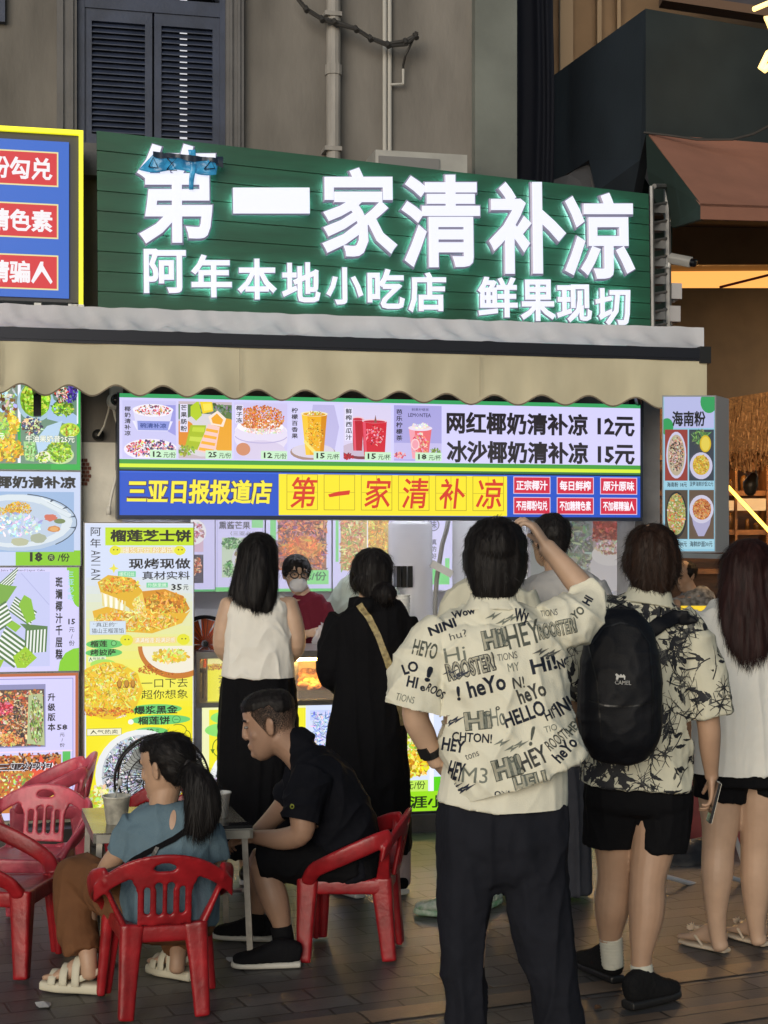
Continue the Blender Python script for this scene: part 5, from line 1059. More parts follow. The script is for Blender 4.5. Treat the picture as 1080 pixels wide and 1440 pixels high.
# ------------------------------------------------------------ black cage fan on the ground behind the table
fc = W(228, 1098, 4.55); fn = thing('floor_fan', 'black wire cage fan standing on the ground behind the table', 'fan', V((fc.x, fc.y, 0)))
fx, fy, fz = V((1, 0, 0)), V((0, -.12, 1)).normalized(), V((0, -1, -.12)).normalized()
q = MB()
for r, o in ((.235, .0), (.225, .05), (.225, -.05), (.16, .075), (.08, .085)): q.tube(ringpts(fc+fz*o, r, fx, fy, 44), .0055 if r > .2 else .003, 6)
for k in range(64):
    a = k*2*math.pi/64; d = fx*math.cos(a)+fy*math.sin(a); a2 = a+.35; d2 = fx*math.cos(a2)+fy*math.sin(a2)
    q.tube([fc+fz*.088+d*.03, fc+fz*.082+d*.09, fc+fz*.065+d2*.18, fc+d2*.235], .0016, 4); q.tube([fc-fz*.06+d*.05, fc-fz*.055+d*.18, fc+d*.235], .0016, 4)
q.build('cage', blackm, fn, smooth=True)
q = MB()
for k in range(3):
    b = []
    for j in range(7):
        r = .045+.16*j/6
        for w in (-.5, 0, .5): a = k*2.094+w*(.5+.7*j/6)+.2*j/6; b.append(fc+(fx*math.cos(a)+fy*math.sin(a))*r+fz*(w*.05))
    q.add(b, [(j*3+i, j*3+i+1, (j+1)*3+i+1, (j+1)*3+i) for j in range(6) for i in range(2)])
q.build('blades', pbr('grey fan blade', (.22, .24, .25), .3, .3), fn, smooth=True)
q = MB(); q.add(*loft([(fc+fz*.09, .045), (fc-fz*.02, .05), (fc-fz*.14, .06)], n=18)); q.build('motor', blackp, fn, smooth=True)
q = MB(); q.tube([fc+V((-.2, .05, -.1)), fc+V((-.22, .08, -.34)), V((fc.x-.2, fc.y+.1, .015)), V((fc.x+.2, fc.y+.1, .015)), fc+V((.22, .08, -.34)), fc+V((.2, .05, -.1))], .012, 8); q.tube([V((fc.x-.2, fc.y-.16, .012)), V((fc.x-.2, fc.y+.16, .012))], .012, 6); q.tube([V((fc.x+.2, fc.y-.16, .012)), V((fc.x+.2, fc.y+.16, .012))], .012, 6); q.build('stand', blackm, fn)

# ------------------------------------------------------------ odds and ends on the right ground and litter
ft = thing('folded_stand', 'white tubular folding stand lying on the ground behind the bare legs', 'stand', W(930, 1250, 4.4)-Z*.02)
q = MB()
for a, b in (((884, 1254), (905, 1240)), ((930, 1231), (985, 1246)), ((972, 1281), (986, 1258)), ((1028, 1234), (1046, 1240)), ((1030, 1165), (1050, 1228)), ((905, 1240), (930, 1231))):
    q.tube([W(*a, 4.45), W(*b, 4.6)], .012, 8)
q.build('tubes', pbr('white enamel tube', (.6, .6, .63), .35), ft)
bgp = W(955, 1222, 4.9); bag = fuse('duffel_bag', [ell(bgp+V((0, 0, .03)), .20, .15, .12), ell(bgp+V((.12, 0, .09)), .12, .1, .08), ell(bgp+V((-.08, .02, .12)), .09, .09, .07)], pbr('black nylon', (.012, .012, .014), .6, bump=.4, bscale=25), None, .012, 4, wr=lambda c, n: .012*noise.noise(c*14), org=bgp)
tag(bag, 'black soft bag slumped on the ground behind the man with the backpack', 'bag')
bx = W(985, 1200, 5.2); q = MB(); q.box((bx.x-.16, bx.y, .0), (bx.x+.3, bx.y+.3, .30)); q.box((bx.x-.165, bx.y-.004, .30), (bx.x+.305, bx.y+.304, .33)); q.box((bx.x-.10, bx.y-.006, .33), (bx.x-.02, bx.y+.1, .47)); tag(q.build('red_crate', pbr('dull red crate', (.22, .025, .025), .5, var=.3), org=bx), 'dull red crate standing behind the legs of the long haired woman', 'crate')
for px, py, s, lab in ((160, 1356, .035, 'crumpled white paper scrap lying near the chair leg'), (62, 1415, .05, 'torn pale paper scrap on the pavers at the lower left'), (840, 1420, .02, 'tiny brown leaf litter near the backpack man shoes'), (325, 1352, .03, 'scrap of white tissue by the table leg')):
    c = W(px, py, gd(py)); q = MB(); n = 7; pts = [V((c.x+s*random.uniform(.5, 1)*math.cos(k*6.28/n), c.y+s*random.uniform(.5, 1)*math.sin(k*6.28/n), random.uniform(.004, .016))) for k in range(n)]
    q.add(pts+[V((c.x, c.y, .018))], [(k, (k+1) % n, n) for k in range(n)]); q.add([p-Z*.0025 for p in pts]+[V((c.x, c.y, .0145))], [(k, n, (k+1) % n) for k in range(n)])
    tag(q.build('paper_scrap' if 'brown' not in lab else 'fallen_leaf', pbr('scrap paper', (.45, .45, .45), .7) if 'brown' not in lab else pbr('dry leaf', (.12, .06, .03), .7), org=V((c.x, c.y, .004))), lab, 'litter')
# ------------------------------------------------------------ people: helpers
SKIN = lambda k=0: pbr('skin %d' % k, ((.45, .28, .185), (.52, .345, .24), (.38, .225, .15))[k], .5, var=.10, vscale=14, bump=.06, bscale=160)
def cloth(name, col, var=.12, rough=.85, bscale=240, bump=.12, sheen=.0): return pbr(name, col, rough, var=var, vscale=7, bump=bump, bscale=bscale, spec=.25 if max(col) > .1 else .12, sheen=sheen)
hairm = pbr('black hair', (.009, .007, .007), .6, spec=.28, var=.5, vscale=60, stretch=(1, 1, .15))
hairb = pbr('dark brown hair', (.026, .012, .007), .6, spec=.28, var=.5, vscale=60, stretch=(1, 1, .15))
hairr = pbr('reddish brown hair', (.030, .010, .009), .6, spec=.28, var=.5, vscale=60, stretch=(1, 1, .15))
def person(label, px, py, group=None):
    d = gd(py); p = W(px, py, d); p.z = 0
    return thing('person', label, 'person', p, group)
def maker(D):
    s = D/1300
    def J(px, py, dd=0): return W0(px, py, D*KZ+dd)
    def limb(pts, ref=None, n=18, sub=4, cap=.7, sq=1.0):      # (px, py, dd, r_px)
        return loft([(J(a, b, c), r*s, r*s*sq) for a, b, c, r in pts], ref=ref, n=n, sub=sub, cap=cap)
    def trunk(pts, ref=(1, 0, 0), n=24, sub=5, cap=.25, power=2.4):  # (px, py, dd, hw_px, hd_px)
        return loft([(J(a, b, c), w*s, h*s) for a, b, c, w, h in pts], ref=ref, n=n, sub=sub, cap=cap, power=power)
    return J, limb, trunk, s
def basis(fwd, up=(0, 0, 1)):
    f = V(fwd).normalized(); r = f.cross(V(up)).normalized(); u = r.cross(f); return M((r, f, u)).transposed()
def head_shapes(c, fwd, k=1.0, up=(0, 0, 1), ears=True, face=True):
    B = basis(fwd, up); c = V(c); P = lambda x, y, z: c+B @ V((x*k, y*k, z*k)); r = B @ V((1, 0, 0))
    sh = [loft([(P(0, y, z), a*k, b*k) for z, y, a, b in ((-.118, .062, .020, .018), (-.105, .052, .040, .036), (-.075, .034, .056, .058), (-.04, .016, .066, .076), (0, .0, .072, .092), (.04, -.006, .076, .098), (.075, -.01, .068, .088), (.10, -.012, .048, .062), (.113, -.012, .022, .03))], ref=r, n=22, sub=3, cap=.4)]
    if face:
        sh += [loft([(P(0, .084, .022), .009*k, .010*k), (P(0, .094, -.010), .010*k, .011*k), (P(0, .099, -.030), .0115*k, .010*k), (P(0, .095, -.040), .012*k, .007*k)], ref=r, n=10, sub=3),
               ell(P(-.012, .092, -.036), .008*k, .008*k, .007*k, B), ell(P(.012, .092, -.036), .008*k, .008*k, .007*k, B),
               ell(P(0, .085, -.064), .024*k, .011*k, .0065*k, B), ell(P(0, .083, -.076), .021*k, .011*k, .007*k, B), ell(P(0, .074, -.100), .022*k, .016*k, .016*k, B),
               ell(P(-.034, .075, .026), .022*k, .012*k, .007*k, B), ell(P(.034, .075, .026), .022*k, .012*k, .007*k, B), ell(P(-.040, .052, -.028), .020*k, .020*k, .022*k, B), ell(P(.040, .052, -.028), .020*k, .020*k, .022*k, B)]
    if ears:
        for s in (-1, 1):
            sh += [ell(P(s*.079, -.008, -.008), .009*k, .018*k, .033*k, B @ M.Rotation(s*.35, 3, 'Z')), ell(P(s*.084, -.012, .008), .006*k, .018*k, .020*k, B @ M.Rotation(s*.5, 3, 'Z'))]
    return sh
def eyes(root, c, fwd, k=1.0, up=(0, 0, 1), brow=True, hm=None):
    B = basis(fwd, up); c = V(c); P = lambda x, y, z: c+B @ V((x*k, y*k, z*k))
    for s in (-1, 1):
        q = MB(); q.add(*ell(P(s*.031, .0815, .004), .012*k, .008*k, .0048*k, B)); e = q.build('eye', pbr('eye white', (.28, .26, .24), .3), root, smooth=True)
        q = MB(); q.add(*ell(P(s*.031, .0872, .004), .0052*k, .0035*k, .0046*k, B)); q.build('pupil', pbr('pupil', (.01, .008, .006), .1), e, smooth=True)
        if brow: q = MB(); q.tube([P(s*.016, .0895, .026), P(s*.034, .0885, .031), P(s*.052, .0745, .026)], .0042*k, 6); q.build('eyebrow', hm or hairm, root, smooth=True)
def hand(w, f, n, th, curl=.5, k=1.0):
    w = V(w); f = V(f).normalized(); n = V(n); n = (n-f*n.dot(f)).normalized(); s = V(th); s = (s-f*s.dot(f)-n*s.dot(n)).normalized()
    sh = [loft([(w-f*.01*k, .025*k, .019*k), (w+f*.03*k, .034*k, .016*k), (w+f*.07*k, .040*k, .014*k), (w+f*.09*k, .038*k, .011*k)], ref=s, n=14, sub=3, cap=.5)]
    for i, L in enumerate((.068, .077, .071, .055)):
        p = w+f*(.088-.006*abs(i-1.2))*k+s*(.030-.020*i)*k; ang = curl*(.35+.06*i); pts = [(p-f*.01*k, .0088*k)]
        for j, sg in enumerate((.45, .31, .24)):
            d = f*math.cos(ang)+n*math.sin(ang)+s*(.06-.045*i); p = p+d.normalized()*(L*sg*k); pts.append((p, (.0088-.0009*(j+1))*k)); ang += curl*(.75+.08*i)
        sh.append(loft(pts, n=9, sub=2, cap=.8))
    b = w+f*.022*k+s*.026*k; d1 = (f*.55+s*.7+n*.35).normalized(); d2 = (f*.85+s*.25+n*.45).normalized()
    sh.append(loft([(b-d1*.012*k, .014*k), (b+d1*.030*k, .0115*k), (b+d1*.034*k+d2*.030*k, .0092*k), (b+d1*.034*k+d2*.048*k, .0075*k)], n=10, sub=2, cap=.8))
    return sh
def folds(amp, f=(9, 9, 4), seed=0, fine=.25):
    a, b, c = f
    def w(p, n):
        q = V((p.x*a+seed, p.y*b, p.z*c)); m = noise.noise(q*.6+V((seed, 0, 3)))
        r = 1-abs(noise.noise(q+V((0, 0, m*1.5)))); return amp*(r*r*r*1.5-.7)+amp*fine*noise.noise(p*34)
    return w
def strands(ob, n, L, w=.0011, spread=.35, down=(0, 0, -1), seed=1, lift=.004, lo=None):
    """loose hairs that grow from a hair mass, part of the same mesh"""
    r = random.Random(seed); bm = bmesh.new(); bm.from_mesh(ob.data); bm.normal_update(); fs = list(bm.faces); dn = V(down)
    src = [(f.calc_center_median(), f.normal.copy()) for f in r.sample(fs, min(n, len(fs)))]
    for c, nn in src:
        if lo is not None and c.z > lo and r.random() < .5: continue
        t = dn-nn*dn.dot(nn)
        if t.length < .15: t = nn.orthogonal()
        t = (t.normalized()+V((r.gauss(0, spread), r.gauss(0, spread), r.gauss(0, spread*.5)))).normalized(); s = t.cross(nn).normalized(); l = L*r.uniform(.4, 1.2)
        p0 = c+nn*.001; p1 = c+t*l*.5+nn*lift*r.random(); p2 = c+t*l+nn*lift*r.uniform(-.6, 1.6)
        vv = [bm.verts.new(x) for x in (p0-s*w, p0+s*w, p1+s*w*.8, p1-s*w*.8, p2)]
        bm.faces.new((vv[0], vv[1], vv[2], vv[3])).smooth = True; bm.faces.new((vv[3], vv[2], vv[4])).smooth = True
    bm.to_mesh(ob.data); bm.free()
def hairw(amp=.004, fq=70, seed=0):
    return lambda p, n: amp*noise.noise(V((p.x*fq+seed, p.y*fq, p.z*fq*.12)))+amp*.7*noise.noise(V((p.x*22, p.y*22, p.z*6+seed)))
def bvh_of(ob):
    me = ob.data; o = ob.matrix_world.translation if ob.parent is None else V(ob['_o']); return BVHTree.FromPolygons([v.co+o for v in me.vertices], [tuple(p.vertices) for p in me.polygons])
def hit(bvh, px, py, off=.002):
    d = (W(px, py, 1)-C0).normalized(); h = bvh.ray_cast(C0, d)
    return None if h[0] is None else (h[0]-d*off if h[1].dot(d) > -.15 else h[0]+(h[1] if h[1].dot(d) < 0 else -h[1])*off)
def split_tris(vs, fs, L):
    """vs 2D; cut faces into pieces no longer than L"""
    out_v = [V((v.x, v.y, 0)) for v in vs]; st = []
    for f in fs:
        for i in range(1, len(f)-1): st.append((f[0], f[i], f[i+1]))
    res = []; mid = {}
    while st:
        t = st.pop(); e = [((out_v[t[i]]-out_v[t[(i+1) % 3]]).length, i) for i in range(3)]; m, i = max(e)
        if m <= L: res.append(t); continue
        a, b, c = t[i], t[(i+1) % 3], t[(i+2) % 3]; k = (min(a, b), max(a, b))
        if k not in mid: mid[k] = len(out_v); out_v.append((out_v[a]+out_v[b])/2)
        st.append((a, mid[k], c)); st.append((mid[k], b, c))
    return out_v, res
def print_on(ob, items, mats, off=.0016, L=4.0):
    """ink lying on a garment, joined into the garment's own mesh; items: (verts2d in photo pixels, faces, material slot)"""
    bvh = bvh_of(ob); o = V(ob['_o']); bm = bmesh.new(); bm.from_mesh(ob.data)
    for m in mats: ob.data.materials.append(m)
    for k, (vs, fs, slot) in enumerate(items):
        v2, f2 = split_tris(vs, fs, L); hp = [hit(bvh, v.x, v.y, off+k*1.2e-5+(6e-4 if slot == 5 else 0)) for v in v2]; bv = {}
        for t in f2:
            if any(hp[i] is None for i in t): continue
            if max((hp[t[0]]-hp[t[1]]).length, (hp[t[1]]-hp[t[2]]).length, (hp[t[0]]-hp[t[2]]).length) > .06: continue
            for i in t:
                if i not in bv: bv[i] = bm.verts.new(hp[i]-o)
            try: f = bm.faces.new([bv[i] for i in t]); f.material_index = slot; f.smooth = True
            except ValueError: pass
    bm.to_mesh(ob.data); bm.free()
def decals(ob, motifs, mats, off=.0016):
    """motifs: (centre, normal, angle, [(verts2d metres, faces, slot)]) wrapped on the nearest surface"""
    bvh = bvh_of(ob); o = V(ob['_o']); bm = bmesh.new(); bm.from_mesh(ob.data)
    for m in mats: ob.data.materials.append(m)
    for k, (c, n, ang, parts) in enumerate(motifs):
        x = n.orthogonal().normalized(); x.rotate(M.Rotation(ang, 3, n)); y = n.cross(x)
        for vs, fs, slot in parts:
            v2, f2 = split_tris([V(v).to_3d() if len(v) == 2 else V(v) for v in vs], fs, .013); hp = []
            for v in v2:
                h = bvh.find_nearest(c+x*(v.x*1.35)+y*(v.y*1.35), .08); hp.append(None if h[0] is None else h[0]+h[1]*(off+(k % 40)*1e-5))
            bv = {}
            for t in f2:
                if any(hp[i] is None for i in t): continue
                for i in t:
                    if i not in bv: bv[i] = bm.verts.new(hp[i]-o)
                try: f = bm.faces.new([bv[i] for i in t]); f.material_index = slot; f.smooth = True
                except ValueError: pass
    bm.to_mesh(ob.data); bm.free()
def shoe(root, heel, toe, mu, ms, w=.048, h=.075, sole=.026, name='shoe', mesh_up=True):
    heel = V(heel); toe = V(toe); L = (toe-heel).length; f = (toe-heel).normalized(); r = f.cross(Z).normalized()
    P = lambda t, z: heel+f*(L*t)+Z*z
    sh = [loft([(P(-.005, sole+h*.33), w*.64, h*.42), (P(.10, sole+h*.38), w*.80, h*.55), (P(.28, sole+h*.42), w*.84, h*.58), (P(.46, sole+h*.30), w*.92, h*.46), (P(.68, sole+h*.17), w*1.04, h*.33), (P(.86, sole+h*.11), w*.95, h*.27), (P(.96, sole+h*.06), w*.66, h*.20)], ref=r, n=22, sub=3, cap=.4, power=2.6)]
    up = fuse(name, sh, mu, root, .006, 3, wr=folds(.0015, (40, 40, 40)))
    sh = [loft([(P(-.02, sole*.5), w*.72, sole*.5), (P(.2, sole*.5), w*.84, sole*.5), (P(.45, sole*.5), w*.88, sole*.5), (P(.72, sole*.55), w*1.0, sole*.5), (P(.92, sole*.6), w*.88, sole*.48), (P(1.0, sole*.75), w*.55, sole*.42)], ref=r, n=18, sub=3, cap=.3, power=3.5)]
    fuse('sole', sh, ms, up, .005, 2)
    return up
def foot_shapes(heel, toe, w=.042, sole=.03):
    heel = V(heel); toe = V(toe); L = (toe-heel).length; f = (toe-heel).normalized(); r = f.cross(Z).normalized(); P = lambda t, z, x=0: heel+f*(L*t)+Z*(z+sole)+r*x
    sh = [loft([(P(.02, .035), w*.62, .03), (P(.16, .042), w*.72, .04), (P(.34, .044), w*.74, .042), (P(.55, .028), w*.86, .027), (P(.74, .018), w*.98, .018)], ref=r, n=16, sub=3, cap=.6)]
    for i, (x, l) in enumerate(((-.68, .26), (-.28, .25), (.05, .23), (.36, .2), (.66, .16))):
        sh.append(loft([(P(.70, .016, x*w), .010), (P(.70+l*.6, .014, x*w*1.05), .0095 if i else .012), (P(.70+l, .010, x*w*1.05), .008 if i else .0105)], n=9, sub=2, cap=.8))
    return sh
def ribbon_on(bvh, pts, wpx, D, off=.006, thick=.004):
    """flat strap lying on a garment along photo pixel points"""
    q = MB(); L = []
    for i, (x, y) in enumerate(pts):
        x1, y1 = pts[min(i+1, len(pts)-1)]; x0, y0 = pts[max(i-1, 0)]; dx, dy = x1-x0, y1-y0; l = math.hypot(dx, dy) or 1; nx, ny = -dy/l*wpx/2, dx/l*wpx/2
        a, b = hit(bvh, x+nx, y+ny, off), hit(bvh, x-nx, y-ny, off)
        c = hit(bvh, x, y, off)
        if a is None or b is None or c is None or (a-b).length > .2: continue
        L.append((a, b))
    for (a, b), (c, d) in zip(L, L[1:]):
        if (a-c).length > .25: continue
        q.hexa([a, b, d, c]+[p+(p-C0).normalized()*thick for p in (a, b, d, c)])
    return q
def dens(pts, step=8):
    out = []
    for (a, b), (c, d) in zip(pts, pts[1:]):
        k = max(1, int(math.hypot(c-a, d-b)/step)); out += [(a+(c-a)*i/k, b+(d-b)*i/k) for i in range(k)]
    return out+[pts[-1]]
X1, Y1 = V((1, 0, 0)), V((0, 1, 0))
navy = cloth('navy black cloth', (.009, .010, .015)); blackc = cloth('black cloth', (.0045, .0045, .0058)); blacks = cloth('black shorts cloth', (.0055, .0055, .0068))

def stubble(root, body, PP, n, keep, name='shaved_sides', L=.0026, w=.00062, mat=None):
    """short shaved hairs on the scalp; keep(x, y, z) gives how likely a hair stands at a head-space point"""
    B_ = bvh_of(body); r = random.Random(44); q = MB(); c0 = PP(0, 0, 0); ax = [PP(1, 0, 0)-c0, PP(0, 1, 0)-c0, PP(0, 0, 1)-c0]; kk = ax[0].length; ax = [a/kk for a in ax]
    done = 0
    for _ in range(n*6):
        if done >= n: break
        d = V((r.gauss(0, 1), r.gauss(0, 1), r.gauss(0, 1))).normalized(); pt = c0+(ax[0]*d.x+ax[1]*d.y+ax[2]*d.z)*.25
        h = B_.ray_cast(pt, (c0-pt).normalized(), .25)
        if h[0] is None: continue
        l = h[0]-c0; lx, ly, lz = l.dot(ax[0])/kk, l.dot(ax[1])/kk, l.dot(ax[2])/kk
        if r.random() > keep(lx, ly, lz): continue
        t = (-ax[2]-ax[1]*.5+V((r.gauss(0, .3), r.gauss(0, .3), r.gauss(0, .3)))); t = (t-h[1]*t.dot(h[1])).normalized(); s_ = t.cross(h[1]); p0 = h[0]+h[1]*.0006
        q.add([p0-s_*w, p0+s_*w, p0+t*L+h[1]*.0012], [(0, 1, 2)]); done += 1
    return q.build(name, mat or hairm, root)
# ------------------------------------------------------------ man in the lettered shirt, right arm raised
D = 2.95; J, limb, trunk, s = maker(D)
p = person('man in a white shirt printed with handwritten greetings, right hand raised to his head', 705, 1499)
hc_ = J(697, 780); fw = V((.06, 1, .10))
sh = head_shapes(hc_, fw)
sh += [limb([(696, 815, -.005, 25), (692, 845, 0, 25), (692, 875, 0, 22)]), trunk([(694, 885, 0, 54, 30), (697, 915, 0, 74, 40), (704, 1000, 0, 80, 50), (708, 1100, 0, 68, 42), (708, 1160, 0, 70, 44)])]
sh += [limb([(618, 900, 0, 17), (594, 945, -.01, 22), (584, 1003, -.02, 19), (596, 1035, .01, 18), (608, 1060, .03, 13), (614, 1072, .04, 12)])]
sh += hand(J(614, 1070, .04), J(640, 1094, .09)-J(614, 1070, .04), (.4, .6, .4), (.8, .2, .5), 1.1)
sh += [limb([(774, 897, 0, 18), (808, 868, .04, 22), (824, 838, .09, 19), (806, 812, .12, 18), (780, 782, .15, 14), (769, 770, .16, 13.5)])]
sh += hand(J(771, 773, .16), J(752, 742, .18)-J(770, 771, .16), (-.8, .2, -.5), (-.2, .9, .2), 1.0, 1.12)
for x0, x1, a in ((660, 655, 0), (755, 789, 0)): sh += [limb([(x0, 1180, 0, 36), (x0*.6+x1*.4, 1300, 0, 28), (x1, 1440, 0, 20), (x1, 1482, 0, 17)])]
fuse('body', sh, SKIN(1), p, .0048, 6)
hs = [ell(hc_+V((0, -.012, .030)), .101, .112, .092), trunk([(697, 780, -.02, 46, 40), (696, 805, -.035, 42, 32), (694, 826, -.04, 34, 24), (693, 838, -.035, 26, 18)], cap=.4), ell(hc_+V((-.075, .02, -.03)), .028, .05, .05), ell(hc_+V((.078, .02, -.03)), .026, .05, .05)]
h = fuse('hair', hs, hairm, p, .006, 4, wr=hairw(.005, 60)); strands(h, 9000, .026, w=.0008, spread=.25, seed=1)
shirt_m = cloth('cream printed shirt', (.74, .72, .59), .06, bump=.15)
torso = trunk([(694, 846, -.01, 36, 30), (694, 858, -.01, 50, 36), (694, 872, 0, 80, 44), (696, 892, 0, 96, 52), (702, 940, -.01, 93, 58), (708, 1000, -.015, 92, 62), (716, 1050, -.02, 97, 64), (733, 1096, -.02, 98, 65)], cap=0)
sl = [limb([(625, 880, 0, 30), (603, 915, -.01, 40), (590, 958, -.015, 43), (581, 998, -.02, 42)], cap=0), limb([(770, 884, 0, 34), (803, 872, .03, 38), (826, 850, .07, 30), (820, 828, .105, 24)], cap=.0)]
hem = [(J(735, 1099, -.02), V((.03*1, 0, -.09)).normalized(), .32), (J(581, 1000, -.02), (J(581, 998, -.02)-J(590, 958, -.015)).normalized(), .13), (J(820, 826, .107), (J(820, 828, .105)-J(826, 850, .07)).normalized(), .09)]
_w1 = folds(.011, (8, 8, 5), 2); _arm = J(800, 900)
def shirtwr(c, n):
    # drag lines run from the raised arm across the back
    d = (c-_arm); t = d.x*.75-d.z*.66; u = d.x*.66+d.z*.75; m = noise.noise(V((u*4, t*2, 7)))
    r = 1-abs(noise.noise(V((u*17+m, t*3.2, 1.5)))); return _w1(c, n)+.009*(r**4-.35)
so = fuse('shirt', [torso]+sl, shirt_m, p, .0055, 4, wr=shirtwr, holes=hem)
co_ = fuse('collar', [trunk([(693, 832, .0, 31, 28), (693, 850, -.01, 36, 33), (693, 862, -.015, 44, 38)], cap=0)], shirt_m, so, .005, 3, holes=[(J(693, 831), V((0, 0, 1)), .2)])
ink = [pbr('dark navy ink', (.022, .030, .055), .7), pbr('grey green ink', (.17, .19, .16), .7), pbr('mid ink', (.10, .105, .10), .7)]
items = []
def word(t, cx, cy, w, h, rot=0, bold=.015, slot=1, outline=False):
    vs, fs = text2d(t, bold, 0, 3); a = R(rot)
    if outline: # hollow letters: a frame of ink round a paler core
        vs2, fs2 = text2d(t, bold+.05, 0, 3); items.append(([V((cx+((v.x-.5)*w*1.06)*math.cos(a)-((.5-v.y)*h*1.12)*math.sin(a), cy+((v.x-.5)*w*1.06)*math.sin(a)+((.5-v.y)*h*1.12)*math.cos(a), 0)) for v in vs2], fs2, slot)); slot = 5; bold = .0; vs, fs = text2d(t, .004, 0, 3)
    items.append(([V((cx+((v.x-.5)*w)*math.cos(a)-((.5-v.y)*h)*math.sin(a), cy+((v.x-.5)*w)*math.sin(a)+((.5-v.y)*h)*math.cos(a), 0)) for v in vs], fs, slot))
def zig(cx, cy, k=1, slot=2):
    for dx, dy in ((0, 0), (14, 8), (26, 2)):
        x, y = cx+dx*k, cy+dy*k; items.append(([V(q).to_3d() for q in ((x-12, y+4), (x+2, y-5), (x, y), (x+12, y-5), (x-3, y+6), (x-1, y+1))], [(0, 1, 2), (0, 2, 5), (2, 3, 4), (2, 4, 5)], slot))
for a in (('Hi!', 696, 898, 34, 26, -12, .05, 2, 1), ('HEY', 736, 892, 48, 33, -14, .01, 2), ('ROOSTER!', 783, 884, 52, 20, -12, .02, 2, 1), ('TIONS', 772, 862, 24, 9, -6, .0, 3), ('HEYO', 598, 913, 34, 22, 14, .02, 2), ('LO', 577, 939, 22, 15, -18, .034, 1), ('HI', 580, 959, 15, 16, 12, .03, 1), ('TIONS', 570, 982, 26, 10, 14, .0, 2), ('!', 603, 948, 8, 22, 16, .04, 1),
          ('ROOSTER!', 662, 938, 66, 24, -14, .02, 3, 1), ('heYo', 684, 964, 54, 24, -14, .028, 1), ('!', 645, 975, 5, 20, -6, .034, 1), ('Hi!', 764, 934, 36, 22, -14, .028, 1), ('N!', 729, 960, 16, 16, -8, .01, 3), ('heYo', 747, 974, 40, 22, -20, .03, 3), ('HELLO', 737, 1004, 60, 22, -20, .028, 1), ('Hi', 672, 1013, 36, 24, -6, .03, 2, 1), ('Ho', 700, 1008, 20, 26, -8, .0, 2), ('TIONS', 713, 923, 28, 10, -10, .0, 3), ('MY', 722, 938, 16, 12, -10, .0, 2),
          ('CHTON!', 664, 1037, 56, 13, 4, .02, 1), ('HEY', 638, 1048, 32, 18, 10, .03, 1), ('Hi!', 714, 1079, 40, 28, -16, .05, 2, 1), ('HEY', 750, 1066, 40, 26, -24, .02, 3), ('heYo', 794, 1054, 38, 18, -48, .028, 1), ('HELL', 750, 1101, 52, 26, -14, .03, 2, 1), ('TIO', 774, 1024, 18, 9, -16, .0, 2), ('ROOST!', 783, 1040, 34, 16, -38, .01, 3), ('HI', 772, 1005, 12, 14, -24, .02, 1), ('IN!', 792, 993, 24, 22, -30, .03, 1), ('Hi', 640, 920, 30, 20, -10, .0, 2), ('hu?', 644, 893, 24, 10, -16, .0, 3),
          ('NINI', 622, 882, 40, 13, -20, .034, 1), ('Wow', 652, 862, 34, 10, -14, .034, 1), ('ON!', 706, 1116, 22, 8, -3, .03, 1), ('M3', 668, 1090, 36, 22, 4, .0, 2), ('HEY', 642, 1084, 22, 26, 14, .034, 1), ('ROOS', 613, 972, 28, 12, 30, .02, 1), ('Hi', 818, 925, 14, 16, -10, .03, 1), ('NO', 793, 932, 20, 14, -20, .04, 1), ('ROOSTER', 583, 1003, 40, 9, 8, .01, 1), ('o', 700, 996, 6, 6, 0, .03, 3), ('o', 778, 995, 7, 7, 0, .03, 1), ('!', 748, 1035, 5, 28, 10, .02, 2), ('e', 594, 968, 7, 8, 0, .03, 1), ('HEY', 806, 1022, 22, 14, -50, .03, 2), ('Wy', 733, 868, 20, 24, 4, .04, 1), ('tons', 664, 1062, 20, 8, -20, .0, 3), ('YO', 812, 862, 20, 12, -40, .03, 2), ('HI', 826, 845, 12, 12, -60, .04, 1)): word(*a)
zig(694, 866); zig(706, 1044); zig(634, 945, .7, 1); zig(760, 916, .7, 3); zig(622, 1010, .8, 1); zig(640, 1105, .7, 1)
print_on(so, items, ink+[pbr('pale ink', (.40, .40, .33), .7), shirt_m], L=5)
us = fuse('undershirt', [trunk([(712, 1050, 0, 84, 54), (709, 1100, 0, 89, 58), (705, 1136, 0, 92, 62)], cap=0)], cloth('cream undershirt', (.74, .72, .60)), p, .006, 4, wr=folds(.004, (10, 10, 4), 9), holes=[(J(705, 1139), V((.03, 0, -1)), .4)])
tr = [trunk([(708, 1118, 0, 80, 48), (709, 1150, 0, 87, 54), (709, 1180, 0, 89, 57), (709, 1205, 0, 80, 50)], cap=1)]
tr += [limb([(664, 1130, 0, 46), (661, 1170, 0, 46), (658, 1225, 0, 43), (651, 1300, 0, 37), (652, 1370, 0, 31), (656, 1440, 0, 28), (657, 1492, 0, 28)], cap=.05), limb([(752, 1130, 0, 47), (752, 1170, 0, 48), (752, 1225, 0, 46), (762, 1300, 0, 42), (776, 1370, 0, 37), (787, 1440, 0, 33), (790, 1493, 0, 31)], cap=.05)]
fuse('trousers', tr, cloth('charcoal trousers', (.014, .015, .021), .2), p, .007, 12, wr=folds(.012, (12, 12, 3), 4))
for x in (655, 790): b = W(x, 1497, D); b.z = 0; shoe(p, b+V((0, -.07, .002)), b+V((.02, .2, .002)), blackp, blackp)
wb = J(606, 1058, .028); q = MB(); ax = (J(614, 1072, .04)-J(600, 1040, .015)).normalized(); e1 = ax.orthogonal().normalized(); e2 = ax.cross(e1)
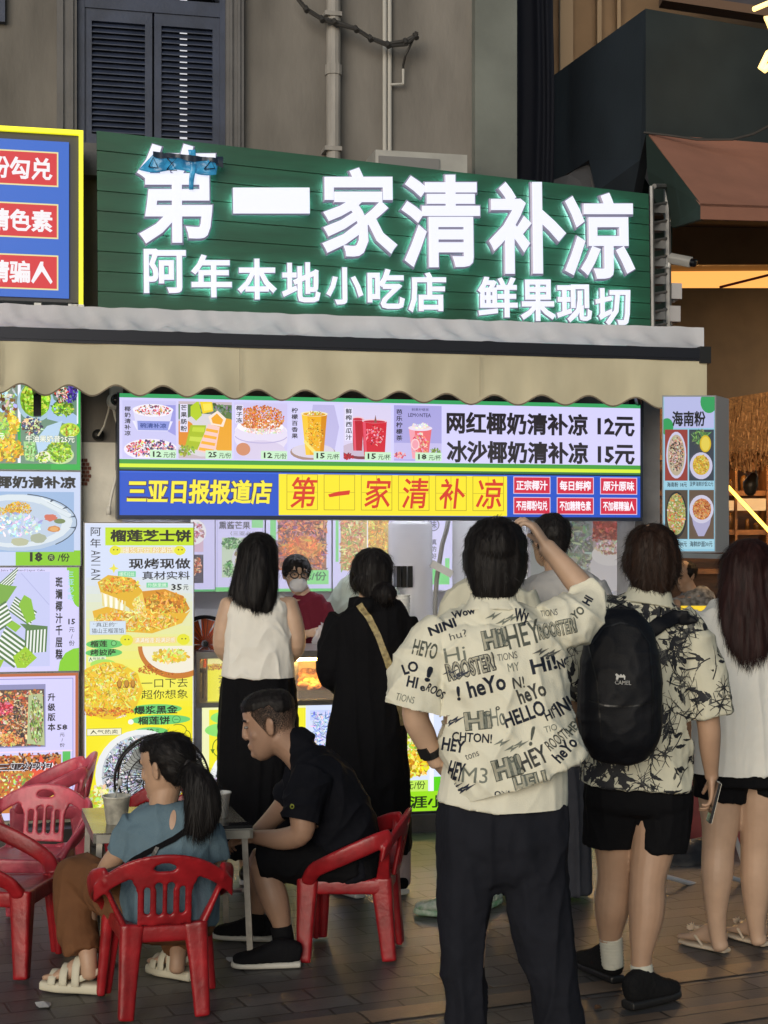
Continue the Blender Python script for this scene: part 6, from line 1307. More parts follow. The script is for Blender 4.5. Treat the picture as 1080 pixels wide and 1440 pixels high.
q.add(*loft([(wb-ax*.011, .0365, .0365), (wb+ax*.011, .0345, .0345)], n=20, sub=1, cap=.1)); T = M.Translation(wb+V((-.02, -.024, .004))) @ basis(ax, (-.5, -.7, .2)).to_4x4(); q.box((-.018, -.018, -.002), (.018, .018, .012), 0, T)
q.build('watch', blackp, p, smooth=False)

# ------------------------------------------------------------ man in the floral shirt with the backpack
D = 3.4; J, limb, trunk, s = maker(D)
p = person('man in a cream floral shirt and black shorts wearing a black backpack', 900, 1405)
hc_ = J(916, 783); fw = V((.12, 1, .02))
sh = head_shapes(hc_, fw); sh += [limb([(915, 815, 0, 21), (912, 842, 0, 21), (910, 862, 0, 20)]), trunk([(906, 868, 0, 42, 24), (902, 895, 0, 60, 36), (898, 960, 0, 68, 44), (897, 1040, 0, 64, 44), (897, 1120, 0, 68, 46)])]
sh += [limb([(952, 882, 0, 16), (982, 945, -.01, 19), (996, 1015, -.02, 16.5), (998, 1050, .0, 15), (1000, 1083, .03, 10.5), (1001, 1092, .035, 10)])]
sh += hand(J(1001, 1090, .035), V((.02, .05, -1)), (-.9, .2, 0), (-.1, .9, .1), .75)
sh += [limb([(850, 882, 0, 16), (820, 945, .02, 19), (812, 1005, .06, 16), (832, 1035, .18, 13)])]
sh += [limb([(862, 1120, 0, 36), (865, 1180, .03, 31), (866, 1232, .06, 26), (861, 1275, .08, 25.5), (858, 1318, .11, 16), (861, 1355, .13, 13)]), limb([(926, 1120, 0, 38), (918, 1190, -.03, 31), (911, 1235, -.05, 25.5), (909, 1285, -.06, 25), (902, 1345, -.08, 15), (903, 1390, -.08, 13)])]
fuse('body', sh, SKIN(0), p, .0048, 6)
hs = [ell(hc_+V((0, -.008, .032)), .100, .108, .092), trunk([(917, 780, -.01, 39, 40), (918, 800, -.025, 38, 34), (917, 817, -.035, 32, 24), (915, 830, -.03, 24, 18)], cap=.4), ell(hc_+V((-.08, .02, -.02)), .026, .045, .05), ell(hc_+V((.08, .02, -.02)), .026, .045, .05)]
h = fuse('hair', hs, hairb, p, .006, 3, wr=hairw(.007, 45, 3)); strands(h, 8000, .034, w=.0009, spread=.4, seed=2, lift=.006)
fl_m = cloth('cream floral shirt', (.64, .62, .49), .06, bump=.15)
fo = fuse('shirt', [trunk([(911, 838, -.005, 30, 26), (910, 848, -.005, 44, 32), (906, 862, 0, 66, 40), (901, 882, 0, 82, 48), (898, 940, 0, 79, 52), (897, 1000, 0, 76, 53), (896, 1055, 0, 76, 54), (894, 1108, -.01, 77, 55)], cap=0),
     limb([(946, 870, 0, 30), (972, 905, 0, 33), (988, 955, -.01, 34), (999, 1006, -.015, 33)], cap=0), limb([(856, 870, 0, 30), (830, 905, 0, 33), (814, 950, .01, 33), (806, 985, .03, 32)], cap=0)], fl_m, p, .0055, 4, wr=folds(.010, (8, 8, 4), 5),
     holes=[(J(893, 1111, -.01), V((-.12, 0, -1)).normalized(), .3), (J(1000, 1009, -.015), (J(999, 1006)-J(988, 955)).normalized(), .12), (J(805, 988, .03), (J(806, 985)-J(814, 950)).normalized(), .12)])
fuse('collar', [trunk([(913, 822, .0, 27, 25), (912, 838, -.008, 33, 30), (910, 852, -.012, 42, 36)], cap=0)], fl_m, fo, .005, 3, holes=[(J(913, 821), V((0, 0, 1)), .2)])
rr = random.Random(21); motifs = []
def leaf(L, w, x=0, y=0, a=0, slot=1, bend=.2):
    n = 7; up, dn = [], []
    for i in range(n+1):
        t = i/n; h_ = w*math.sin(math.pi*t**.8)*(1+.2*math.sin(t*19)); b = bend*L*t*t; up.append((L*t, h_+b)); dn.append((L*t, -h_+b))
    pts = up+dn[::-1]; ca, sa = math.cos(a), math.sin(a); vs = [V((x+px*ca-py*sa, y+px*sa+py*ca, 0)) for px, py in pts]
    fs = [(i, i+1, 2*n-i, 2*n+1-i) for i in range(n)]; return vs, fs, slot
def stem(L, a, x=0, y=0, w=.0017, slot=1, c=.3):
    n = 7; pts = []
    for i in range(n+1): t = i/n; pts.append((L*t, c*L*t*t))
    ca, sa = math.cos(a), math.sin(a); vs = []
    for px, py in pts: vs += [V((x+px*ca-(py+w)*sa, y+px*sa+(py+w)*ca, 0)), V((x+px*ca-(py-w)*sa, y+px*sa+(py-w)*ca, 0))]
    return vs, [(2*i, 2*i+1, 2*i+3, 2*i+2) for i in range(n)], slot
fverts = [(f.center+V(fo['_o']), f.normal.copy()) for f in fo.data.polygons]
fverts = [(c, n) for c, n in fverts]
for k in range(330):
    c, n = rr.choice(fverts); parts = []; kind = rr.random()
    if kind < .42:
        a = rr.uniform(0, 6.28); L = rr.uniform(.05, .10); parts.append(stem(L, a))
        for j in range(rr.randint(3, 6)):
            t = rr.uniform(.2, 1); parts.append(leaf(rr.uniform(.018, .042), rr.uniform(.003, .007), L*t*math.cos(a), L*t*math.sin(a), a+rr.choice((-1, 1))*rr.uniform(.5, 1.1), 1 if rr.random() < .75 else 2))
    elif kind < .68:
        n_ = rr.randint(5, 7)
        for j in range(n_):
            a = j*6.28/n_+rr.uniform(-.2, .2); L = rr.uniform(.02, .034); parts.append(stem(L, a-.35, c=.7, w=.0014)); parts.append(stem(L, a+.35, c=-.7, w=.0014)); parts.append(stem(L*.6, a, c=0, w=.0008, slot=2))
        for j in range(6): a = rr.uniform(0, 6.28); parts.append(leaf(.012, .002, 0, 0, a))
    elif kind < .84:
        for j in range(rr.randint(2, 4)): parts.append(leaf(rr.uniform(.04, .075), rr.uniform(.007, .013), rr.uniform(-.01, .01), rr.uniform(-.01, .01), rr.uniform(0, 6.28), 1))
    else:
        for j in range(9): parts.append(stem(rr.uniform(.03, .07), rr.uniform(0, 6.28), rr.uniform(-.02, .02), rr.uniform(-.02, .02), .0009, rr.choice((1, 2)), rr.uniform(-.8, .8)))
    motifs.append((c, n, rr.uniform(0, 6.28), parts))
decals(fo, motifs, [pbr('floral ink', (.012, .013, .018), .7), pbr('floral grey ink', (.10, .10, .09), .7)])
fuse('shorts', [trunk([(897, 1085, 0, 72, 50), (897, 1125, 0, 75, 53), (897, 1138, 0, 70, 48)], cap=.2), limb([(862, 1105, 0, 40), (862, 1130, 0, 40), (859, 1165, .02, 38), (856, 1191, .03, 36)], cap=0), limb([(930, 1105, 0, 43), (930, 1130, 0, 43), (930, 1170, -.02, 39), (929, 1200, -.03, 36)], cap=0)], blacks, p, .006, 6, wr=folds(.007, (12, 12, 4), 6),
     holes=[(J(856, 1193, .03), V((0, 0, -1)), .14), (J(929, 1202, -.03), V((0, 0, -1)), .14)])
sock = cloth('white ribbed sock', (.62, .61, .52))
for pts in ([(859, 1316, .11, 17), (860, 1335, .12, 16.5), (862, 1358, .13, 16)], [(902, 1356, -.08, 16), (903, 1376, -.08, 15.5), (903, 1390, -.08, 14)]): fuse('sock', [limb(pts, cap=.1)], sock, p, .005, 2, wr=lambda c, n: .0012*math.sin(c.z*500))
a = W(868, 1384, gd(1384)); a.z = .002; b = a+V((-.115, .245, 0)); shoe(p, a, b, cloth('black mesh shoe', (.012, .012, .013), bump=.4, bscale=90), blackp, w=.046, h=.105, sole=.034)
a = W(884, 1421, gd(1421)); a.z = .002; b = a+V((.20, .15, 0)); sx = shoe(p, a, b, cloth('black mesh shoe', (.012, .012, .013), bump=.4, bscale=90), pbr('black rubber sole', (.014, .013, .013), .5), w=.046, h=.105, sole=.036)
q = MB(); f = (b-a).normalized(); r = V((f.y, -f.x, 0))
for t in (.5, .58, .66, .74): q.tube([a+f*.25*t+r*.03+Z*.07, a+f*.25*t+Z*(.115-.06*t), a+f*.25*t-r*.03+Z*.07], .003, 5)
q.build('laces', pbr('grey lace', (.12, .12, .12), .7), sx)
# backpack and its straps
bk = thing('backpack', 'black nylon backpack with a small white emblem on the back of the floral shirt', 'backpack', J(873, 960, -.2))
nyl = pbr('black nylon pack', (.0055, .006, .009), .6, spec=.25, var=.25, vscale=8, bump=.12, bscale=200)
po_ = fuse('pack', [trunk([(873, 868, -.215, 26, 24), (873, 885, -.225, 42, 34), (872, 930, -.235, 52, 42), (872, 985, -.24, 56, 46), (871, 1030, -.235, 53, 44), (870, 1056, -.225, 40, 32)], cap=.5, power=2.9)], nyl, bk, .006, 5, wr=lambda c, n: folds(.004, (7, 7, 5), 8)(c, n)+.0045*(1-abs(noise.noise(V((c.x*9+c.z*6, c.y*6, c.z*15-c.x*7)))))**3)
fuse('front_pocket', [trunk([(872, 978, -.285, 36, 16), (872, 1000, -.29, 44, 18), (871, 1030, -.282, 43, 18), (871, 1046, -.272, 34, 12)], cap=.5, power=3)], nyl, po_, .006, 3, wr=folds(.004, (10, 10, 8), 31))
bv = bvh_of(po_)
q = ribbon_on(bv, dens([(826, 900), (840, 960), (846, 1040)], 6), 2, D, .002, .003); 
for pth in ([(833, 905), (850, 882), (873, 876), (897, 882), (913, 905)], [(828, 985), (850, 992), (875, 994), (900, 992), (920, 985)], [(913, 905), (918, 960), (917, 1030)]): q2 = ribbon_on(bv, dens(pth, 6), 2.2, D, .002, .003); q.add(q2.v, q2.f)
q.build('zip_seam', pbr('seam black', (.004, .004, .005), .35), po_)
bvs = bvh_of(fo)
for pth in ([(836, 850), (843, 866), (852, 888)], [(972, 870), (950, 868), (930, 878), (912, 890), (900, 900)]):
    pts = []
    for x, y in dens(pth, 5):
        hh = hit(bvs, x, y, .012); pts.append(hh if hh is not None else J(x, y, -.12))
    a_ = pts[0]; pts = [V((a_.x, a_.y+.05, a_.z+.006))]+pts
    L_ = pts[-1]; pts.append(L_.lerp(J(870, 900, -.2), .3))
    sh = [loft([(pt, .030, .008) for pt in pts], ref=V((1, .0, -.5 if pth[0][0] > 900 else .5)), n=10, sub=1, cap=.3, power=3)]
    fuse('shoulder_strap', sh, nyl, bk, .005, 3)
q = MB(); q.tube([J(858, 872, -.2), J(860, 858, -.2), J(873, 852, -.21), J(886, 858, -.2), J(888, 872, -.2)], .009, 8); q.build('grab_handle', nyl, bk, smooth=True)
items = []; word('CAMEL', 876, 960, 23, 6, 2, .02, 1)
cm_ = [(866, 956), (866.6, 951), (865, 948.6), (867, 947), (869, 948.6), (871, 950), (873, 947.4), (875, 950), (877, 948.2), (879.4, 951), (879, 956), (877.6, 956), (877.2, 952.8), (870, 952.8), (869, 956), (867.8, 956), (868, 952.4)]
items.append(([V((x, y, 0)) for x, y in cm_], [(0, 1, 16, 15), (1, 2, 3, 4), (1, 4, 5, 16), (5, 6, 7, 13), (7, 8, 9, 12), (7, 12, 13), (16, 5, 13), (9, 10, 11, 12), (13, 14, 15, 16)], 1))
print_on(po_, items, [pbr('white print', (.62, .62, .6), .6)], L=4, off=.002)
q = MB(); T = M.Translation(J(1004, 1128, -.01)) @ M.Rotation(R(14), 4, 'Y') @ M.Rotation(R(-4), 4, 'Z'); q.box((-.006, -.036, -.075), (.004, .036, .075), 0, T); q.box((.004, -.036, -.075), (.0055, .036, .075), 1, T)
tag(q.build('mobile_phone', [pbr('phone glass', (.008, .008, .010), .08), pbr('phone edge', (.5, .48, .42), .3, .6)], org=J(1004, 1128)), 'dark phone held low in the right hand of the man with the backpack', 'phone')

# ------------------------------------------------------------ woman with long hair at the right edge
D = 3.75; J, limb, trunk, s = maker(D)
p = person('woman with very long reddish hair, white blouse and flip flops at the right edge', 1040, 1345)
hc_ = J(1052, 800); fw = V((.1, 1, -.05)); sh = head_shapes(hc_, fw)
sh += [limb([(1052, 830, 0, 17), (1052, 855, 0, 18)]), trunk([(1052, 868, 0, 42, 24), (1052, 900, 0, 58, 36), (1052, 990, 0, 50, 36), (1052, 1080, 0, 64, 44)])]
sh += [limb([(1002, 874, 0, 13), (986, 930, .04, 15), (992, 980, .12, 13), (1010, 985, .28, 10)]), limb([(1102, 874, 0, 13), (1120, 930, .02, 15), (1122, 990, .05, 13), (1112, 1040, .1, 10)])]; sh += hand(J(1010, 985, .29), V((.2, 1, .2)), (0, 0, -1), (1, 0, 0), .6)+hand(J(1112, 1042, .1), V((-.05, .1, -1)), (-1, 0, 0), (0, 1, 0), .5)
sh += [limb([(1016, 1070, 0, 36), (1013, 1120, 0, 31), (1013, 1160, 0, 26.5), (1010, 1192, 0, 23), (1008, 1235, -.01, 22), (1007, 1280, .0, 15), (1010, 1318, .01, 11.5), (1013, 1330, .01, 12)]), limb([(1076, 1070, 0, 38), (1070, 1120, 0, 34), (1067, 1165, .01, 27), (1065, 1198, .02, 23.5), (1064, 1240, .03, 22.5), (1063, 1285, .05, 15), (1065, 1312, .06, 11.5), (1067, 1322, .06, 12)])]
fl = []
for (hx, hy, tx, ty) in ((1019, 1340, 958, 1326), (1074, 1331, 1024, 1316)):
    a = W(hx, hy, gd(hy)); b = W(tx, ty, gd(ty)); a.z = b.z = .002; sh += foot_shapes(a, b, .038, .022); fl.append((a, b))
fuse('body', sh, SKIN(1), p, .005, 7)
pale = pbr('pale flip flop', (.60, .50, .38), .6)
for a, b in fl:
    f = (b-a).normalized(); r = V((f.y, -f.x, 0)); L = (b-a).length
    so_ = fuse('flip_flop', [loft([(a-f*.012+Z*.010, .03, .010), (a+f*L*.3+Z*.010, .034, .010), (a+f*L*.7+Z*.010, .043, .010), (a+f*(L*.98)+Z*.010, .030, .010)], ref=r, n=18, sub=4, cap=.4, power=3)], pale, p, .005, 2)
    q = MB(); t = a+f*L*.78+Z*.05; q.tube([t, a+f*L*.55+r*.034+Z*.05, a+f*L*.38+r*.038+Z*.018], .006, 6); q.tube([t, a+f*L*.55-r*.034+Z*.05, a+f*L*.38-r*.038+Z*.018], .006, 6); q.build('strap', pale, so_)
    q = MB(); c = a+f*L*.72+Z*.065; rr = random.Random(int(a.x*1000))
    for k in range(26):
        d = V((rr.gauss(0, 1), rr.gauss(0, 1), abs(rr.gauss(.6, .5)))).normalized(); e = d.orthogonal().normalized()*.006; l = rr.uniform(.022, .036); q.add([c-e*.4, c+d*l*.6-e, c+d*l, c+d*l*.6+e], [(0, 1, 2, 3)])
    q.build('flower', pbr('cream petals', (.66, .55, .42), .7), so_)
tw = cloth('white blouse', (.76, .75, .70), .05)
fuse('blouse', [trunk([(1052, 846, 0, 34, 26), (1050, 858, 0, 56, 32), (1049, 876, 0, 68, 40), (1050, 930, -.005, 70, 44), (1052, 1000, -.01, 76, 50), (1054, 1050, -.01, 80, 54), (1056, 1086, -.01, 84, 56)], cap=0), limb([(1002, 868, 0, 28), (988, 905, .02, 30), (985, 945, .05, 28)], cap=0), limb([(1100, 868, 0, 28), (1114, 905, .02, 30), (1118, 945, .03, 28)], cap=0)], tw, p, .006, 4, wr=folds(.010, (14, 14, 2), 12),
     holes=[(J(1056, 1089, -.01), V((0, 0, -1)), .3), (J(985, 948, .05), V((0, 0, -1)), .12), (J(1118, 948, .03), V((0, 0, -1)), .12)])
fuse('shorts', [trunk([(1054, 1040, 0, 70, 48), (1054, 1080, 0, 76, 52), (1054, 1100, 0, 74, 52)], cap=.1), limb([(1018, 1080, 0, 42), (1013, 1124, 0, 38)], cap=0), limb([(1088, 1080, 0, 42), (1078, 1118, 0, 40)], cap=0)], blacks, p, .006, 4, wr=folds(.005, (12, 12, 4), 7))
hs = [ell(hc_+V((0, -.01, .030)), .100, .112, .095), trunk([(1052, 790, -.01, 38, 36), (1052, 825, -.05, 40, 26), (1052, 862, -.10, 38, 16), (1055, 900, -.125, 31, 12), (1060, 922, -.13, 19, 8)], cap=.5)]
h = fuse('hair', hs, hairr, p, .006, 3, wr=hairw(.006, 55, 7)); strands(h, 10000, .08, w=.0009, spread=.10, seed=3, lift=.006)

# ------------------------------------------------------------ woman in black with the patterned strap
D = 4.45; J, limb, trunk, s = maker(D)
p = person('woman in a long black dress with a low bun and a beige patterned strap', 520, 1256)
hc_ = J(522, 806); fw = V((-.45, 1, -.12)); sh = head_shapes(hc_, fw)
sh += [limb([(520, 830, 0, 14), (516, 855, 0, 15)]), trunk([(518, 870, 0, 34, 19), (520, 900, 0, 46, 30), (520, 1000, 0, 42, 30), (518, 1100, 0, 46, 34)]), limb([(500, 1080, 0, 20), (500, 1200, 0, 14), (500, 1248, 0, 9)]), limb([(556, 1080, 0, 20), (560, 1200, 0, 14), (561, 1240, 0, 9)]), limb([(480, 876, 0, 10), (466, 930, 0, 13), (478, 955, .15, 11), (500, 945, .3, 8)]), limb([(564, 876, 0, 10), (578, 930, 0, 13), (574, 965, .1, 11), (548, 955, .3, 8)])]
sh += hand(J(500, 945, .31), V((.3, 1, .3)), (0, 0, -1), (1, 0, 0), .7)+hand(J(548, 955, .31), V((-.3, 1, .3)), (0, 0, -1), (-1, 0, 0), .7)
fuse('body', sh, SKIN(1), p, .006, 3)
dr = fuse('dress', [trunk([(516, 845, 0, 22, 20), (518, 853, 0, 42, 28), (520, 866, 0, 56, 34), (522, 900, 0, 55, 38), (521, 945, 0, 50, 38), (519, 985, 0, 50, 40), (516, 1040, 0, 56, 44), (517, 1120, 0, 60, 46), (518, 1196, 0, 61, 47)], cap=.05), limb([(482, 868, 0, 20), (469, 905, 0, 21), (465, 943, .02, 20), (478, 962, .14, 17)], cap=.1), limb([(566, 872, 0, 20), (576, 920, 0, 20), (577, 962, .03, 19), (562, 980, .15, 16)], cap=.1), limb([(500, 850, .0, 12), (520, 852, -.09, 13), (540, 852, .0, 12)])], blackc, p, .007, 4, wr=folds(.009, (10, 10, 2.5), 14))
q = ribbon_on(bvh_of(dr), dens([(506, 850), (518, 868), (532, 895), (545, 930), (556, 968), (564, 1004), (566, 1020)], 6), 9, D, .006, .005); tag(q.build('bag_strap', pbr('patterned strap', (.36, .29, .13), .6, var=.7, vscale=45, dirt=(.10, .075, .04)), org=J(540, 940)), 'beige patterned bag strap slung across the black dress', 'strap')
fuse('trousers', [limb([(500, 1170, 0, 18), (501, 1244, 0, 17)], cap=.05), limb([(560, 1170, 0, 18), (561, 1243, 0, 17)], cap=.05)], cloth('pale pink trousers', (.42, .34, .34)), p, .006, 3)
for hx, hy in ((500, 1262), (562, 1257)): a = W(hx, hy, gd(hy)); a.z = .002; shoe(p, a+V((.02, -.03, 0)), a+V((-.12, .17, 0)), blackc, pbr('white sole', (.6, .6, .58), .5), w=.042, h=.06, sole=.03)
hs = [ell(hc_+V((.005, -.008, .026)), .103, .112, .100), ell(J(541, 834, -.10), .060, .048, .052), trunk([(524, 812, -.03, 30, 26), (532, 832, -.05, 20, 16)], cap=.5), ell(hc_+V((-.075, .02, -.02)), .03, .055, .07)]
h = fuse('hair', hs, hairm, p, .006, 4, wr=hairw(.004, 60, 4)); strands(h, 2600, .06, spread=.2, seed=4)

# ------------------------------------------------------------ woman in the white sleeveless top
D = 4.6; J, limb, trunk, s = maker(D)
p = person('woman from behind in a white sleeveless top and long black skirt with loose dark hair', 365, 1238)
hc_ = J(364, 783); fw = V((.05, 1, .0)); sh = head_shapes(hc_, fw)
sh += [limb([(364, 810, 0, 14), (364, 838, 0, 15)]), trunk([(364, 842, 0, 46, 24), (364, 870, 0, 44, 28), (363, 930, 0, 42, 30), (363, 1000, 0, 46, 34)]), limb([(324, 850, 0, 15), (315, 882, -.01, 14), (313, 912, .01, 12.5), (330, 925, .16, 10), (350, 905, .32, 7.5)]), limb([(404, 850, 0, 15), (414, 882, -.01, 14), (416, 912, .01, 12.5), (400, 925, .16, 10), (380, 905, .32, 7.5)]), limb([(345, 1000, 0, 20), (346, 1150, 0, 13), (346, 1225, 0, 9)]), limb([(384, 1000, 0, 20), (384, 1150, 0, 13), (384, 1225, 0, 9)])]
sh += hand(J(350, 905, .33), V((.5, .8, .2)), (0, 0, -1), (.3, -.2, 1), .8)+hand(J(380, 905, .33), V((-.5, .8, .2)), (0, 0, -1), (-.3, -.2, 1), .8)
fuse('body', sh, SKIN(1), p, .006, 3)
fuse('sleeveless_top', [trunk([(364, 832, 0, 26, 20), (364, 840, 0, 38, 25), (364, 852, 0, 43, 30), (364, 885, -.005, 47, 34), (363, 920, -.01, 49, 36), (362, 952, -.01, 52, 39)], cap=0)], cloth('white ribbed top', (.76, .74, .68), .05), p, .006, 4, wr=folds(.008, (10, 10, 6), 15), holes=[(J(362, 955, -.01), V((0, 0, -1)), .3)])
fuse('skirt', [trunk([(363, 940, 0, 48, 35), (363, 975, 0, 53, 39), (363, 1040, 0, 57, 43), (365, 1120, 0, 61, 46), (366, 1200, 0, 64, 48)], cap=.05)], blackc, p, .008, 4, wr=folds(.010, (14, 14, 1.4), 16))
for hx in (346, 386): a = W(hx, 1243, gd(1243)); a.z = .002; shoe(p, a+V((0, -.04, 0)), a+V((.0, .19, 0)), blackp, pbr('white sole', (.6, .6, .58), .5), w=.042, h=.06)
hs = [ell(hc_+V((0, -.008, .028)), .098, .112, .098), trunk([(363, 775, -.01, 28, 28), (361, 800, -.05, 30, 22), (357, 825, -.085, 33, 14), (353, 845, -.10, 33, 9), (350, 852, -.10, 26, 6)], cap=.5)]
h = fuse('hair', hs, hairm, p, .006, 3, wr=hairw(.005, 55, 5)); strands(h, 6000, .06, w=.0009, spread=.10, seed=5)
po2 = fuse('ponytail', [limb([(364, 766, -.10, 9), (363, 785, -.125, 13), (361, 815, -.145, 15), (358, 845, -.15, 12), (356, 852, -.15, 7)], sq=.6, ref=(1, 0, 0))], hairm, h, .0055, 3, wr=hairw(.005, 55, 15)); strands(po2, 900, .06, spread=.1, seed=15)

# ------------------------------------------------------------ person in the grey T-shirt and the one in cream beside
D = 4.4; J, limb, trunk, s = maker(D)
p = person('short haired person in a grey T-shirt and long slate skirt, beyond the raised arm', 772, 1260)
hc_ = J(772, 758); fw = V((-.5, 1, -.05)); sh = head_shapes(hc_, fw)
sh += [limb([(778, 780, 0, 15), (783, 808, 0, 16)]), trunk([(785, 824, 0, 40, 21), (785, 860, 0, 54, 32), (780, 960, 0, 50, 34), (772, 1060, 0, 50, 34)]), limb([(740, 834, 0, 11), (722, 890, .02, 14), (730, 940, .1, 11), (750, 950, .26, 8)]), limb([(832, 834, 0, 11), (850, 890, .02, 14), (846, 940, .1, 11), (820, 950, .26, 8)]), limb([(750, 1060, 0, 20), (752, 1200, 0, 12), (752, 1248, 0, 9)]), limb([(790, 1060, 0, 20), (788, 1200, 0, 12), (788, 1248, 0, 9)])]+hand(J(750, 950, .27), V((.2, 1, .2)), (0, 0, -1), (1, 0, 0), .6)+hand(J(820, 950, .27), V((-.2, 1, .2)), (0, 0, -1), (-1, 0, 0), .6)
fuse('body', sh, SKIN(0), p, .006, 3)
fuse('t_shirt', [trunk([(784, 800, 0, 20, 18), (785, 808, 0, 40, 26), (786, 824, 0, 60, 34), (786, 870, 0, 62, 40), (782, 960, 0, 60, 42), (776, 1070, 0, 60, 44)], cap=.05), limb([(742, 826, 0, 24), (726, 862, .0, 24), (720, 895, .02, 22)], cap=.05), limb([(830, 826, 0, 24), (847, 862, .0, 24), (851, 895, .02, 22)], cap=.05)], cloth('grey T-shirt cloth', (.42, .41, .40)), p, .007, 4, wr=folds(.007, (10, 10, 4), 17))
fuse('skirt', [trunk([(772, 1050, 0, 56, 40), (769, 1120, 0, 60, 44), (766, 1190, 0, 64, 47), (766, 1252, 0, 66, 49)], cap=.05)], cloth('slate skirt cloth', (.055, .058, .072)), p, .007, 4, wr=folds(.010, (12, 12, 1.5), 18))
for hx in (748, 790): a = W(hx, 1266, gd(1266)); a.z = .002; shoe(p, a+V((0, -.02, 0)), a+V((.0, .2, 0)), blackp, blackp, w=.042, h=.06)
hs = [ell(hc_+V((.01, -.005, .034)), .097, .108, .092), trunk([(776, 752, -.01, 27, 28), (779, 768, -.03, 22, 20), (781, 780, -.03, 15, 12)], cap=.5)]
h = fuse('hair', hs, hairm, p, .006, 3, wr=hairw(.006, 45, 6)); strands(h, 2600, .04, spread=.5, seed=6)
D = 4.2; J, limb, trunk, s = maker(D)
p = person('person in a cream T-shirt and white green shoes standing hidden behind the lettered shirt', 660, 1284)
hc_ = J(700, 778); fw = V((.1, 1, 0)); sh = head_shapes(hc_, fw)
sh += [limb([(694, 805, 0, 15), (692, 825, 0, 16)]), trunk([(690, 840, 0, 40, 22), (690, 870, 0, 54, 32), (688, 980, 0, 46, 32), (686, 1090, 0, 48, 34)]), limb([(650, 848, 0, 11), (636, 900, .03, 14), (645, 950, .12, 11), (670, 950, .28, 8)]), limb([(732, 848, 0, 11), (746, 900, .03, 14), (740, 950, .12, 11), (715, 950, .28, 8)]), limb([(660, 1090, 0, 22), (652, 1200, 0, 14), (645, 1265, 0, 9)]), limb([(705, 1090, 0, 22), (675, 1200, .05, 14), (672, 1262, .05, 9)])]+hand(J(670, 950, .29), V((.2, 1, .2)), (0, 0, -1), (1, 0, 0), .6)+hand(J(715, 950, .29), V((-.2, 1, .2)), (0, 0, -1), (-1, 0, 0), .6)
fuse('body', sh, SKIN(0), p, .006, 3)
fuse('t_shirt', [trunk([(692, 812, 0, 22, 18), (691, 820, 0, 40, 26), (690, 836, 0, 58, 34), (690, 880, 0, 61, 40), (688, 980, 0, 56, 42), (686, 1080, 0, 56, 44)], cap=.05), limb([(650, 838, 0, 22), (637, 870, .0, 24), (630, 905, .02, 22)], cap=.05), limb([(732, 838, 0, 22), (745, 870, .0, 24), (750, 905, .02, 22)], cap=.05)], cloth('cream T-shirt cloth', (.60, .58, .46)), p, .007, 4, wr=folds(.007, (10, 10, 4), 19))
fuse('trousers', [trunk([(686, 1070, 0, 52, 40), (685, 1120, 0, 52, 42)], cap=.1), limb([(662, 1110, 0, 26), (652, 1200, 0, 20), (648, 1258, 0, 17)], cap=.05), limb([(704, 1110, 0, 26), (678, 1200, .05, 20), (672, 1255, .05, 17)], cap=.05)], cloth('dark trousers cloth', (.03, .03, .035)), p, .007, 3)
wg = pbr('white green trainer', (.55, .57, .52), .5, var=.35, vscale=30, dirt=(.12, .30, .16)); gsol = pbr('green white sole', (.5, .56, .48), .5, var=.6, vscale=22, dirt=(.08, .30, .12))
a = W(652, 1291, gd(1291)); a.z = .002; shoe(p, a, a+V((-.215, .06, 0)), wg, gsol, w=.045, h=.075, sole=.034)
a = W(672, 1284, gd(1284)); a.z = .002; shoe(p, a, a+V((.10, .2, 0)), wg, gsol, w=.045, h=.075, sole=.034)
h = fuse('hair', [ell(hc_+V((0, -.008, .036)), .096, .108, .088), ell(hc_+V((0, -.038, -.02)), .084, .076, .080)], hairm, p, .006, 3, wr=hairw(.005, 45, 8)); strands(h, 2000, .03, spread=.3, seed=31)

# ------------------------------------------------------------ stall workers and the cook next door
D = 5.9; J, limb, trunk, s = maker(D)
p = thing('person', 'masked worker in a maroon shirt and glasses behind the counter', 'person', V((J(425, 900).x, D*KZ, .1)))
hc_ = J(417, 807); fw = V((.28, -1, -.10)); sh = head_shapes(hc_, fw)
sh += [limb([(422, 826, 0, 11), (428, 840, 0, 12)]), trunk([(430, 843, 0, 24, 15), (431, 870, 0, 28, 18), (431, 940, 0, 26, 18), (431, 1010, 0, 28, 20)]), limb([(455, 853, 0, 9.5), (462, 876, -.03, 8.5), (462, 890, -.06, 8), (448, 891, -.22, 6.5), (440, 889, -.28, 5.5)]), limb([(406, 853, 0, 9.5), (402, 880, -.03, 8.5), (412, 894, -.1, 7.5), (434, 891, -.27, 5.5)]), limb([(420, 1000, 0, 14), (420, 1115, 0, 8)]), limb([(442, 1000, 0, 14), (442, 1115, 0, 8)])]
sh += hand(J(441, 889, -.28), V((.9, -.2, .1)), (0, .3, -1), (0, -.9, .4), .9, 1.0)+hand(J(434, 891, -.27), V((.8, -.35, .1)), (.1, .6, -.7), (0, -.5, .9), .8, 1.0)
fuse('body', sh, SKIN(1), p, .006, 3); eyes(p, hc_, fw)
B = basis(fw); PP = lambda x, y, z: hc_+B @ V((x, y, z))
fuse('shirt', [trunk([(428, 834, 0, 13, 11), (429, 841, 0, 22, 15), (431, 852, 0, 30, 19), (431, 890, 0, 31, 21), (431, 960, 0, 30, 22)], cap=.1), limb([(454, 852, 0, 12), (463, 874, -.02, 11.5), (464, 888, -.05, 10.5)], cap=.1), limb([(407, 852, 0, 12), (400, 876, -.02, 11.5), (404, 890, -.06, 10.5)], cap=.1)], cloth('maroon polo', (.14, .012, .028)), p, .007, 3, wr=folds(.006, (12, 12, 6), 20))
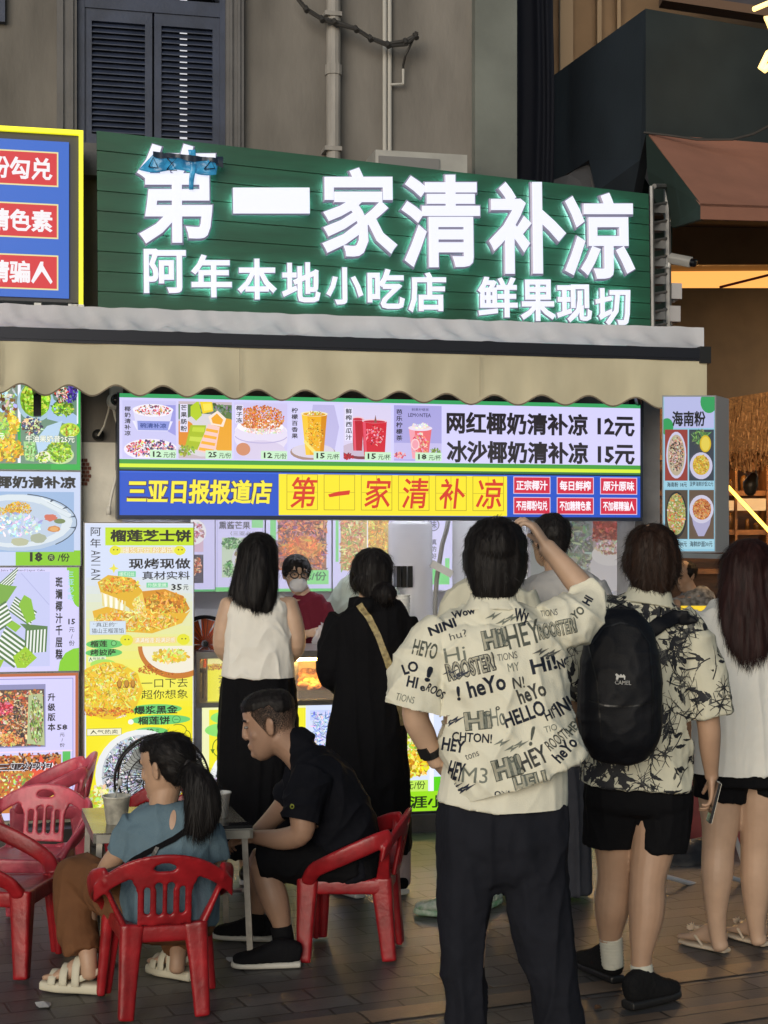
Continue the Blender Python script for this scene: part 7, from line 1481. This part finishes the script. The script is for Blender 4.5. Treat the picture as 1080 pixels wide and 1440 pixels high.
fuse('face_mask', [ell(PP(0, .062, -.062), .060, .050, .052, B), ell(PP(0, .088, -.046), .034, .030, .034, B)], cloth('white mask cloth', (.72, .72, .74), .03), p, .005, 4)
q = MB()
for sx in (-1, 1): q.tube([PP(sx*.05, .06, -.04), PP(sx*.078, .0, -.01)], .0025, 5)
q.build('mask_loops', whitep, p)
gl = MB()
for sx in (-1, 1):
    gl.tube([PP(sx*.034+.026*math.cos(t*.314), .103-.006*abs(math.cos(t*.314)), .004+.020*math.sin(t*.314)) for t in range(21)], .0038, 6); gl.tube([PP(sx*.060, .095, .010), PP(sx*.082, .0, .006)], .003, 5)
gl.tube([PP(-.008, .103, .008), PP(.008, .103, .008)], .003, 5); gl.build('glasses', blackp, p, smooth=True)
h = fuse('hair', [ell(PP(0, -.010, .046), .090, .104, .082, B), ell(PP(-.02, -.12, .01), .045, .045, .045, B), ell(PP(.072, .0, .03), .022, .05, .05, B), ell(PP(-.072, .0, .03), .022, .05, .05, B)], hairm, p, .006, 3, wr=hairw(.004, 60, 9)); strands(h, 900, .05, spread=.4, seed=9)
pb_ = J(456, 897, -.33); bag = fuse('plastic_bag', [loft([(pb_+Z*.085, .02, .015), (pb_+Z*.04, .05, .035), (pb_-Z*.03, .075, .05), (pb_-Z*.09, .07, .05)], ref=X1, n=16, sub=4)], pbr('clear bag film', (.75, .75, .8), .15, alpha=.42), None, .006, 2, wr=folds(.012, (22, 22, 14), 3), org=pb_)
tag(bag, 'clear plastic bag held by the masked worker behind the counter', 'bag')
D = 6.2; J, limb, trunk, s = maker(D)
p = thing('person', 'worker in a pale mint coat half hidden behind the woman in black', 'person', V((J(513, 900).x, D*KZ, .1)))
hc_ = J(526, 803); sh = head_shapes(hc_, (-.3, 1, 0)); sh += [limb([(522, 812, 0, 10.5), (516, 818, 0, 11)]), trunk([(514, 822, 0, 36, 18), (514, 860, 0, 36, 22), (513, 1000, 0, 34, 22)]), limb([(480, 835, 0, 11), (470, 875, -.02, 10), (474, 905, -.05, 9), (490, 915, -.2, 7)]), limb([(548, 835, 0, 11), (556, 875, -.02, 10), (550, 905, -.05, 9), (535, 915, -.2, 7)]), limb([(500, 1000, 0, 14), (500, 1090, 0, 8)]), limb([(525, 1000, 0, 14), (525, 1090, 0, 8)])]+hand(J(490, 915, -.21), V((.3, -1, 0)), (0, 0, -1), (1, 0, 0), .6)+hand(J(535, 915, -.21), V((-.3, -1, 0)), (0, 0, -1), (-1, 0, 0), .6)
fuse('body', sh, SKIN(1), p, .007, 3)
fuse('coat', [trunk([(517, 810, 0, 14, 12), (515, 817, 0, 30, 17), (514, 830, 0, 41, 22), (513, 880, 0, 44, 26), (513, 1000, 0, 44, 28)], cap=.1), limb([(483, 832, 0, 14), (470, 858, 0, 14), (466, 885, -.02, 13), (472, 905, -.05, 12)], cap=.1), limb([(545, 832, 0, 14), (558, 858, 0, 14), (562, 885, -.02, 13), (556, 905, -.05, 12)], cap=.1)], cloth('pale mint coat', (.52, .60, .54), .05), p, .008, 3, wr=folds(.007, (10, 10, 5), 21))
h = fuse('hair', [ell(hc_+V((0, -.008, .036)), .096, .108, .088), ell(hc_+V((0, -.038, -.02)), .084, .076, .080)], hairm, p, .006, 3, wr=hairw(.005, 45, 8)); strands(h, 2000, .03, spread=.3, seed=31)
D = 7.6; J, limb, trunk, s = maker(D)
p = thing('person', 'cook in a grey patterned top bending over in the neighbouring stall', 'person', V((J(978, 900).x, D*KZ, 0)))
hc_ = J(962, 809); fw = V((-.7, -.6, -.35)); sh = head_shapes(hc_, fw); sh += [limb([(966, 822, 0, 10), (972, 835, 0, 11)]), trunk([(975, 838, 0, 26, 18), (978, 870, 0, 28, 20), (980, 960, 0, 26, 20), (980, 1020, 0, 26, 20)]), limb([(953, 848, -.05, 10), (948, 872, -.1, 9), (940, 890, -.25, 7)]), limb([(1000, 848, 0, 10), (1005, 880, -.05, 9), (985, 895, -.25, 7)]), limb([(970, 1000, 0, 14), (970, 1095, 0, 8)]), limb([(990, 1000, 0, 14), (990, 1095, 0, 8)])]+hand(J(940, 890, -.26), V((-.2, -.6, -.6)), (0, 0, -1), (1, 0, 0), .6)+hand(J(985, 895, -.26), V((-.2, -.6, -.6)), (0, 0, -1), (-1, 0, 0), .6)
fuse('body', sh, SKIN(1), p, .007, 3); eyes(p, hc_, fw)
fuse('top', [trunk([(972, 829, 0, 14, 12), (975, 838, 0, 27, 18), (978, 860, 0, 31, 22), (980, 940, 0, 30, 23)], cap=.1), limb([(955, 846, -.03, 12), (948, 868, -.08, 11.5)], cap=.1), limb([(998, 846, 0, 12), (1005, 872, -.03, 11.5)], cap=.1)], pbr('grey patterned top', (.34, .34, .33), .8, var=.8, vscale=26, dirt=(.06, .06, .06)), p, .008, 3, wr=folds(.006, (10, 10, 5), 22))
h = fuse('hair', [ell(hc_+V((.02, .02, .036)), .096, .105, .085)], hairm, p, .007, 3, wr=hairw(.005, 45, 8)); strands(h, 700, .04, spread=.4, seed=11)
# ------------------------------------------------------------ seated woman in teal
D = 3.36; J, limb, trunk, s = maker(D)
p = person('seated woman with a ponytail in a teal top and brown trousers', 190, 1400)
hc_ = J(233, 1078); fw = V((-.90, .42, -.12)); kx = 1.0
sh = head_shapes(hc_, fw, 1.0)
sh += [limb([(236, 1100, 0, 21), (230, 1125, -.005, 20), (228, 1145, 0, 19)]), trunk([(230, 1158, 0, 42, 26), (236, 1190, 0, 50, 36), (240, 1250, 0, 52, 40), (238, 1298, 0, 62, 50)])]
sh += [limb([(200, 1166, 0, 13), (176, 1190, .0, 15), (154, 1216, .04, 14), (150, 1232, .14, 13), (178, 1240, .24, 11)]), limb([(278, 1170, 0, 13), (298, 1200, .02, 15), (304, 1232, .08, 14), (296, 1240, .20, 12), (262, 1232, .30, 10)])]
sh += hand(J(178, 1240, .25), V((.7, .7, -.05)), (0, 0, -1), (.4, .5, .1), .5)+hand(J(262, 1232, .31), V((-.7, .7, -.05)), (0, 0, -1), (-.3, .5, .1), .5)
sh += [limb([(205, 1290, .05, 34), (118, 1232, .24, 26), (114, 1250, .24, 24), (118, 1300, .20, 20), (124, 1345, .12, 13), (126, 1370, .11, 12)]), limb([(262, 1290, .05, 34), (262, 1245, .38, 26), (260, 1265, .38, 24), (254, 1310, .33, 18), (250, 1345, .26, 12), (249, 1362, .25, 12)])]
fts = []
for hx, hy, dx, dy in ((134, 1398, -.195, .045), (264, 1379, -.15, .10)):
    a = W(hx, hy, gd(hy)); a.z = .002; b = a+V((dx, dy, 0)); sh += foot_shapes(a, b, .040, .045); fts.append((a, b))
fuse('body', sh, SKIN(0), p, .005, 3); eyes(p, hc_, fw)
cr = pbr('cream sandal', (.56, .52, .40), .6)
for a, b in fts:
    f = (b-a).normalized(); r = V((f.y, -f.x, 0)); L = (b-a).length
    so_ = fuse('sandal', [loft([(a-f*.025+Z*.022, .034, .021), (a+f*L*.3+Z*.022, .037, .021), (a+f*L*.7+Z*.022, .046, .021), (a+f*(L*1.04)+Z*.024, .036, .019)], ref=r, n=18, sub=4, cap=.4, power=4)], cr, p, .005, 2)
    q = MB()
    for t, h_ in ((.78, .05), (.55, .075), (.30, .105)):
        c = a+f*L*t; q.add(*loft([(c+r*.046+Z*.035, .016, .004), (c+r*.038+Z*(h_*.8+.02), .016, .004), (c+Z*(h_+.03), .017, .004), (c-r*.038+Z*(h_*.8+.02), .016, .004), (c-r*.046+Z*.035, .016, .004)], ref=f, n=8, sub=3, cap=.2, power=4))
    c = a-f*.01; q.add(*loft([(a+f*.05+r*.04+Z*.06, .012, .004), (c+r*.03+Z*.085, .012, .004), (c-f*.012+Z*.09, .012, .004), (c-r*.03+Z*.085, .012, .004), (a+f*.05-r*.04+Z*.06, .012, .004)], ref=Z, n=8, sub=3, cap=.2, power=4))
    q.build('straps', cr, so_, smooth=True)
teal = cloth('teal knit top', (.115, .18, .225), .14, bump=.25, bscale=160)
tp = fuse('top', [trunk([(228, 1130, -.005, 26, 22), (229, 1138, -.005, 46, 30), (232, 1152, 0, 60, 36), (236, 1180, 0, 64, 43), (240, 1225, -.005, 66, 50), (241, 1262, -.01, 70, 54), (239, 1292, -.01, 66, 54)], cap=.1),
     limb([(194, 1158, 0, 24), (180, 1178, .0, 23), (168, 1202, .01, 21)], cap=.0), limb([(284, 1162, 0, 24), (296, 1186, .0, 23), (301, 1212, .03, 21)], cap=.0)], teal, p, .0055, 4, wr=folds(.008, (9, 9, 6), 23), holes=[(J(167, 1204, .01), (J(168, 1202)-J(180, 1178)).normalized(), .085), (J(301, 1214, .03), (J(301, 1212)-J(296, 1186)).normalized(), .085)])
items = [([V((243+4.5*math.cos(t*.45)+(-.12)*13*math.sin(t*.45), 1153+14*math.sin(t*.45), 0)) for t in range(14)], [tuple(range(14))], 1)]
print_on(tp, items, [pbr('skin keyhole', (.46, .29, .20), .5)], L=5, off=.002)
br_ = cloth('rust brown trousers', (.145, .062, .026), .18)
fuse('trousers', [trunk([(238, 1275, -.005, 62, 52), (238, 1305, .0, 64, 54)], cap=.3), limb([(208, 1288, .03, 38), (160, 1258, .14, 35), (112, 1228, .25, 31), (106, 1250, .25, 31), (108, 1300, .20, 30), (116, 1343, .14, 26)], cap=.0, ref=(0, 1, 0)), limb([(264, 1290, .03, 38), (264, 1262, .2, 35), (262, 1240, .38, 30), (260, 1265, .38, 28), (255, 1310, .33, 26), (251, 1336, .27, 24)], cap=.0)], br_, p, .006, 4, wr=folds(.008, (10, 10, 5), 24), holes=[(J(116, 1346, .14), V((0, 0, -1)), .12)])
B = basis(fw); PP = lambda x, y, z: hc_+B @ V((x, y, z))
hs = [ell(PP(0, -.030, .040), .088, .092, .086, B), ell(PP(0, -.052, .0), .080, .062, .074, B), ell(PP(0, .02, .075), .070, .075, .045, B)]
h = fuse('hair', hs, hairm, p, .0055, 3, wr=hairw(.003, 60, 10)); strands(h, 3000, .035, spread=.15, seed=12, down=(.8, -.5, -.35), lift=.002)
pn = fuse('ponytail', [limb([(262, 1078, -.09, 12), (273, 1092, -.13, 20), (284, 1118, -.15, 25), (284, 1145, -.155, 24), (274, 1166, -.15, 15)], sq=.7, ref=(1, 0, 0))], hairm, h, .0055, 3, wr=hairw(.006, 50, 11)); strands(pn, 1500, .07, spread=.15, seed=13)
q = MB(); q.tube(ringpts(J(264, 1080, -.10), .024, V((.3, .8, .2)).normalized(), V((0, -.2, 1)).normalized(), 16), .006, 6); q.build('hair_tie', pbr('hair tie', (.03, .025, .025), .7), h)
bvt = bvh_of(tp)
q = ribbon_on(bvt, dens([(272, 1152), (262, 1168), (245, 1180), (225, 1190), (205, 1200), (188, 1210), (174, 1222)], 5), 8, D, .007, .005)
st_ = thing('crossbody_bag', 'small black crossbody bag on a thin strap at the seated woman left hip', 'bag', J(150, 1234, -.02))
q.build('strap', blackc, st_)
q = MB(); q2 = ribbon_on(bvt, dens([(222, 1191), (216, 1205), (218, 1222)], 5), 5, D, .010, .004); q.add(q2.v, q2.f); q.build('strap_tail', blackp, st_)
fuse('pouch', [loft([(J(130, 1240, .03), .014, .03), (J(150, 1234, .0), .03, .05), (J(176, 1226, -.02), .028, .045), (J(190, 1218, -.03), .012, .02)], ref=Z, n=16, sub=4, power=3)], blackp, st_, .006, 3)

# ------------------------------------------------------------ seated man in black, leaning forward
D = 3.78; J, limb, trunk, s = maker(D)
p = person('seated man in a black polo shirt and shorts leaning forward, seen in profile', 430, 1352)
hc_ = J(379, 1017); fw = V((-1, .03, -.20)); k_ = 1.12
sh = head_shapes(hc_, fw, k_, up=(-.2, 0, 1))
sh += [limb([(392, 1035, 0, 25), (412, 1052, 0, 23), (430, 1068, 0, 27)]), trunk([(436, 1080, 0, 42, 18), (455, 1114, 0, 46, 30), (476, 1165, 0, 40, 34), (490, 1205, 0, 36, 24)], ref=(0, 1, 0))]
sh += [limb([(436, 1098, -.14, 16), (426, 1135, -.21, 19), (424, 1170, -.22, 16.5), (398, 1180, -.18, 15), (368, 1178, -.12, 11), (360, 1177, -.10, 10)]), limb([(426, 1094, .14, 16), (404, 1128, .19, 17), (384, 1150, .12, 14), (362, 1170, .02, 10.5), (355, 1174, -.01, 10)])]
sh += hand(J(361, 1177, -.10), V((-.9, .35, -.1)), (.1, .5, -.8), (-.2, .4, .8), .9)+hand(J(356, 1173, -.01), V((-.85, -.35, -.2)), (.1, -.4, -.8), (-.3, -.4, .8), .9)
sh += [limb([(480, 1214, -.06, 17), (380, 1212, -.085, 20), (374, 1228, -.10, 20), (386, 1265, -.115, 20), (396, 1300, -.12, 13), (401, 1335, -.12, 12)]), limb([(480, 1214, .06, 17), (376, 1212, .12, 24), (368, 1228, .12, 20), (364, 1265, .12, 17), (358, 1290, .12, 11), (358, 1306, .12, 11)])]
bd2 = fuse('body', sh, SKIN(2), p, .005, 5); eyes(p, hc_, fw, k_, up=(-.2, 0, 1))
B = basis(fw, (-.2, 0, 1)); PP = lambda x, y, z: hc_+B @ V((x*k_, y*k_, z*k_))
h = fuse('hair', [ell(PP(0, .000, .072), .074*k_, .096*k_, .053*k_, B), ell(PP(0, -.042, .060), .075*k_, .064*k_, .060*k_, B)], hairm, p, .005, 3, wr=hairw(.002, 80, 12)); strands(h, 3200, .008, w=.0008, spread=.6, seed=14, lift=.005)
fade = pbr('shaved hair', (.060, .038, .028), .7, var=.3, vscale=50)
stubble(h, bd2, PP, 52000, lambda x, y, z: 0 if y > .052-.6*max(0, .045-z) or z < -.07 or abs(x) > .0815 else min(1, max(0, (z+.05)/.105))**1.5)
polo = cloth('black polo cloth', (.006, .0065, .010), .15)
bc_ = fuse('polo_shirt', [trunk([(420, 1050, 0, 24, 21), (428, 1062, 0, 40, 25), (440, 1080, 0, 60, 36), (458, 1110, 0, 62, 47), (474, 1150, 0, 56, 52), (490, 1195, 0, 53, 46), (502, 1228, 0, 53, 38)], ref=(0, 1, 0), cap=.1),
     limb([(440, 1090, -.14, 30), (430, 1118, -.19, 29), (423, 1148, -.215, 27), (421, 1156, -.22, 26)], cap=.0), limb([(430, 1088, .14, 28), (414, 1112, .18, 26), (403, 1128, .19, 25)], cap=.0), limb([(408, 1056, 0, 23), (416, 1046, .0, 24), (424, 1052, 0, 25)], cap=.3)], polo, p, .0055, 4, wr=folds(.009, (8, 8, 8), 25), holes=[(J(420, 1158, -.22), (J(423, 1152, -.215)-J(430, 1118, -.19)).normalized(), .1)])
items = []; word('O', 411, 1134, 6, 7, 0, .05, 1); print_on(bc_, items, [pbr('lime badge ink', (.35, .40, .06), .6)], L=4, off=.002)
fuse('shorts', [trunk([(500, 1205, 0, 52, 42), (505, 1230, 0, 53, 34)], ref=(0, 1, 0), cap=.3), limb([(500, 1215, -.075, 32), (440, 1212, -.085, 31), (385, 1210, -.09, 30), (366, 1212, -.09, 29)], cap=.1), limb([(500, 1215, .10, 34), (440, 1212, .12, 34), (366, 1210, .125, 31)], cap=.1)], blacks, p, .006, 6, wr=folds(.005, (9, 9, 9), 26))
blk_s = cloth('black knit sock shoe', (.010, .010, .012), .2)
fuse('sock', [limb([(395, 1302, -.12, 15), (399, 1325, -.12, 15), (402, 1345, -.12, 15)], cap=.1)], blk_s, p, .005, 2)
fuse('sock', [limb([(359, 1283, .12, 14), (358, 1298, .12, 14), (359, 1310, .12, 14)], cap=.1)], blk_s, p, .005, 2)
wsol = pbr('white trainer sole', (.58, .56, .50), .5)
a = W(420, 1356, gd(1360)); a.z = .002; shoe(p, a, a+V((-.262, -.025, 0)), blk_s, wsol, w=.047, h=.085, sole=.028)
a = W(382, 1322, gd(1324)); a.z = .002; shoe(p, a, a+V((-.25, .04, 0)), blk_s, wsol, w=.047, h=.085, sole=.028)
for o in list(bpy.data.objects):
    if '_o' in o: del o['_o']
